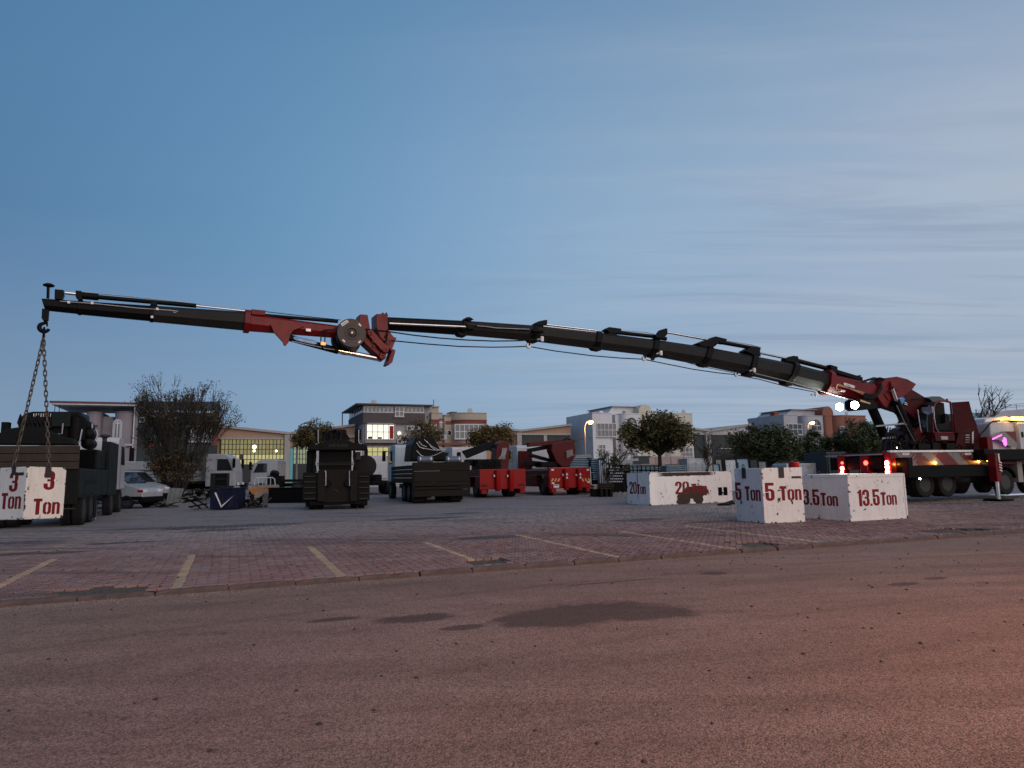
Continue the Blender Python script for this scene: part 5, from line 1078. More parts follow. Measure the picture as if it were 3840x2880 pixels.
R1.cab(6.4, 2.3, 1.2, 3.3, M_WHT)
R2, y0_, y1_, z0_, z1_ = red_truck('crane_truck', 'red crane truck with yellow stripes and warning triangles on its tail', (2140, 1857), (2060, 2217, 1755, 1828), (2122, 2172), True, M_WHT, None)
for sg, px0 in ((1, 2066), (-1, 2180)):
    for k in range(3):
        px = px0 + k * 12; q4 = [R2.r(px, 1805, -.004), R2.r(px + 6, 1805, -.004), R2.r(px + 9 * 1 + 2, 1794, -.004), R2.r(px + 5, 1794, -.004)]
        if sg < 0: q4 = [R2.r(px + 5, 1805, -.004), R2.r(px + 11, 1805, -.004), R2.r(px + 6, 1794, -.004), R2.r(px, 1794, -.004)]
        R2.p(MB().yz(q4, -.006, -.002), 'reflective_stripe', M_YSTR)
(ya, za), (yb, zb) = R2.r(2076, 1829, -.03), R2.r(2096, 1817, -.03); npl = R2.p(MB().box(-.04, -.02, ya, yb, za, zb), 'number_plate', M_DIAL)
for k in range(4): R2.p(MB().box(-.044, -.041, max(ya, yb) - .10 - k * .075, max(ya, yb) - .05 - k * .075, min(za, zb) + .10, min(za, zb) + .16), 'plate_mark', M_BLK, npl)
for px, py in ((2072, 1762), (2205, 1762), (2074, 1812), (2207, 1808)): (ya, za) = R2.r(px, py, -.004); R2.p(MB().box(-.006, -.001, ya - .09, ya + .09, za - .05, za + .05), 'sticker', M_DIAL)
R2.p(MB().box(-.01, .3, y1_ - .012, y1_ + .03, z0_, z1_), 'edge_strip', M_DIAL); R2.p(MB().box(.0, .3, y1_, y0_, z1_ + .001, z1_ + .02), 'top_strip', M_GRYP); R2.p(MB().box(.3, 5.2, y0_ - .01, y0_ + .005, z1_ - .14, z1_ - .06), 'side_stripe', M_GRYP)
mm = [R2.r(px, py, 2.2) for px, py in ((2100, 1752), (2080, 1735), (2060, 1690), (2064, 1665), (2110, 1655), (2145, 1650), (2152, 1690), (2146, 1720), (2125, 1752))]
R2.p(MB().yz(mm, 1.9, 2.7), 'crane_column', M_DRED, bev=.06)
for k, (a, b2, w_) in enumerate((((1976, 1668), (2130, 1656), .30), ((1980, 1690), (2075, 1672), .26), ((1985, 1705), (2085, 1732), .2), ((1970, 1735), (2070, 1745), .35))):
    (ya, za), (yb, zb) = R2.r(*a, 2.9), R2.r(*b2, 2.9); R2.p(MB().bar((2.8 + .1 * k, ya, za), (2.8 + .1 * k, yb, zb), .4, w_), 'folded_boom', M_BLK if k != 0 else M_DRED, bev=.03)
for k in range(6): 
    pts = [R2.r(2124 + k * 4, 1690 - k, 1.8), R2.r(2128 + k * 4, 1702, 1.7), R2.r(2126 + k * 5, 1718 - k * 2, 1.75)]; R2.p(MB().tube([(1.75, y, z) for y, z in pts], .022, 6), 'hydraulic_pipe', M_STEEL)
pts = [R2.r(2110 + k * 7, 1650 + abs(k - 2) * 3 - 6, 2.2) for k in range(7)]; R2.p(MB().tube([(2.1, y, z) for y, z in pts], .05, 6), 'hose_bundle', M_HOSE, smooth=True)
R2.rbox(2030, 2090, 1732, 1752, 1.0, 'oil_tank', M_BLK, x=2.0, bev=.05); R2.p(MB().box(4.9, 5.2, y0_ - 1.0, y0_ + .0, z1_, z1_ + 1.25), 'headboard', M_DRED, bev=.05)
R2.cab(5.8, 2.2, 1.2, 3.4, M_WHT)
# --- left dark truck, half out of frame, with boarded rear and machinery
D = Tr('crane_truck', 'dark green truck with boarded tail behind the hanging weight', 'truck', (115, 1984), 'parked trucks')
D.wheels([1.3, 2.65, 7.3, 9.7], steer=(7.3, 9.7), R=.55); D.chassis(10.8)
yL, yR = D.r(-140, 1800)[0], D.r(292, 1800)[0]; D.p(MB().box(.0, .2, yR, yL, .75, D.r(200, 1762)[1]), 'rear_body', M_OLV, bev=.02)
D.p(MB().box(.07, .16, yR + .02, yL, D.r(200, 1764)[1], D.r(200, 1674)[1]), 'tail_backing', M_OLV)
for py0, py1 in ((1672, 1700), (1702, 1730), (1732, 1760)):
    z1_, z0_ = D.r(200, py0)[1], D.r(200, py1)[1]; D.p(MB().box(-.05, .06, yR, yL, z0_, z1_), 'tail_plank', M_WOOD, bev=.01)
zt_ = D.r(200, 1762)[1]; side = D.p(MB().box(.25, 6.6, yR, yR + .5, .95, zt_ + .05), 'side_locker', M_DGRN, bev=.02)
for k in range(5): D.p(MB().box(.05, .1, yR + .05, yR + .5, .6 + k * .25, .64 + k * .25), 'step', M_HATCH)
for k in range(6): D.p(MB().box(1.4 + k * .38, 1.46 + k * .38, yR - .012, yR + .01, zt_ - .5, zt_ - .36), 'slot', M_BLK, side)
(hx0_, hzt) = D.l(412, 1680, yR); hx1_ = D.l(456, 1740, yR)[0]; hzt = D.l(440, 1664, yR)[1]
hx1_ = 8.4
D.p(MB().box(hx0_, hx1_, yR - .03, yR + .3, .9, hzt), 'headboard', M_DGRN, bev=.03)
fx0 = D.l(362, 1730, yR + .1)[0]; fx1 = D.l(411, 1730, yR + .1)[0]; fz = D.l(388, 1690, yR + .1)[1]; fz2 = D.l(392, 1640, yR + .3)[1]; fxc = D.l(392, 1660, yR + .3)[0]
D.p(MB().box(fx0, fx1, yR + .1, yR + .7, zt_ + .05, fz), 'fuel_box', M_BLK, bev=.05); D.p(MB().tube([(fxc, yR + .3, fz), (fxc, yR + .3, fz2)], .09, 12), 'exhaust_pipe', M_HATCH, smooth=True); D.p(MB().lathe([(.02, .12), (.2, .06), (.2, 0), (.1, -.05)], c=(fxc, yR + .3, fz2 + .03), n=14), 'exhaust_cap', M_HATCH, smooth=True)
cwp = [D.r(px, py, .4) for px, py in ((-120, 1668), (-100, 1650), (0, 1636), (40, 1612), (80, 1606), (180, 1608), (230, 1634), (285, 1648), (292, 1670))]
cwt = D.p(MB().yz(cwp, -.1, .7), 'counterweight', M_OLV, bev=.04); (ya, za), (yb, zb) = D.r(60, 1652, -.11), D.r(165, 1634, -.11); text(cwt, 'OZGANAY', (-.104, ya, za), (0, -1, 0), (0, 0, 1), .13, ya - yb, M_BLK)
D.p(MB().yz([D.r(px, py, 1.2) for px, py in ((76, 1608), (76, 1580), (100, 1552), (130, 1546), (310, 1546), (318, 1600), (300, 1650), (200, 1650))], .9, 2.4), 'engine_housing', M_BLK, bev=.06)
D.rbox(195, 262, 1548, 1600, .3, 'housing_door', M_DGRN, x=.75)
for k in range(9): D.rbox(124 + k * 9, 128 + k * 9, 1550, 1565, .03, 'grille_bar', M_STEEL, x=.85)
D.rbox(5, 30, 1582, 1632, .3, 'stack_post', M_BLK, x=.6)
yq, zq = D.r(284, 1605, 1.0); D.p(MB().lathe([(.25, -.45), (.3, -.4), (.3, .35), (.2, .45)], c=(1.1, yq, zq), n=18), 'gas_cylinder', M_BLK, smooth=True)
for k, (px, py) in enumerate(((328, 1600), (338, 1630), (335, 1665))):
    yq, zq = D.r(px, py, 1.6); D.p(MB().lathe([(.12, -.05), (.2, 0), (.2, .7), (.12, .75)], c=(1.2, yq, zq), ax='x', n=16), 'gas_cylinder', M_BLK, smooth=True)
for pts_ in (((346, 1588), (346, 1606)), ((362, 1612), (366, 1630), (360, 1648)), ((308, 1610), (298, 1660)), ((212, 1627), (232, 1627), (236, 1588))): 
    pts = [D.r(px, py, .7) for px, py in pts_]; D.p(MB().tube([(.7, y, z) for y, z in pts], .025, 6), 'guard_rail', M_STEEL, smooth=True)
for k in range(8): 
    px = 80 + k * 15; pts = [D.r(px, 1605, .6), D.r(px - 6, 1585 - (k % 3) * 8, .7), D.r(px + 4, 1560 + (k % 2) * 8, .9), D.r(px + 14, 1590, .7)]; D.p(MB().tube([(.6 + .03 * k, y, z) for y, z in pts], .055, 6), 'hose_bundle', M_HOSE, smooth=True)
D.cab(8.6, 2.3, 1.1, 3.45, M_WHT)
D.p(MB().box(3.0, 3.5, yR - .05, yR + .3, .15, 1.0), 'outrigger_leg', M_BLK); D.p(MB().tube([(3.6, yR, .05), (3.6, yR, .8)], .05, 10), 'outrigger_ram', M_CHR)
# --- white tractor unit behind, white cab-over trucks, vans
M_GREYWHT = paint('greyer_white_cab', (.38, .385, .40), .4, dirt=.45, dirtcol=(.18, .17, .16), scale=1.2)  # greyer base than white_cab_paint
T1 = Tr('tractor_truck', 'white tractor unit with ribbed cab back beside the dark truck', 'truck', (1420, 1856), None); T1.wheels([.8, 2.1, 4.6], steer=(4.6,), R=.5); T1.chassis(5.2); T1.cab(3.2, 2.1, 1.1, 2.85, M_WHT)
T1.p(MB().lathe([(.3, -.3), (.45, -.25), (.45, .25), (.3, .3)], c=(1.2, .0, 1.15), n=18), 'coupling_plate', M_BLK, smooth=True)
def side_truck(label, gp, L, h, m, yaw, group=None, boxm=None):
    m = M_GREYWHT
    T = Tr('cab_over_truck', label, 'truck', gp, group, yaw=yaw); T.wheels([1.2, L - 1.2], R=.46, steer=(L - 1.2,)); T.chassis(L, .85); T.cab(L - 2.4, 2.0, .75, h, m); T.p(MB().box(.2, L - 2.5, -1.1, 1.1, .95, 1.15), 'load_bed', M_OLV, bev=.02)
    T.p(MB().box(L - .5, L - .2, -1.2, 1.2, .35, .75), 'bumper', m, bev=.04); 
    for sg in (1, -1): T.p(MB().box(L - .3, L - .19, sg * .8 - .2, sg * .8 + .2, .8, 1.0), 'headlight', M_DIAL, bev=.03)
    return T
side_truck('white cab over truck behind the bare bush', (572, 1868), 6.2, 3.05, M_WHT, YAW + rad(-12), 'white cab over trucks')
side_truck('white cab over truck half hidden behind the dark AKKAR truck', (1185, 1850), 5.2, 2.75, M_WHT, YAW + rad(160), 'white cab over trucks')
M_VAN = paint('greyer_white_van', (.33, .34, .36), .4, dirt=.4, dirtcol=(.16, .15, .14), scale=1.2)  # van white, lower in tone than the cabs
def van(label, gp, yaw, m):
    m = M_VAN
    T = Tr('van', label, 'van', gp, 'white vans', yaw=yaw, hw=.92); L = 4.7; T.fr.o -= T.fr.x * 3.9 - T.fr.y * .82; T.t.location = T.fr.o
    pr = [(0, .35), (0, 1.75), (.1, 1.9), (2.9, 1.92), (3.15, 1.86), (3.85, 1.22), (4.55, 1.02), (4.72, .8), (4.74, .38)]
    b = T.p(MB().xz(pr, -.9, .9), 'body', m, bev=.07, seg=3)
    for sg in (1, -1):
        T.p(MB().xz([(2.35, 1.22), (2.35, 1.74), (3.02, 1.74), (3.5, 1.25)], sg * .89, sg * .906), 'side_window', M_GLASS, b); T.p(MB().xz([(2.0, .5), (2.015, .5), (2.015, 1.8), (2.0, 1.8)], sg * .9, sg * .908), 'door_seam', M_BLK, b)
        T.p(MB().xz([(0.05, .42), (4.7, .42), (4.7, .6), (.05, .6)], sg * .895, sg * .915), 'side_moulding', M_BLK, b); T.p(MB().box(4.55, 4.74, sg * .5, sg * .86, .78, .93), 'headlight', M_DIAL, b, bev=.03); T.p(MB().box(4.45, 4.72, sg * .8, sg * .915, .8, .92), 'indicator', M_RED2, b, bev=.02)
        T.p(MB().box(3.25, 3.42, sg * .95, sg * 1.1, 1.2, 1.42), 'mirror', M_BLK, b, bev=.03)
    T.p(MB().prism([(3.2, -.78, 1.82), (3.2, .78, 1.82), (3.84, .82, 1.24), (3.84, -.82, 1.24)], (.012, 0, .012)), 'windscreen', M_GLASS, b)
    T.p(MB().box(4.5, 4.8, -.9, .9, .3, .58), 'bumper', M_BLK, b, bev=.05)
    for x in (.9, 3.9):
        for sg in (1, -1): wheel(T.t, x, sg * .82, .33, .33, .2, sg)
    return T
van('white van with dark bonnet nearest the dark green truck', (476, 1908), YAW + rad(-26), M_WHT); van('white van just behind the other white van', (520, 1890), YAW + rad(-26), M_WHT)
# low box body of a truck further back on the left
bt = Tr('box_truck', 'grey truck with weathered slatted side behind the vans', 'truck', (560, 1868), None, yaw=YAW); bt.wheels([1, 4.5], R=.48); bt.chassis(6.5)
bt.p(MB().box(-3, 3.4, -1.1, 1.1, .9, 1.0), 'load_bed', M_OLV)
for k in range(4): bt.p(MB().box(-3, 3.4, -1.16, -1.1, 1.02 + k * .22, 1.2 + k * .22), 'side_slat', paint('grey_slat%d' % k, (.30, .32, .34), .6, dirt=.6), bev=.01)
bt.p(MB().box(-3.2, 3.0, -1.0, 1.1, 1.95, 2.6), 'cargo_cover', paint('grey_cover', (.34, .34, .35), .7), bev=.08)
# ------------------------------------------------------------------ the row of industrial units along the far street
RV = 72.0
RF = Frame(uv(0, RV, lz(DMAX)), YAW)
def rp(px, py, c=0.0): return RF.ony(px, py, c)
M_LIL = paint('lilac_render', (.37, .33, .34), .85, dirt=.5, dirtcol=(.2, .18, .18), scale=.5, bump=.2)
M_BRN = paint('brown_render', (.085, .066, .064), .85, dirt=.4, dirtcol=(.05, .04, .04), scale=.5)
M_BEI = paint('beige_render', (.42, .35, .27), .85, dirt=.4, dirtcol=(.26, .21, .17), scale=.5)
M_RBAND = paint('red_band', (.20, .055, .045), .8, dirt=.3, scale=.6)
M_WREN = paint('white_render', (.62, .61, .61), .85, dirt=.4, dirtcol=(.40, .39, .40), scale=.5)
M_GREN = paint('grey_render', (.42, .41, .43), .85, dirt=.4, dirtcol=(.2, .2, .22), scale=.5)
M_TERR = paint('terracotta_render', (.26, .10, .065), .85, dirt=.35, dirtcol=(.15, .06, .04), scale=.5)
M_CREAM = paint('cream_render', (.56, .52, .43), .85, dirt=.4, dirtcol=(.3, .27, .22), scale=.5)
M_DGW = paint('dark_green_wall', (.026, .036, .034), .8, dirt=.4, dirtcol=(.03, .035, .035), scale=.5)
M_TAN = paint('tan_fascia', (.36, .22, .155), .85, dirt=.4, dirtcol=(.28, .17, .12), scale=.5)
M_CONC = paint('concrete_frame', (.36, .34, .31), .85, dirt=.5, dirtcol=(.2, .18, .16), scale=.8)
M_ROOF = paint('dark_metal_roof', (.03, .028, .03), .6, dirt=.3, scale=.7); M_RROOF = paint('maroon_roof_edge', (.10, .03, .03), .6)
M_DOOR = paint('dark_sheet_door', (.016, .020, .021), .6, dirt=.3, dirtcol=(.03, .03, .03), scale=.6)
M_FRM = flat('white_window_frame', (.62, .62, .62), .5); M_DFRM = flat('dark_window_frame', (.02, .02, .02), .5)
M_PANE = flat('evening_glass', (.03, .035, .045), .07, 0, .8)
M_CYAN = flat('cyan_paint', (.13, .42, .46), .6)
def litmat(name, c0, c1, st, scale=.6):
    m, q, p = newmat(name); n = q.noise(objc(q), scale, 3, .5); r = q.n('ShaderNodeObjectInfo').outputs['Random']
    c = q.mix(q.math('ADD', q.math('MULTIPLY', n, .7), q.math('MULTIPLY', r, .3)), c0, c1); p.inputs['Base Color'].default_value = (.1, .1, .08, 1); q.L.new(c, p.inputs['Emission Color']); p.inputs['Emission Strength'].default_value = st; p.inputs['Roughness'].default_value = .3; return m
L_OFF = litmat('lit_office', (.95, .90, .55), (1, .98, .86), 1.05, .5); L_HALL = litmat('lit_frosted_pane', (.10, .095, .02), (.40, .34, .09), .62, .35); L_HALLB = litmat('lit_frosted_pane_bright', (.42, .38, .12), (.62, .56, .24), .75, .5); L_BULB = glow('hall_lamp', (1, .92, .5), 6); L_HALLG = litmat('lit_green_pane', (.20, .26, .16), (.40, .46, .26), .6)
class Bd:
    def __init__(s, name, label, px, cat='building'):
        x, _ = rp(px, 1700); o = RF.o + RF.x * x; s.fr = Frame(o, YAW); s.t = thing(name, label, cat, s.fr)
    def f(s, px, py, c=0.0): return s.fr.ony(px, py, c)
    def sd(s, px, py, x): return s.fr.onx(px, py, x)
    def p(s, b, name, m, parent=None, **k): return b.build(name, m, parent or s.t, **k)
    def fbox(s, px0, px1, py0, py1, c0, c1, name, m, parent=None, ref=None, bev=0, z0=None):
        """box whose front face (y=c0) spans the pixel rectangle; sizes are read at its middle"""
        ym, xm = (py0 + py1) / 2, (px0 + px1) / 2; xa, xb = s.f(px0, ym, c0)[0], s.f(px1, ym, c0)[0]; za, zb = s.f(xm, py1, c0)[1], s.f(xm, py0, c0)[1]
        if z0 is not None: za = z0
        return s.p(MB().box(xa, xb, c0, c1, za, zb), name, m, parent, bev=bev)
    def bay(s, px0, px1, pyt, c, depth, name, m, r=1.2, z0=0.0, parent=None, left=True, right=True):
        """a projecting bay with rounded plan corners from the ground to pyt"""
        xa, xb = s.f(px0, 1640, c)[0], s.f(px1, 1640, c)[0]; zt = s.f((px0 + px1) / 2, pyt, c)[1]; r = min(r, (xb - xa) / 2 - .02, depth - .05)
        pl = [(xb, c + depth), (xa, c + depth)] + (arcp(xa + r, c + r, r, 180, 270, 8) if left else [(xa, c)]) + (arcp(xb - r, c + r, r, 270, 360, 8) if right else [(xb, c)])
        o = s.p(MB().xy(pl, z0, zt), name, m, parent, smooth=True); s.p(MB().xy([(x * 1.0, y - (.06 if y < c + depth - .01 else 0)) for x, y in pl], zt + .002, zt + .12), 'coping', M_ROOF if m in (M_BRN,) else m, o); return o
    def win(s, px0, px1, py0, py1, c, nx, ny, parent=None, m=None, fm=None, fw=.055, ins=.02):
        ym, xm = (py0 + py1) / 2, (px0 + px1) / 2; xa, xb = s.f(px0, ym, c)[0], s.f(px1, ym, c)[0]; za, zb = s.f(xm, py1, c)[1], s.f(xm, py0, c)[1]
        w = s.p(MB().box(xa, xb, c - ins, c + .05, za, zb), 'window', m or M_PANE, parent); fm = fm or M_FRM; b = MB(); y0, y1 = c - ins - .05, c - ins - .004
        for i in range(nx + 1): x = xa + (xb - xa) * i / nx; b.box(x - fw / 2, x + fw / 2, y0, y1, za, zb)
        for j in range(ny + 1): z = za + (zb - za) * j / ny; b.box(xa - fw / 2, xb + fw / 2, y0 - .002, y1 + .002, z - fw / 2, z + fw / 2)
        s.p(b, 'window_frame', fm, w); s.p(MB().box(xa - .12, xb + .12, c - ins - .14, c - ins - .051, za - .14, za - .05), 'sill', M_CONC, w); return w
    def swin(s, x, px0, px1, py0, py1, parent=None):
        (ya, _), (yb, _) = s.sd(px0, (py0 + py1) / 2, x), s.sd(px1, (py0 + py1) / 2, x); zb, za = s.sd((px0 + px1) / 2, py0, x)[1], s.sd((px0 + px1) / 2, py1, x)[1]; ya, yb = min(ya, yb), max(ya, yb)
        w = s.p(MB().box(x - .03, x + .05, ya, yb, za, zb), 'window', M_PANE, parent); b = MB()
        for y in (ya, (ya + yb) / 2, yb): b.box(x - .07, x - .032, y - .04, y + .04, za, zb)
        for z in (za, zb): b.box(x - .072, x - .03, ya - .04, yb + .04, z - .04, z + .04)
        s.p(b, 'window_frame', M_FRM, w); s.p(MB().box(x - .14, x - .074, ya - .1, yb + .1, za - .14, za - .05), 'sill', M_CONC, w)
    def rnd(s, px, py, rpx, c, m=None, parent=None):
        x, z = s.f(px, py, c); r = abs(s.f(px + rpx, py, c)[0] - x); w = s.p(MB().lathe([(r, .05), (r, -.02)], c=(x, c, z), ax='y', n=20), 'round_window', m or M_PANE, parent); s.p(MB().tube([(x + r * math.cos(a), c - .03, z + r * math.sin(a)) for a in [i * math.pi / 10 for i in range(21)]], .06, 6, cap=False), 'window_frame', M_FRM, w, smooth=True)
    def arch(s, px0, px1, py0, py1, c, surround=None):
        (xa, za), (xb, zb) = s.f(px0, py1, c), s.f(px1, py0, c); r = (xb - xa) / 2
        if surround: s.p(MB().xz([(xa - .25, za)] + [(xb + .25, za)] + arcp((xa + xb) / 2, zb - r, r + .25, 0, 180, 12), c - .04, c + .02), 'arch_surround', surround)
        w = s.p(MB().xz([(xa, za), (xb, za)] + arcp((xa + xb) / 2, zb - r, r, 0, 180, 12), c - .07, c + .03), 'arched_window', M_PANE); b = MB(); b.box((xa + xb) / 2 - .04, (xa + xb) / 2 + .04, c - .1, c - .075, za, zb); b.box(xa, xb, c - .102, c - .073, zb - r - .05, zb - r + .05); s.p(b, 'window_frame', M_FRM, w)
def hall(name, label, pts, cat='warehouse', depth=22.0, c=3.0, fascia=None, base=None):
    """roof silhouette points (pixels) left to right; wall below, roof sheet above"""
    h = Bd(name, label, pts[0][0], cat); P2 = [h.f(px, py, c) for px, py in pts]
    h.p(MB().xz([(P2[0][0], 0)] + P2[::-1][::-1] + [(P2[-1][0], 0)], c, c + .3), 'gable_wall', fascia or M_TAN)
    for (x0, z0), (x1, z1) in zip(P2[:-1], P2[1:]):
        h.p(MB().prism([(x0, c - .35, z0 + .02), (x1, c - .35, z1 + .02), (x1, c - .35, z1 + .3), (x0, c - .35, z0 + .3)], (0, depth, 0)), 'roof_slope', M_CONC)
    h.p(MB().box(P2[0][0], P2[-1][0], c + depth - .3, c + depth, 0, min(P2[0][1], P2[-1][1]) - .1), 'rear_wall', M_CONC); return h, P2
M_LIL1 = paint('mauve_render', (.245, .215, .23), .85, dirt=.5, dirtcol=(.14, .12, .13), scale=.5, bump=.2)
# --- B1: left building with canopy roof
b1 = Bd('office_building', 'grey and dark green building with a flat canopy roof behind the bush', 420)
zr = b1.f(480, 1512)[1]
b1.fbox(185, 514, 1506, 1513, -1.2, 9, 'canopy_roof', M_RROOF); b1.fbox(190, 514, 1513.5, 1519, -1.1, 8.8, 'canopy_edge', M_FRM)
for px in (205, 222, 424): b1.fbox(px - 1, px + 1, 1519, 1548, .2, .3, 'canopy_post', M_DFRM)
b1.fbox(150, 318, 1555, 1700, .5, 9, 'wall', M_LIL1, z0=0); b1.bay(315, 375, 1548, -.3, 5, 'rounded_bay', M_LIL1, .9); b1.fbox(375, 422, 1562, 1700, .8, 9, 'recessed_wall', M_LIL1, z0=0); b1.bay(422, 500, 1547, -.3, 5, 'rounded_bay', M_LIL1, 1.0); b1.fbox(500, 516, 1525, 1700, -.1, 9, 'pier', M_LIL1, z0=0)
b1.arch(430, 450, 1580, 1650, -.3, M_GREN); b1.fbox(352, 366, 1594, 1600, -.33, -.28, 'wall_vent', M_DFRM)
x, z = b1.f(506, 1520, -.2); b1.p(MB().tube([(x, -.25, z), (x, -.25, .2)], .06, 8), 'drain_pipe', M_FRM)
b1.fbox(517, 816, 1547, 1700, .0, 9, 'wall', M_DGW, z0=0); b1.fbox(514, 520, 1520, 1548, 0, 8.9, 'wall', M_LIL1)
dk = [b1.f(px, py, -.6) for px, py in ((516, 1508), (822, 1510), (830, 1542), (822, 1540))]
b1.p(MB().prism([(b1.f(516, 1508, 2)[0], 2.0, b1.f(516, 1508, 2)[1]), (b1.f(822, 1510, 2)[0], 2, b1.f(822, 1510, 2)[1]), (b1.f(833, 1541, -1.0)[0], -1.0, b1.f(833, 1541, -1)[1]), (b1.f(516, 1541, -1)[0], -1.0, b1.f(516, 1539, -1)[1])], (0, .05, .12)), 'roof_sheet', M_ROOF)
for px in (520, 600, 700, 815): b1.fbox(px - 2, px + 2, 1525, 1547, .6, .8, 'roof_post', M_DFRM)
for (a, b_, c_, d_) in ((568, 588, 1598, 1650), (693, 740, 1596, 1655), (746, 793, 1596, 1655)): b1.win(a, b_, c_, d_, 0, 2, 3, fw=.06)
b1.fbox(793, 818, 1610, 1670, -.04, .02, 'red_panel', M_RBAND); b1.fbox(560, 640, 1662, 1676, -.05, .02, 'red_panel', M_RBAND); b1.fbox(421, 500, 1664, 1672, -.36, .0, 'string_course', M_GREN)
# --- B2: lit workshop hall
b2, P = hall('workshop_hall', 'workshop hall with glowing yellow gridded windows', [(800, 1601), (1084, 1630), (1330, 1599)])
xa, xb = b2.f(828, 1690, 2.9)[0], b2.f(1064, 1690, 2.9)[0]; zt, zb = b2.f(950, 1647, 2.9)[1], b2.f(950, 1742, 2.9)[1]
b2.p(MB().box(xa - .3, b2.f(1330, 1690, 2.9)[0], 2.75, 2.99, 0, zb - .05), 'sheet_door', M_DOOR); NX, NY = 17, 5
ow = b2.p(MB().box(xa - .15, xb + .15, 2.93, 2.985, zb - .12, zt + .12), 'window_wall', M_DFRM)
pme = MB().box(0, (xb - xa) / NX - .09, 0, .02, 0, (zt - zb) / NY - .08).mesh('pane', L_HALL); pmb = MB().box(0, (xb - xa) / NX - .09, 0, .02, 0, (zt - zb) / NY - .08).mesh('pane', L_HALLB)
for i in range(NX):
    for j in range(NY):
        if (i, j) == (5, 1): continue
        o = link('pane', pmb if j < 2 else pme, ow, (xa + (xb - xa) * i / NX + .045, 2.89, zb + (zt - zb) * j / NY + .04))
for px, py, r in ((954, 1676, .22), (953, 1691, .13), (1036, 1691, .12)): x, z = b2.f(px, py, 2.86); b2.p(MB().lathe([(r, .0), (r * .7, -.03)], c=(x, 2.885, z), ax='y', n=12), 'bright_lamp', L_BULB, ow)
b2.fbox(1066, 1087, 1630, 1800, 2.2, 3.0, 'column', M_CONC, z0=0); b2.fbox(820, 1066, 1641, 1647, 2.5, 2.99, 'beam', M_CONC); b2.fbox(1087, 1098, 1682, 1800, 2.3, 2.9, 'cyan_post', M_CYAN, z0=0); b2.fbox(1090, 1330, 1629, 1641, 2.6, 2.99, 'beam', M_CONC)
xa2, xb2 = b2.f(1100, 1690, 2.9)[0], b2.f(1180, 1690, 2.9)[0]
gme = MB().box(0, (xb2 - xa2) / 7 - .09, 0, .02, 0, (zt - zb) / NY - .08).mesh('pane', L_HALLG)
for i in range(7):
    for j in range(4): link('pane', gme, ow, (xa2 + (xb2 - xa2) * i / 7 + .045, 2.70, zb + (zt - zb) * j / NY + .04))
b2.p(MB().box(xa2 - .1, xb2 + .1, 2.725, 2.745, zb - .1, zt - .7), 'window_wall', M_DFRM)
# --- B3: brown and lilac building, lit office
b3 = Bd('office_building', 'brown and lilac three storey building with brightly lit office window', 1360); W3_ = b3.f(1590, 1600)[0]; Z = lambda py, px=1450: b3.f(px, py)[1]
b3.p(MB().box(0, W3_, 0, 11, 0, Z(1590)), 'lilac_walls', M_LIL); b3.p(MB().box(-.06, W3_ + .05, -.35, 11, Z(1590) + .002, Z(1549)), 'brown_band', M_BRN, bev=.02); b3.p(MB().box(.05, W3_ - .05, -.15, 10.9, Z(1549) + .002, Z(1522)), 'top_storey', M_LIL)
b3.p(MB().xy([(-1.0, -1.0), (W3_ + .9, -.9), (W3_ + .9, 11.4), (-.9, 11.6)], Z(1522) + .003, Z(1517)), 'roof_slab', M_ROOF)
for i in range(15):
    if i in (8, 9): continue
    a = 1364 + i * 15.0; b3.win(a + .8, a + 14.2, 1525, 1547, -.15, 1, 1, fw=.12)
b3.win(1482, 1513, 1526, 1561, -.36, 2, 2, fw=.1); b3.fbox(1378, 1476, 1586, 1590, -.7, -.02, 'bay_head', M_LIL)
w_ = b3.win(1375, 1478, 1592, 1648, -.45, 5, 2, m=L_OFF, fm=M_DFRM, fw=.06); b3.fbox(1372, 1481, 1649, 1660, -.5, .0, 'bay_base', M_LIL); b3.fbox(1370, 1375, 1590, 1660, -.48, .0, 'bay_pier', M_LIL); b3.fbox(1478, 1483, 1590, 1660, -.48, .0, 'bay_pier', M_LIL)
b3.fbox(1461, 1476, 1597, 1646, -.5, -.475, 'red_banner', M_RED2, parent=w_); b3.fbox(1380, 1396, 1637, 1646, -.5, -.475, 'desk', M_DFRM, parent=w_); b3.fbox(1418, 1432, 1639, 1646, -.5, -.475, 'desk', M_DFRM, parent=w_)
b3.rnd(1497, 1625, 9, -.02, L_OFF); b3.fbox(1360, 1590, 1661, 1671, -.12, .0, 'string_course', M_BRN); b3.win(1376, 1456, 1677, 1712, -.3, 4, 2, m=L_HALLB, fm=M_DFRM, fw=.06)
for i in range(5):
    (ya, za), (yb, zb2) = b3.sd(1357 - i * 7, 1535 + i * 3, .05), b3.sd(1351 - i * 7, 1540, .05); b3.p(MB().box(-.02, .04, .3 + i * 2.0, 1.9 + i * 2.0, Z(1547), Z(1525)), 'window', M_PANE)
    b3.p(MB().box(-.05, -.021, .2 + i * 2.0, .32 + i * 2.0, Z(1549), Z(1523)), 'window_frame', M_FRM)
for k in (1.2, 4.5): w = b3.p(MB().box(-.04, .05, k, k + 1.0, Z(1650), Z(1608)), 'window', M_PANE); b3.p(MB().box(-.08, -.041, k - .1, k + 1.1, Z(1651), Z(1649)), 'sill', M_FRM, w)
b3.fbox(1590, 1618, 1526, 1700, .3, 10, 'stair_tower', M_LIL, z0=0); x, z = b3.f(1319, 1549, 10.9); b3.p(MB().tube([(-.85, 11.2, Z(1518)), (-.75, 11.3, 3)], .07, 6), 'drain_pipe', M_DFRM)
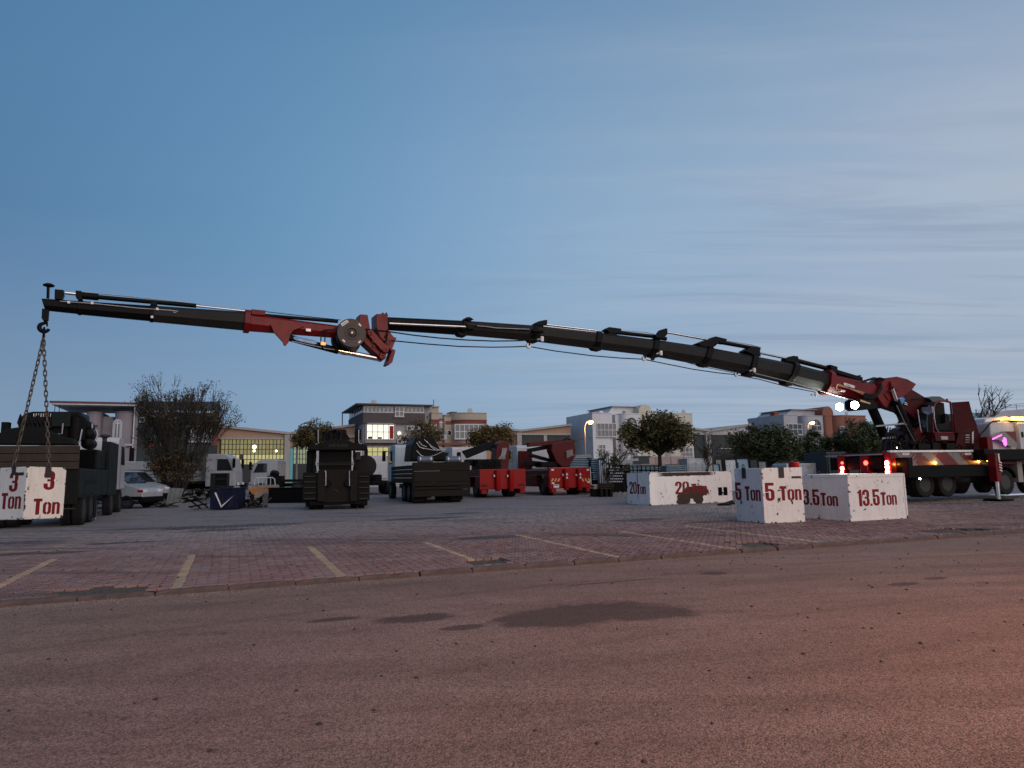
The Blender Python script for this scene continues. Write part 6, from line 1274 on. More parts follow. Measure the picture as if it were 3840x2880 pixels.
b3.p(MB().tube([(W3_ + 1.8, 2, Z(1523)), (W3_ + 1.8, 2, Z(1487))], .05, 5), 'antenna', M_DFRM); b3.fbox(1615, 1645, 1524, 1552, 2, 4.5, 'chimney_block', M_BEI); b3.fbox(1612, 1648, 1522, 1526, 1.8, 4.7, 'chimney_cap', M_BEI)
# --- B4: beige building with red bands
b4 = Bd('office_building', 'beige building with red bands and curved glazed bay', 1618)
l_ = b4.bay(1618, 1666, 1550, -.5, 9, 'rounded_bay', M_BEI, 1.3, left=False); b4.fbox(1664, 1700, 1563, 1700, .7, 9, 'recessed_wall', M_BEI, z0=0); r_ = b4.bay(1698, 1826, 1550, -.6, 9, 'rounded_bay', M_BEI, 2.4, right=False)
b4.bay(1617.5, 1666.5, 1577, -.55, 9, 'red_band', M_RBAND, 1.3, z0=b4.f(1640, 1590)[1], left=False); b4.bay(1697.5, 1826.3, 1577, -.65, 9, 'red_band', M_RBAND, 2.4, z0=b4.f(1760, 1589)[1], right=False); b4.fbox(1664, 1700, 1579, 1591, .64, .72, 'red_band', M_RBAND)
b4.fbox(1618, 1826, 1661, 1669, -.72, 0, 'red_band', M_RBAND); b4.arch(1646, 1660, 1577, 1604, -.52, M_RBAND); b4.rnd(1683, 1624, 10, .68)
b4.win(1706, 1810, 1592, 1645, -.66, 6, 2, fw=.09)
for z in (1553, 1557): pass
b4.p(MB().tube([(b4.f(1668, 1555, 1)[0], 1, b4.f(1668, 1555, 1)[1]), (b4.f(1697, 1555, 1)[0], 1, b4.f(1697, 1555, 1)[1])], .04, 5), 'roof_rail', M_FRM); b4.p(MB().tube([(b4.f(1668, 1560, 1)[0], 1, b4.f(1668, 1560, 1)[1]), (b4.f(1697, 1560, 1)[0], 1, b4.f(1697, 1560, 1)[1])], .03, 5), 'roof_rail', M_FRM)
b4.fbox(1692, 1714, 1544, 1552, 2, 4, 'roof_unit', M_DFRM)
for k in range(3): b4.win(1640 + k * 62, 1690 + k * 62, 1680, 1710, -.75, 3, 2)
# --- B5: hall between beige and white
b5, P = hall('warehouse_hall', 'low tan hall with dark openings left of the white building', [(1826, 1604), (1950, 1620), (2140, 1597)])
b5.fbox(1955, 2040, 1632, 1665, 2.7, 2.98, 'dark_window', M_DOOR); b5.fbox(2052, 2140, 1632, 1665, 2.7, 2.98, 'dark_window', M_DOOR); b5.fbox(1940, 1957, 1622, 1700, 2.4, 2.99, 'column', M_CONC, z0=0); b5.fbox(2040, 2052, 1630, 1700, 2.6, 2.99, 'column', M_CONC, z0=0); b5.fbox(1830, 2140, 1624, 1631, 2.55, 2.99, 'beam', M_CONC); b5.fbox(1960, 2140, 1666, 1760, 2.8, 2.99, 'sheet_door', M_DOOR, z0=0)
# --- B6: white building
b6 = Bd('office_building', 'white building with left side wall windows behind the big round tree', 2224); Z6 = lambda py, px=2250: b6.f(px, py)[1]
sl = abs(b6.sd(2133, 1640, 0)[0]); print('white side', sl); sl = min(sl, 16)
b6.p(MB().box(0, b6.f(2300, 1640)[0], .9, sl, 0, Z6(1551)), 'side_block', M_WREN); b6.bay(2223.5, 2311, 1551, -.3, 8, 'rounded_bay', M_WREN, 1.3, left=False); b6.fbox(2309, 2340, 1556, 1700, .8, 9, 'recessed_wall', M_WREN, z0=0); b6.bay(2338, 2403, 1553, -.2, 9, 'rounded_bay', M_WREN, .8, right=False); b6.fbox(2402, 2505, 1558, 1700, .5, 10, 'centre_wall', M_CREAM, z0=0); b6.bay(2503, 2600, 1552, -.4, 10, 'rounded_bay', M_CREAM, 1.4, right=False)
b6.p(MB().prism([(b6.f(2272, 1550, 4)[0], 4, Z6(1551)), (b6.f(2296, 1526, 4)[0], 4, b6.f(2296, 1526, 4)[1]), (b6.f(2415, 1526, 4)[0], 4, b6.f(2415, 1526, 4)[1]), (b6.f(2415, 1555, 4)[0], 4, Z6(1556))], (0, 7, 0)), 'penthouse', M_WREN); b6.fbox(2294, 2418, 1523.5, 1526, 3.6, 11.2, 'penthouse_roof', M_CONC)
x, z = b6.f(2411, 1546, 3); rr_ = 1.1; b6.p(MB().xz([(x - rr_, z - 1.2), (x + rr_, z - 1.2)] + arcp(x, z, rr_, 0, 180, 10), 2.4, 8), 'barrel_roof', M_CREAM); b6.fbox(2336, 2346, 1541, 1552, 3.9, 4.02, 'window', M_PANE)
b6.fbox(2248, 2262, 1540, 1551, 3, 4, 'chimney', M_WREN); b6.fbox(2252, 2258, 1534, 1540, 3.3, 3.7, 'chimney_pot', M_DFRM)
b6.win(2238, 2310, 1588, 1637, -.34, 5, 2, fw=.07); b6.arch(2357, 2381, 1573, 1612, -.22, M_DFRM); b6.rnd(2325, 1620, 9, .78); b6.win(2247, 2270, 1668, 1714, -.34, 2, 3); b6.win(2316, 2341, 1666, 1694, .76, 2, 2); b6.win(2368, 2390, 1672, 1711, -.24, 2, 3); b6.win(2556, 2590, 1588, 1614, -.44, 3, 2); b6.win(2556, 2596, 1680, 1711, -.44, 3, 2); b6.win(2420, 2480, 1590, 1620, .46, 4, 2)
for (a, b_, c_, d_) in ((2143.5, 2153.5, 1612, 1650), (2158, 2167.5, 1610, 1649), (2183.5, 2190, 1606, 1644), (2209.5, 2220, 1601, 1640), (2162, 2172, 1682, 1716), (2187, 2193, 1679, 1714), (2214, 2224, 1677, 1715)): b6.swin(0, a, b_, c_, d_)
b6.fbox(2378, 2435, 1710, 1740, -1.2, -1.0, 'shop_sign', M_DGW); 
(xa, za), (xb, zb3) = b6.f(2374, 1728, -1.22), b6.f(2395, 1716, -1.22); text(b6.t, 'oak', (xa, -1.22, za), (1, 0, 0), (0, 0, 1), zb3 - za, xb - xa, M_DIAL)
b6.fbox(2435, 2600, 1712, 1740, -1.1, -.9, 'yard_wall', paint('pinkish_wall', (.36, .27, .26), .85)); 
for px in (2460, 2516, 2565): b6.fbox(px - .7, px + .7, 1712, 1740, -1.13, -1.1, 'wall_joint', M_DFRM)
# --- B7 hall, B8 grey + terracotta
b7, P = hall('warehouse_hall', 'low grey hall with dark green doors right of the big tree', [(2600, 1612), (2660, 1620), (2812, 1596)], fascia=M_GREN)
b7.fbox(2606, 2650, 1631, 1740, 2.7, 2.98, 'sheet_door', M_DGW, z0=0); b7.fbox(2668, 2812, 1631, 1740, 2.6, 2.98, 'sheet_door', M_DOOR, z0=0); b7.fbox(2650, 2668, 1620, 1740, 2.3, 2.99, 'column', M_CONC, z0=0); b7.fbox(2604, 2812, 1625, 1631, 2.5, 2.99, 'beam', M_CONC)
b7.p(MB().tube([(b7.f(px, py, 2.5)[0], 2.5, b7.f(px, py, 2.5)[1]) for px, py in ((2693, 1708), (2693, 1682), (2760, 1682), (2760, 1708))], .05, 5), 'door_outline', M_FRM)
b8 = Bd('office_building', 'grey building with terracotta wing behind the three dense trees', 2944); Z8 = lambda py, px=2960: b8.f(px, py)[1]
sl = min(abs(b8.sd(2809, 1640, 0)[0]), 22); print('grey side', sl)
b8.p(MB().box(0, b8.f(3000, 1640)[0], .9, sl, 0, Z8(1559)), 'side_block', M_GREN); b8.p(MB().box(-.05, 1.0, -.1, sl + .1, Z8(1565), Z8(1558)), 'parapet_band', M_BRN); b8.bay(2943.5, 3008, 1558, -.3, 8, 'rounded_bay', M_GREN, 1.2, left=False); b8.fbox(3006, 3026, 1563, 1740, .8, 9, 'recessed_wall', M_GREN, z0=0); b8.bay(3023, 3098, 1561, -.2, 9, 'rounded_bay', M_GREN, .9, right=False)
b8.bay(3098, 3130, 1560, -.6, 9, 'terracotta_pier', M_TERR, .5); b8.fbox(3130, 3143, 1571, 1740, .8, 9, 'recessed_wall', M_TERR, z0=0); b8.bay(3141, 3252, 1560, -.4, 10, 'rounded_bay', M_TERR, 1.6, right=False)
b8.p(MB().prism([(b8.f(2932, 1559, 4)[0], 4, Z8(1560)), (b8.f(2968, 1537, 4)[0], 4, b8.f(2968, 1537, 4)[1]), (b8.f(3067, 1537, 4)[0], 4, b8.f(3067, 1537, 4)[1]), (b8.f(3067, 1562, 4)[0], 4, Z8(1563))], (0, 7, 0)), 'penthouse', M_GREN); b8.fbox(2966, 3069, 1534.5, 1537, 3.6, 11, 'penthouse_roof', M_CONC); b8.fbox(3020, 3069, 1537, 1541, 3.9, 4.0, 'penthouse_band', M_TERR)
x, z = b8.f(3094, 1552, 3); b8.p(MB().xz([(x - 1.2, z - 1.2), (x + 1.2, z - 1.2)] + arcp(x, z, 1.2, 0, 180, 10), 2.4, 8), 'barrel_roof', M_TERR); b8.fbox(2905, 2922, 1547, 1562, 3, 4, 'chimney', M_TERR); b8.fbox(2902, 2925, 1545, 1548, 2.8, 4.2, 'chimney_cap', M_TERR)
b8.win(2956, 3007, 1590, 1629, -.34, 3, 2, fw=.08); b8.arch(3050, 3073, 1580, 1612, -.22, M_BRN); b8.win(3150, 3180, 1600, 1640, -.44, 2, 2)
for (a, b_, c_, d_) in ((2818, 2850, 1606, 1610), (2870, 2935, 1594, 1598)): b8.p(MB().box(-.04, .02, abs(b8.sd(b_, c_, 0)[0]), abs(b8.sd(a, c_, 0)[0]), Z8(1604), Z8(1601)), 'string_course', M_BRN)
b8.swin(0, 2922, 2938, 1606, 1640)
# low dark hall under the trees to the right
b11 = Bd('warehouse_hall', 'long low dark shed behind the three dense trees', 2812, 'shed'); b11.fbox(2812, 3330, 1690, 1740, -3, 0.5, 'wall', M_DGW, z0=0); b11.fbox(2812, 3330, 1686, 1690, -3.3, .6, 'roof', M_CONC)
for k in range(6): b11.fbox(2850 + k * 80, 2902 + k * 80, 1696, 1740, -3.06, -3.0, 'sheet_door', M_DOOR, z0=0)
# --- right edge: sign building and grey flat-roofed block with railing
b9 = Bd('shop_building', 'dark gabled shop with white sign lettering behind the crane cab', 3602)
b9.p(MB().xz([b9.f(px, py) for px, py in ((3560, 1700), (3560, 1556), (3604, 1550), (3640, 1545), (3652, 1548), (3668, 1568), (3690, 1580), (3690, 1700))], 0, 8), 'gable', M_DGW)
sg_ = b9.fbox(3590, 3652, 1563, 1600, -.25, -.05, 'sign_board', M_DOOR)
for s_, a, b_, c_, d_ in (('LE KALIP', 3603, 3640, 1575, 1566), ('NUARLA', 3606, 3640, 1587, 1578)): (xa, za), (xb, zb3) = b9.f(a, c_, -.26), b9.f(b_, d_, -.26); text(sg_, s_, (xa, -.26, za), (1, 0, 0), (0, 0, 1), zb3 - za, xb - xa, M_DIAL)
b9.p(MB().xz([b9.f(px, py, -.1) for px, py in ((3640, 1550), (3652, 1549), (3664, 1566), (3652, 1580), (3642, 1572))], -.12, -.01), 'teal_panel', M_CYAN)
b10 = Bd('flat_roof_block', 'grey flat roofed block with roof railing at the right edge', 3682)
b10.p(MB().prism([(b10.f(3682, 1547)[0], 0, 0), (b10.f(3682, 1547)[0], 0, b10.f(3682, 1547)[1]), (b10.f(3900, 1533)[0], 0, b10.f(3900, 1533)[1] + .2), (b10.f(3900, 1533)[0], 0, 0)], (0, 14, 0)), 'wall', M_GREN)
for k in range(5):
    px = 3692 + k * 40; x, z = b10.f(px, 1543 - k * 3.2, .3); b10.p(MB().tube([(x, .3, z - .1), (x, .3, z + .95)], .05, 6), 'rail_post', M_DFRM)
for dz in (.35, .65, .92): (xa, za), (xb, zb3) = b10.f(3692, 1543, .3), b10.f(3900, 1527, .3); b10.p(MB().tube([(xa, .3, za + dz), (xb, .3, zb3 + dz)], .035, 6), 'rail_bar', M_DFRM)

# small fittings on the facades: outdoor units, dishes, rain pipes
M_ACU = paint('outdoor_unit', (.45, .45, .44), .6, dirt=.4)
def acunit(b, px, py, c):
    x, z = b.f(px, py, c); o = b.p(MB().box(x - .42, x + .42, c - .38, c - .02, z - .3, z + .3), 'outdoor_unit', M_ACU, bev=.02); b.p(MB().lathe([(.2, 0), (.22, -.02), (.05, -.03)], c=(x - .1, c - .385, z), ax='y', n=16), 'fan_grille', M_DFRM, o); b.p(MB().box(x - .4, x - .3, c - .36, c, z - .36, z - .301), 'bracket', M_DFRM, o)
for b, px, py, c in ((b3, 1500, 1655, -.02), (b3, 1535, 1606, -.02), (b3, 1560, 1606, -.02), (b6, 2330, 1640, .78), (b6, 2345, 1632, -.2), (b8, 3030, 1632, -.2), (b4, 1660, 1640, -.5), (b1, 540, 1575, 0), (b1, 640, 1580, 0)): acunit(b, px, py, c)
def dish(b, px, py, c):
    x, z = b.f(px, py, c); o = b.p(MB().tube([(x, c, z - .8), (x, c, z)], .03, 6), 'dish_mast', M_DFRM); b.p(MB().lathe([(.03, .0), (.25, -.05), (.38, -.16)], c=(x, c - .05, z), ax='y', n=18), 'dish', M_ACU, o, smooth=True)
for b, px, py, c in ((b6, 2450, 1549, 3), (b8, 3170, 1552, 3), (b4, 1760, 1542, 3), (b3, 1400, 1511, 4), (b6, 2560, 1546, 4)): dish(b, px, py, c)
for b, px, c, py in ((b3, 1588, -.2, 1550), (b6, 2336, .6, 1558), (b6, 2500, .2, 1560), (b8, 3010, .6, 1565), (b4, 1668, .5, 1565)):
    x, z = b.f(px, py, c); b.p(MB().tube([(x, c, z), (x, c, .2)], .055, 8), 'rain_pipe', M_GREN)
# ------------------------------------------------------------------ trees
def barkmat(n, c): return paint(n, c, .9, dirt=.5, dirtcol=tuple(x * .5 for x in c), scale=6, bump=.5)
def leafmat(name, c0, c1):
    m, q, p = newmat(name); r = q.n('ShaderNodeNewGeometry').outputs['Random Per Island']; n = q.noise(objc(q), .9, 3, .5)
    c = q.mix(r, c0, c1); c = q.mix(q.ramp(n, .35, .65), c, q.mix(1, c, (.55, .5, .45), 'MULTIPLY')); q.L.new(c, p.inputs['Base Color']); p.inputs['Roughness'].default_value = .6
    p.inputs['Specular IOR Level'].default_value = .3; return m
M_BARK = barkmat('bark', (.035, .028, .023)); M_LG = leafmat('leaf_olive', (.10, .105, .038), (.17, .135, .05)); M_LO = leafmat('leaf_autumn', (.115, .105, .042), (.19, .125, .045)); M_LD = leafmat('leaf_dark', (.055, .08, .032), (.11, .12, .05)); M_LS = leafmat('leaf_sparse', (.09, .075, .035), (.14, .09, .04)); M_LY = leafmat('leaf_yellow', (.12, .10, .03), (.16, .12, .04))
def leaves(b, c, R, n, s, r, flat_=.8):
    for _ in range(n):
        d = Vector((r.gauss(0, 1), r.gauss(0, 1), r.gauss(0, 1) * flat_)); d = d.normalized() * R * (r.random() ** .45)
        p = c + d; a = Vector((r.uniform(-1, 1), r.uniform(-1, 1), r.uniform(-.6, .6))).normalized(); u = a.cross(Vector((r.uniform(-1, 1), r.uniform(-1, 1), 1))).normalized(); l = s * r.uniform(.6, 1.3)
        b.add([p - a * l, p + u * l * .45, p + a * l, p - u * l * .45], [(0, 1, 2, 3)])
def limb(b, p, q, r0, r1, r, sag=.15, n=5):
    d = q - p; m = p + d * .5 + Vector((r.uniform(-1, 1), r.uniform(-1, 1), r.uniform(.2, 1))) * d.length * sag; pts = []
    for i in range(n + 1): t = i / n; pts.append(p * (1 - t) ** 2 + m * 2 * t * (1 - t) + q * t * t)
    b.tube(pts, [r0 + (r1 - r0) * i / n for i in range(n + 1)], 5, cap=False); return pts
def round_tree(label, cpx, cpy, wpx, hpx, Y, m, trunk_px=None, seed=0, dens=1.0, lean=0, clumps=70, sparse=.0, group='round street trees', base=None):
    """mop-headed street tree: crown centre/size in photo pixels at world depth Y"""
    r = random.Random(seed); c = at(cpx, cpy, Y); R = wpx / 2 * (c - CAM).dot(_F) / F_PX; H = hpx / 2 * (c - CAM).dot(_F) / F_PX
    tx = at(trunk_px or cpx, 1720, Y).x; g = Vector((tx, Y, gz(tx, Y))); fr = Frame(g, 0); t = thing('round_tree', label, 'tree', fr, group)
    cl = fr.loc(c); tb = MB(); top = Vector((cl.x * .6, 0, cl.z - H * .75)); th = limb(tb, Vector((0, 0, -.1)), top, R * .068, R * .05, r, .04, 6)
    cen = []
    for k in range(clumps):
        a = r.uniform(0, 6.283); z = r.uniform(-.75, 1); rad_ = math.sqrt(max(0, 1 - z * z)); f = r.uniform(.62, .9) if r.random() < .8 else r.uniform(.2, .6)
        zz = z * H * f * (1.0 if z > 0 else .75); lump = .86 + .2 * math.sin(a * 3 + seed) + .12 * math.sin(a * 5 + z * 4 + seed * 2); cen.append(cl + Vector((math.cos(a) * rad_ * R * f * lump, math.sin(a) * rad_ * R * f * lump, zz * (.9 + .25 * math.sin(a * 2 + seed * 3)))))
    for k, q in enumerate(cen):
        if k % 2 == 0: pts = limb(tb, top + Vector((0, 0, r.uniform(-.2, .3))), q, R * .028, R * .008, r, .12, 4)
    for k in range(int(clumps * .8)):
        q = r.choice(cen); e = q + (q - cl).normalized() * R * r.uniform(.1, .24) + Vector((r.uniform(-1, 1), r.uniform(-1, 1), r.uniform(-.3, 1))) * R * .08; tb.tube([q, (q + e) / 2 + Vector((0, 0, R * .02)), e], [R * .006, R * .005, R * .003], 4, cap=False)
    tb.build('trunk', M_BARK, t, smooth=True)
    lb2 = MB(); 
    for q in cen:
        if r.random() < sparse: continue
        leaves(lb2, q, R * r.uniform(.14, .34), int(130 * dens * r.uniform(.6, 1.3)), R * .052, r)
    lb2.build('crown', m, t); return t
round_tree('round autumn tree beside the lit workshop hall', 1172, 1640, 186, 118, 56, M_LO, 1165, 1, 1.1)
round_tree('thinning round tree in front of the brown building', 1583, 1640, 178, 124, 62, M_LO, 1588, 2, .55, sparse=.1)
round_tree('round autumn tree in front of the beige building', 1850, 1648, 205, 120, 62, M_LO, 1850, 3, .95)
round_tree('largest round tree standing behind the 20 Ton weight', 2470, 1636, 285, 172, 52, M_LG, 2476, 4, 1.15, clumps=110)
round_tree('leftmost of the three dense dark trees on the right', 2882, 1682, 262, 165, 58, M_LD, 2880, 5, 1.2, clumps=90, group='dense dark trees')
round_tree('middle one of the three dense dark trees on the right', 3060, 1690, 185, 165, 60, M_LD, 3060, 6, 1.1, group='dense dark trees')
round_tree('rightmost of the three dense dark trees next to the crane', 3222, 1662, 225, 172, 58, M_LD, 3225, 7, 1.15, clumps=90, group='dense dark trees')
def twig_tree(label, bpx, bpy, Y, H, seed, m=None, nleaf=0, spread=.55, stems=1, name='bare_tree', levels=4, r0=.09, lean=0.0, trunk=.35, group=None, wide=1.0):
    r = random.Random(seed); g = at(bpx, bpy, Y); g.z = gz(g.x, g.y); t = thing(name, label, 'tree' if stems < 3 else 'bush', Frame(g, 0), group); tb = MB(); tips = []
    def grow(p, d, L, rad_, lv):
        q = p + d * L; limb(tb, p, q, rad_, rad_ * .62, r, .06, 3)
        if lv == 0: tips.append((q, d)); return
        if lv <= 2: tips.append((q, d))
        for k in range(r.choice((2, 3, 3)) if lv > 1 else r.choice((2, 3))):
            nd = (d + Vector((r.gauss(0, spread) * wide, r.gauss(0, spread) * wide, r.gauss(.08, spread * .6)))).normalized(); grow(p + (q - p) * r.uniform(.7, 1), nd, L * r.uniform(.6, .88), max(rad_ * .68, .011), lv - 1)
    for k in range(stems):
        a = 6.283 * k / stems + r.uniform(-.3, .3); d = Vector((lean, 0, 1)) if stems == 1 else Vector((math.cos(a) * r.uniform(.05, .5), math.sin(a) * r.uniform(.05, .45), 1)).normalized()
        p0 = Vector((0, 0, -.05)) if stems == 1 else Vector((math.cos(a) * .25, math.sin(a) * .2, -.05)); grow(p0, d.normalized(), H * trunk * r.uniform(.8, 1.1), r0 * (1 if stems == 1 else r.uniform(.5, 1)), levels)
    tb.build('trunk' if stems == 1 else 'stems', M_BARK, t)
    if nleaf:
        lb2 = MB()
        for _ in range(nleaf):
            q, d = r.choice(tips); leaves(lb2, q + Vector((r.gauss(0, .10), r.gauss(0, .10), r.gauss(-.03, .10))), .12, 2, .075, r)
        lb2.build('leaves' if stems > 1 else 'crown', m, t)
    return t
bushp = G(655, 1880)
twig_tree('tall many stemmed bush with few brown leaves beside scrap metal', 655, 1880, bushp.y, 9.4, 21, M_LS, 4200, .22, 20, 'leafless_bush', 5, .06, trunk=.235, wide=.75)
twig_tree('low green scrub at the foot of the many stemmed bush', 640, 1885, bushp.y + .3, 4.6, 22, M_LS, 4200, .42, 16, 'leafless_bush', 3, .03, trunk=.3)
twig_tree('small dark tree with sparse crown in front of the white building', 2282, 1828, 44, 4.6, 31, M_LD, 420, .55, 1, 'bare_tree', 5, .11, trunk=.30)
twig_tree('slim bare tree right of the largest round tree', 2650, 1765, 50, 4.6, 33, M_LY, 160, .40, 1, 'bare_tree', 5, .09, trunk=.26, lean=-.03)
twig_tree('bare tree crown showing above the white crane truck cab', 3700, 1700, 62, 8.4, 35, M_LD, 40, .5, 1, 'bare_tree', 5, .16, trunk=.33, lean=.02)
twig_tree('thin sparse tree seen between the crane lift cylinders', 3345, 1700, 60, 6.6, 37, M_LD, 120, .45, 1, 'bare_tree', 4, .1, trunk=.36)
# ------------------------------------------------------------------ street lamps
L_SOD = glow('sodium_lamp', (1, .50, .13), 22)
M_POLE = paint('lamp_pole', (.30, .27, .25), .5, dirt=.3)
def street_lamp(label, pos, H, lit=True, head=1.0, energy=900, group='street lamps', yaw=0.0):
    fr = Frame(pos, yaw); t = thing('street_lamp', label, 'street lamp', fr, group)
    MB().tube([(0, 0, 0), (0, 0, H * .55), (0, 0, H - .9)], [.10, .08, .06], 12).build('pole', M_POLE, t, smooth=True)
    MB().tube([(0, 0, H - .92)] + [(head * (.55 - .55 * math.cos(a)), 0, H - .9 + .75 * math.sin(a)) for a in [i * math.pi / 12 for i in range(0, 6)]] + [(head * .95, 0, H - .12)], .045, 8).build('arm', M_POLE, t, smooth=True)
    h = MB().xz([(head * .55, H - .16), (head * .6, H - .05), (head * 1.0, H + .04), (head * 1.35, H - .02), (head * 1.4, H - .12)], -.16, .16).build('lamp_head', M_POLE, t, bev=.03)
    MB().lathe([(.02, -.24), (.14, -.20), (.22, -.08), (.2, 0)], c=(head * 1.0, 0, H - .12), n=16).build('lamp_bulb', L_SOD if lit else M_DIAL, h, smooth=True)
    if lit:
        lg = bpy.data.lights.new('lamp_light', 'POINT'); lg.energy = energy; lg.color = (1, .36, .11); lg.shadow_soft_size = .2; lo = bpy.data.objects.new('lamp_light', lg); COL.objects.link(lo); lo.parent = h; lo.location = (head * 1.0, 0, H - .6)
    return t
def lamp_at(px, py, Y): p = at(px, 1720, Y); p.z = gz(p.x, p.y); h = at(px, py, Y).z - p.z; return p, h
p, h = lamp_at(2195, 1574, 56); street_lamp('lit street lamp in front of the white building', p, h, energy=420, head=.5)
p, h = lamp_at(3036, 1578, 66); street_lamp('lit street lamp in front of the grey and terracotta building', p, h, energy=420, head=.5)
p, h = lamp_at(1113, 1582, 58); street_lamp('unlit street lamp sticking out above the autumn tree', p, h, lit=False)
street_lamp('lit street lamp on the near side of the road', Vector((10.5, 1.5, 0)), 8.2, energy=3000, yaw=rad(150))
# ------------------------------------------------------------------ yard clutter
M_SCRAP = paint('scrap_sheet', (.20, .21, .20), .6, metal=.3, dirt=.7, dirtcol=(.05, .045, .04), scale=2); M_BIN = paint('blue_bin', (.004, .008, .032), .6, dirt=.4, spec=.1); M_ORG = paint('orange_sheet', (.50, .17, .03), .6, dirt=.3); M_BEIG = paint('beige_box', (.36, .25, .2), .8, dirt=.4); M_ALU = paint('aluminium_profile', (.42, .47, .50), .4, metal=.4, dirt=.5, dirtcol=(.12, .13, .14), scale=3); M_BLUEP = paint('pale_blue_panel', (.19, .30, .37), .6, dirt=.5, dirtcol=(.08, .1, .12), scale=1.2); M_STW = paint('white_stack', (.55, .57, .58), .6, dirt=.5, scale=2)
class Cl:
    def __init__(s, name, label, cat, gp, yaw=0.0, group=None, Y=None):
        if Y is None: o = G(*gp)
        else: o = at(gp[0], gp[1], Y); o.z = gz(o.x, o.y)
        s.fr = Frame(o, yaw); s.t = thing(name, label, cat, s.fr, group)
    def q(s, px, py, c=0.0): return s.fr.ony(px, py, c)
    def p(s, b, name, m, parent=None, **k): return b.build(name, m, parent or s.t, **k)
    def poly(s, pts, c0, c1, name, m, parent=None, bev=.008): return s.p(MB().xz([s.q(px, py, c0) for px, py in pts], c0, c1), name, m, parent, bev=bev)
# blue bin with white chevron
b = Cl('waste_bin', 'dark blue steel bin with white V chevron', 'bin', (850, 1912), rad(8))
x0, z0 = b.q(786, 1908); x1, z1 = b.q(893, 1833); zt = z1; b.p(MB().box(x0, x1, 0, 1.5, .04, zt), 'bin_body', M_BIN, bev=.02)
for pts in (((804, 1848), (810, 1846), (832, 1900), (829, 1904)), ((876, 1858), (872, 1862), (829, 1904), (830, 1897))): b.poly(pts, -.006, -.001, 'chevron_stripe', M_DIAL, bev=0)
b.p(MB().box(x0 - .03, x1 + .03, -.03, 1.53, zt + .001, zt + .05), 'bin_rim', M_BIN)
c = Cl('steel_cabinet', 'dark open steel cabinet standing behind the blue bin', 'cabinet', (820, 1888), rad(10)); x0, z0 = c.q(788, 1836); x1, z1 = c.q(850, 1774); c.p(MB().box(x0, x1, .1, .8, 0, z1), 'cabinet_body', M_BLK, bev=.02); c.p(MB().box(x0 - .02, x0 + .25, .02, .1, .4, z1), 'cabinet_door', M_DGRN, bev=.01)
for k in range(3): c.p(MB().box(x0 + .28, x1 - .03, .02, .1, z1 - .35 - k * .4, z1 - .31 - k * .4), 'shelf', M_HATCH)
s_ = Cl('corrugated_sheet', 'pale ribbed metal sheet leaning at the foot of the bush', 'sheet metal', (650, 1898), rad(5)); 
pts = [s_.q(px, py) for px, py in ((620, 1892), (627, 1830), (684, 1832), (666, 1896))]
for k in range(6):
    f0, f1 = k / 6 + .01, (k + 1) / 6 - .01; L = lambda a, b_, t: (a[0] + (b_[0] - a[0]) * t, a[1] + (b_[1] - a[1]) * t); q4 = [L(pts[0], pts[3], f0), L(pts[1], pts[2], f0), L(pts[1], pts[2], f1), L(pts[0], pts[3], f1)]
    s_.p(MB().prism([(x, .0 + z * .25 + (.015 if k % 2 else 0), max(z, .01)) for x, z in q4], (0, .02, 0)), 'rib', M_SCRAP)
l_ = Cl('scrap_ladder', 'heap of tilted dark ladder frames on the ground', 'scrap', (725, 1915), rad(-6))
for k, (a, b2) in enumerate((((668, 1862), (712, 1918)), ((690, 1855), (745, 1912)), ((716, 1853), (772, 1905)), ((668, 1868), (740, 1856)), ((682, 1884), (755, 1872)), ((700, 1902), (770, 1890)), ((712, 1916), (772, 1904)), ((720, 1848), (748, 1875)), ((706, 1880), (745, 1868)))):
    (xa, za), (xb, zb) = l_.q(*a), l_.q(*b2); l_.p(MB().bar((xa, .3 - za * .6, max(za, .05)), (xb, .3 - zb * .6, max(zb, .05)), .09, .07), 'frame_bar', M_SCRAP if k % 3 == 0 else M_OLV, bev=.01)
r_ = random.Random(5)
def junk(label, gp, n, w, h, mats, seed, spread=1.0):
    J = Cl('scrap_heap', label, 'scrap', gp, 0.0); r = random.Random(seed)
    for k in range(n):
        x, y, z = r.uniform(-w, w), r.uniform(-.1, .7) * spread, r.uniform(.03, h); a = Vector((r.uniform(-1, 1), r.uniform(-.5, .5), r.uniform(-.5, .5))).normalized() * r.uniform(.15, .55)
        J.p(MB().bar((x - a.x, y - a.y, max(z - a.z, .04)), (x + a.x, y + a.y, max(z + a.z, .04)), r.uniform(.04, .28), r.uniform(.02, .08)), r.choice(('scrap_piece', 'offcut')), r.choice(mats), bev=.006)
    return J
junk('loose metal offcuts lying right of the blue bin', (925, 1905), 22, .8, .4, [M_SCRAP, M_OLV, M_BLK, M_HATCH], 3)
junk('dark rubbish piled between bush and blue bin', (770, 1880), 26, 1.0, .5, [M_OLV, M_BLK, M_SCRAP, M_WOOD], 4)
junk('heap of bent sheet and bars in front of the tubular frame', (1000, 1880), 24, .9, .45, [M_SCRAP, M_OLV, M_BLK, M_WOOD, M_HATCH], 14)
junk('dark timber and bars heaped behind the ribbed sheet', (690, 1880), 24, 1.0, .6, [M_OLV, M_BLK, M_WOOD, M_OLV2], 15)
junk('low dark debris under the front of the white vans', (600, 1903), 14, .7, .2, [M_OLV, M_BLK, M_WOOD], 9)
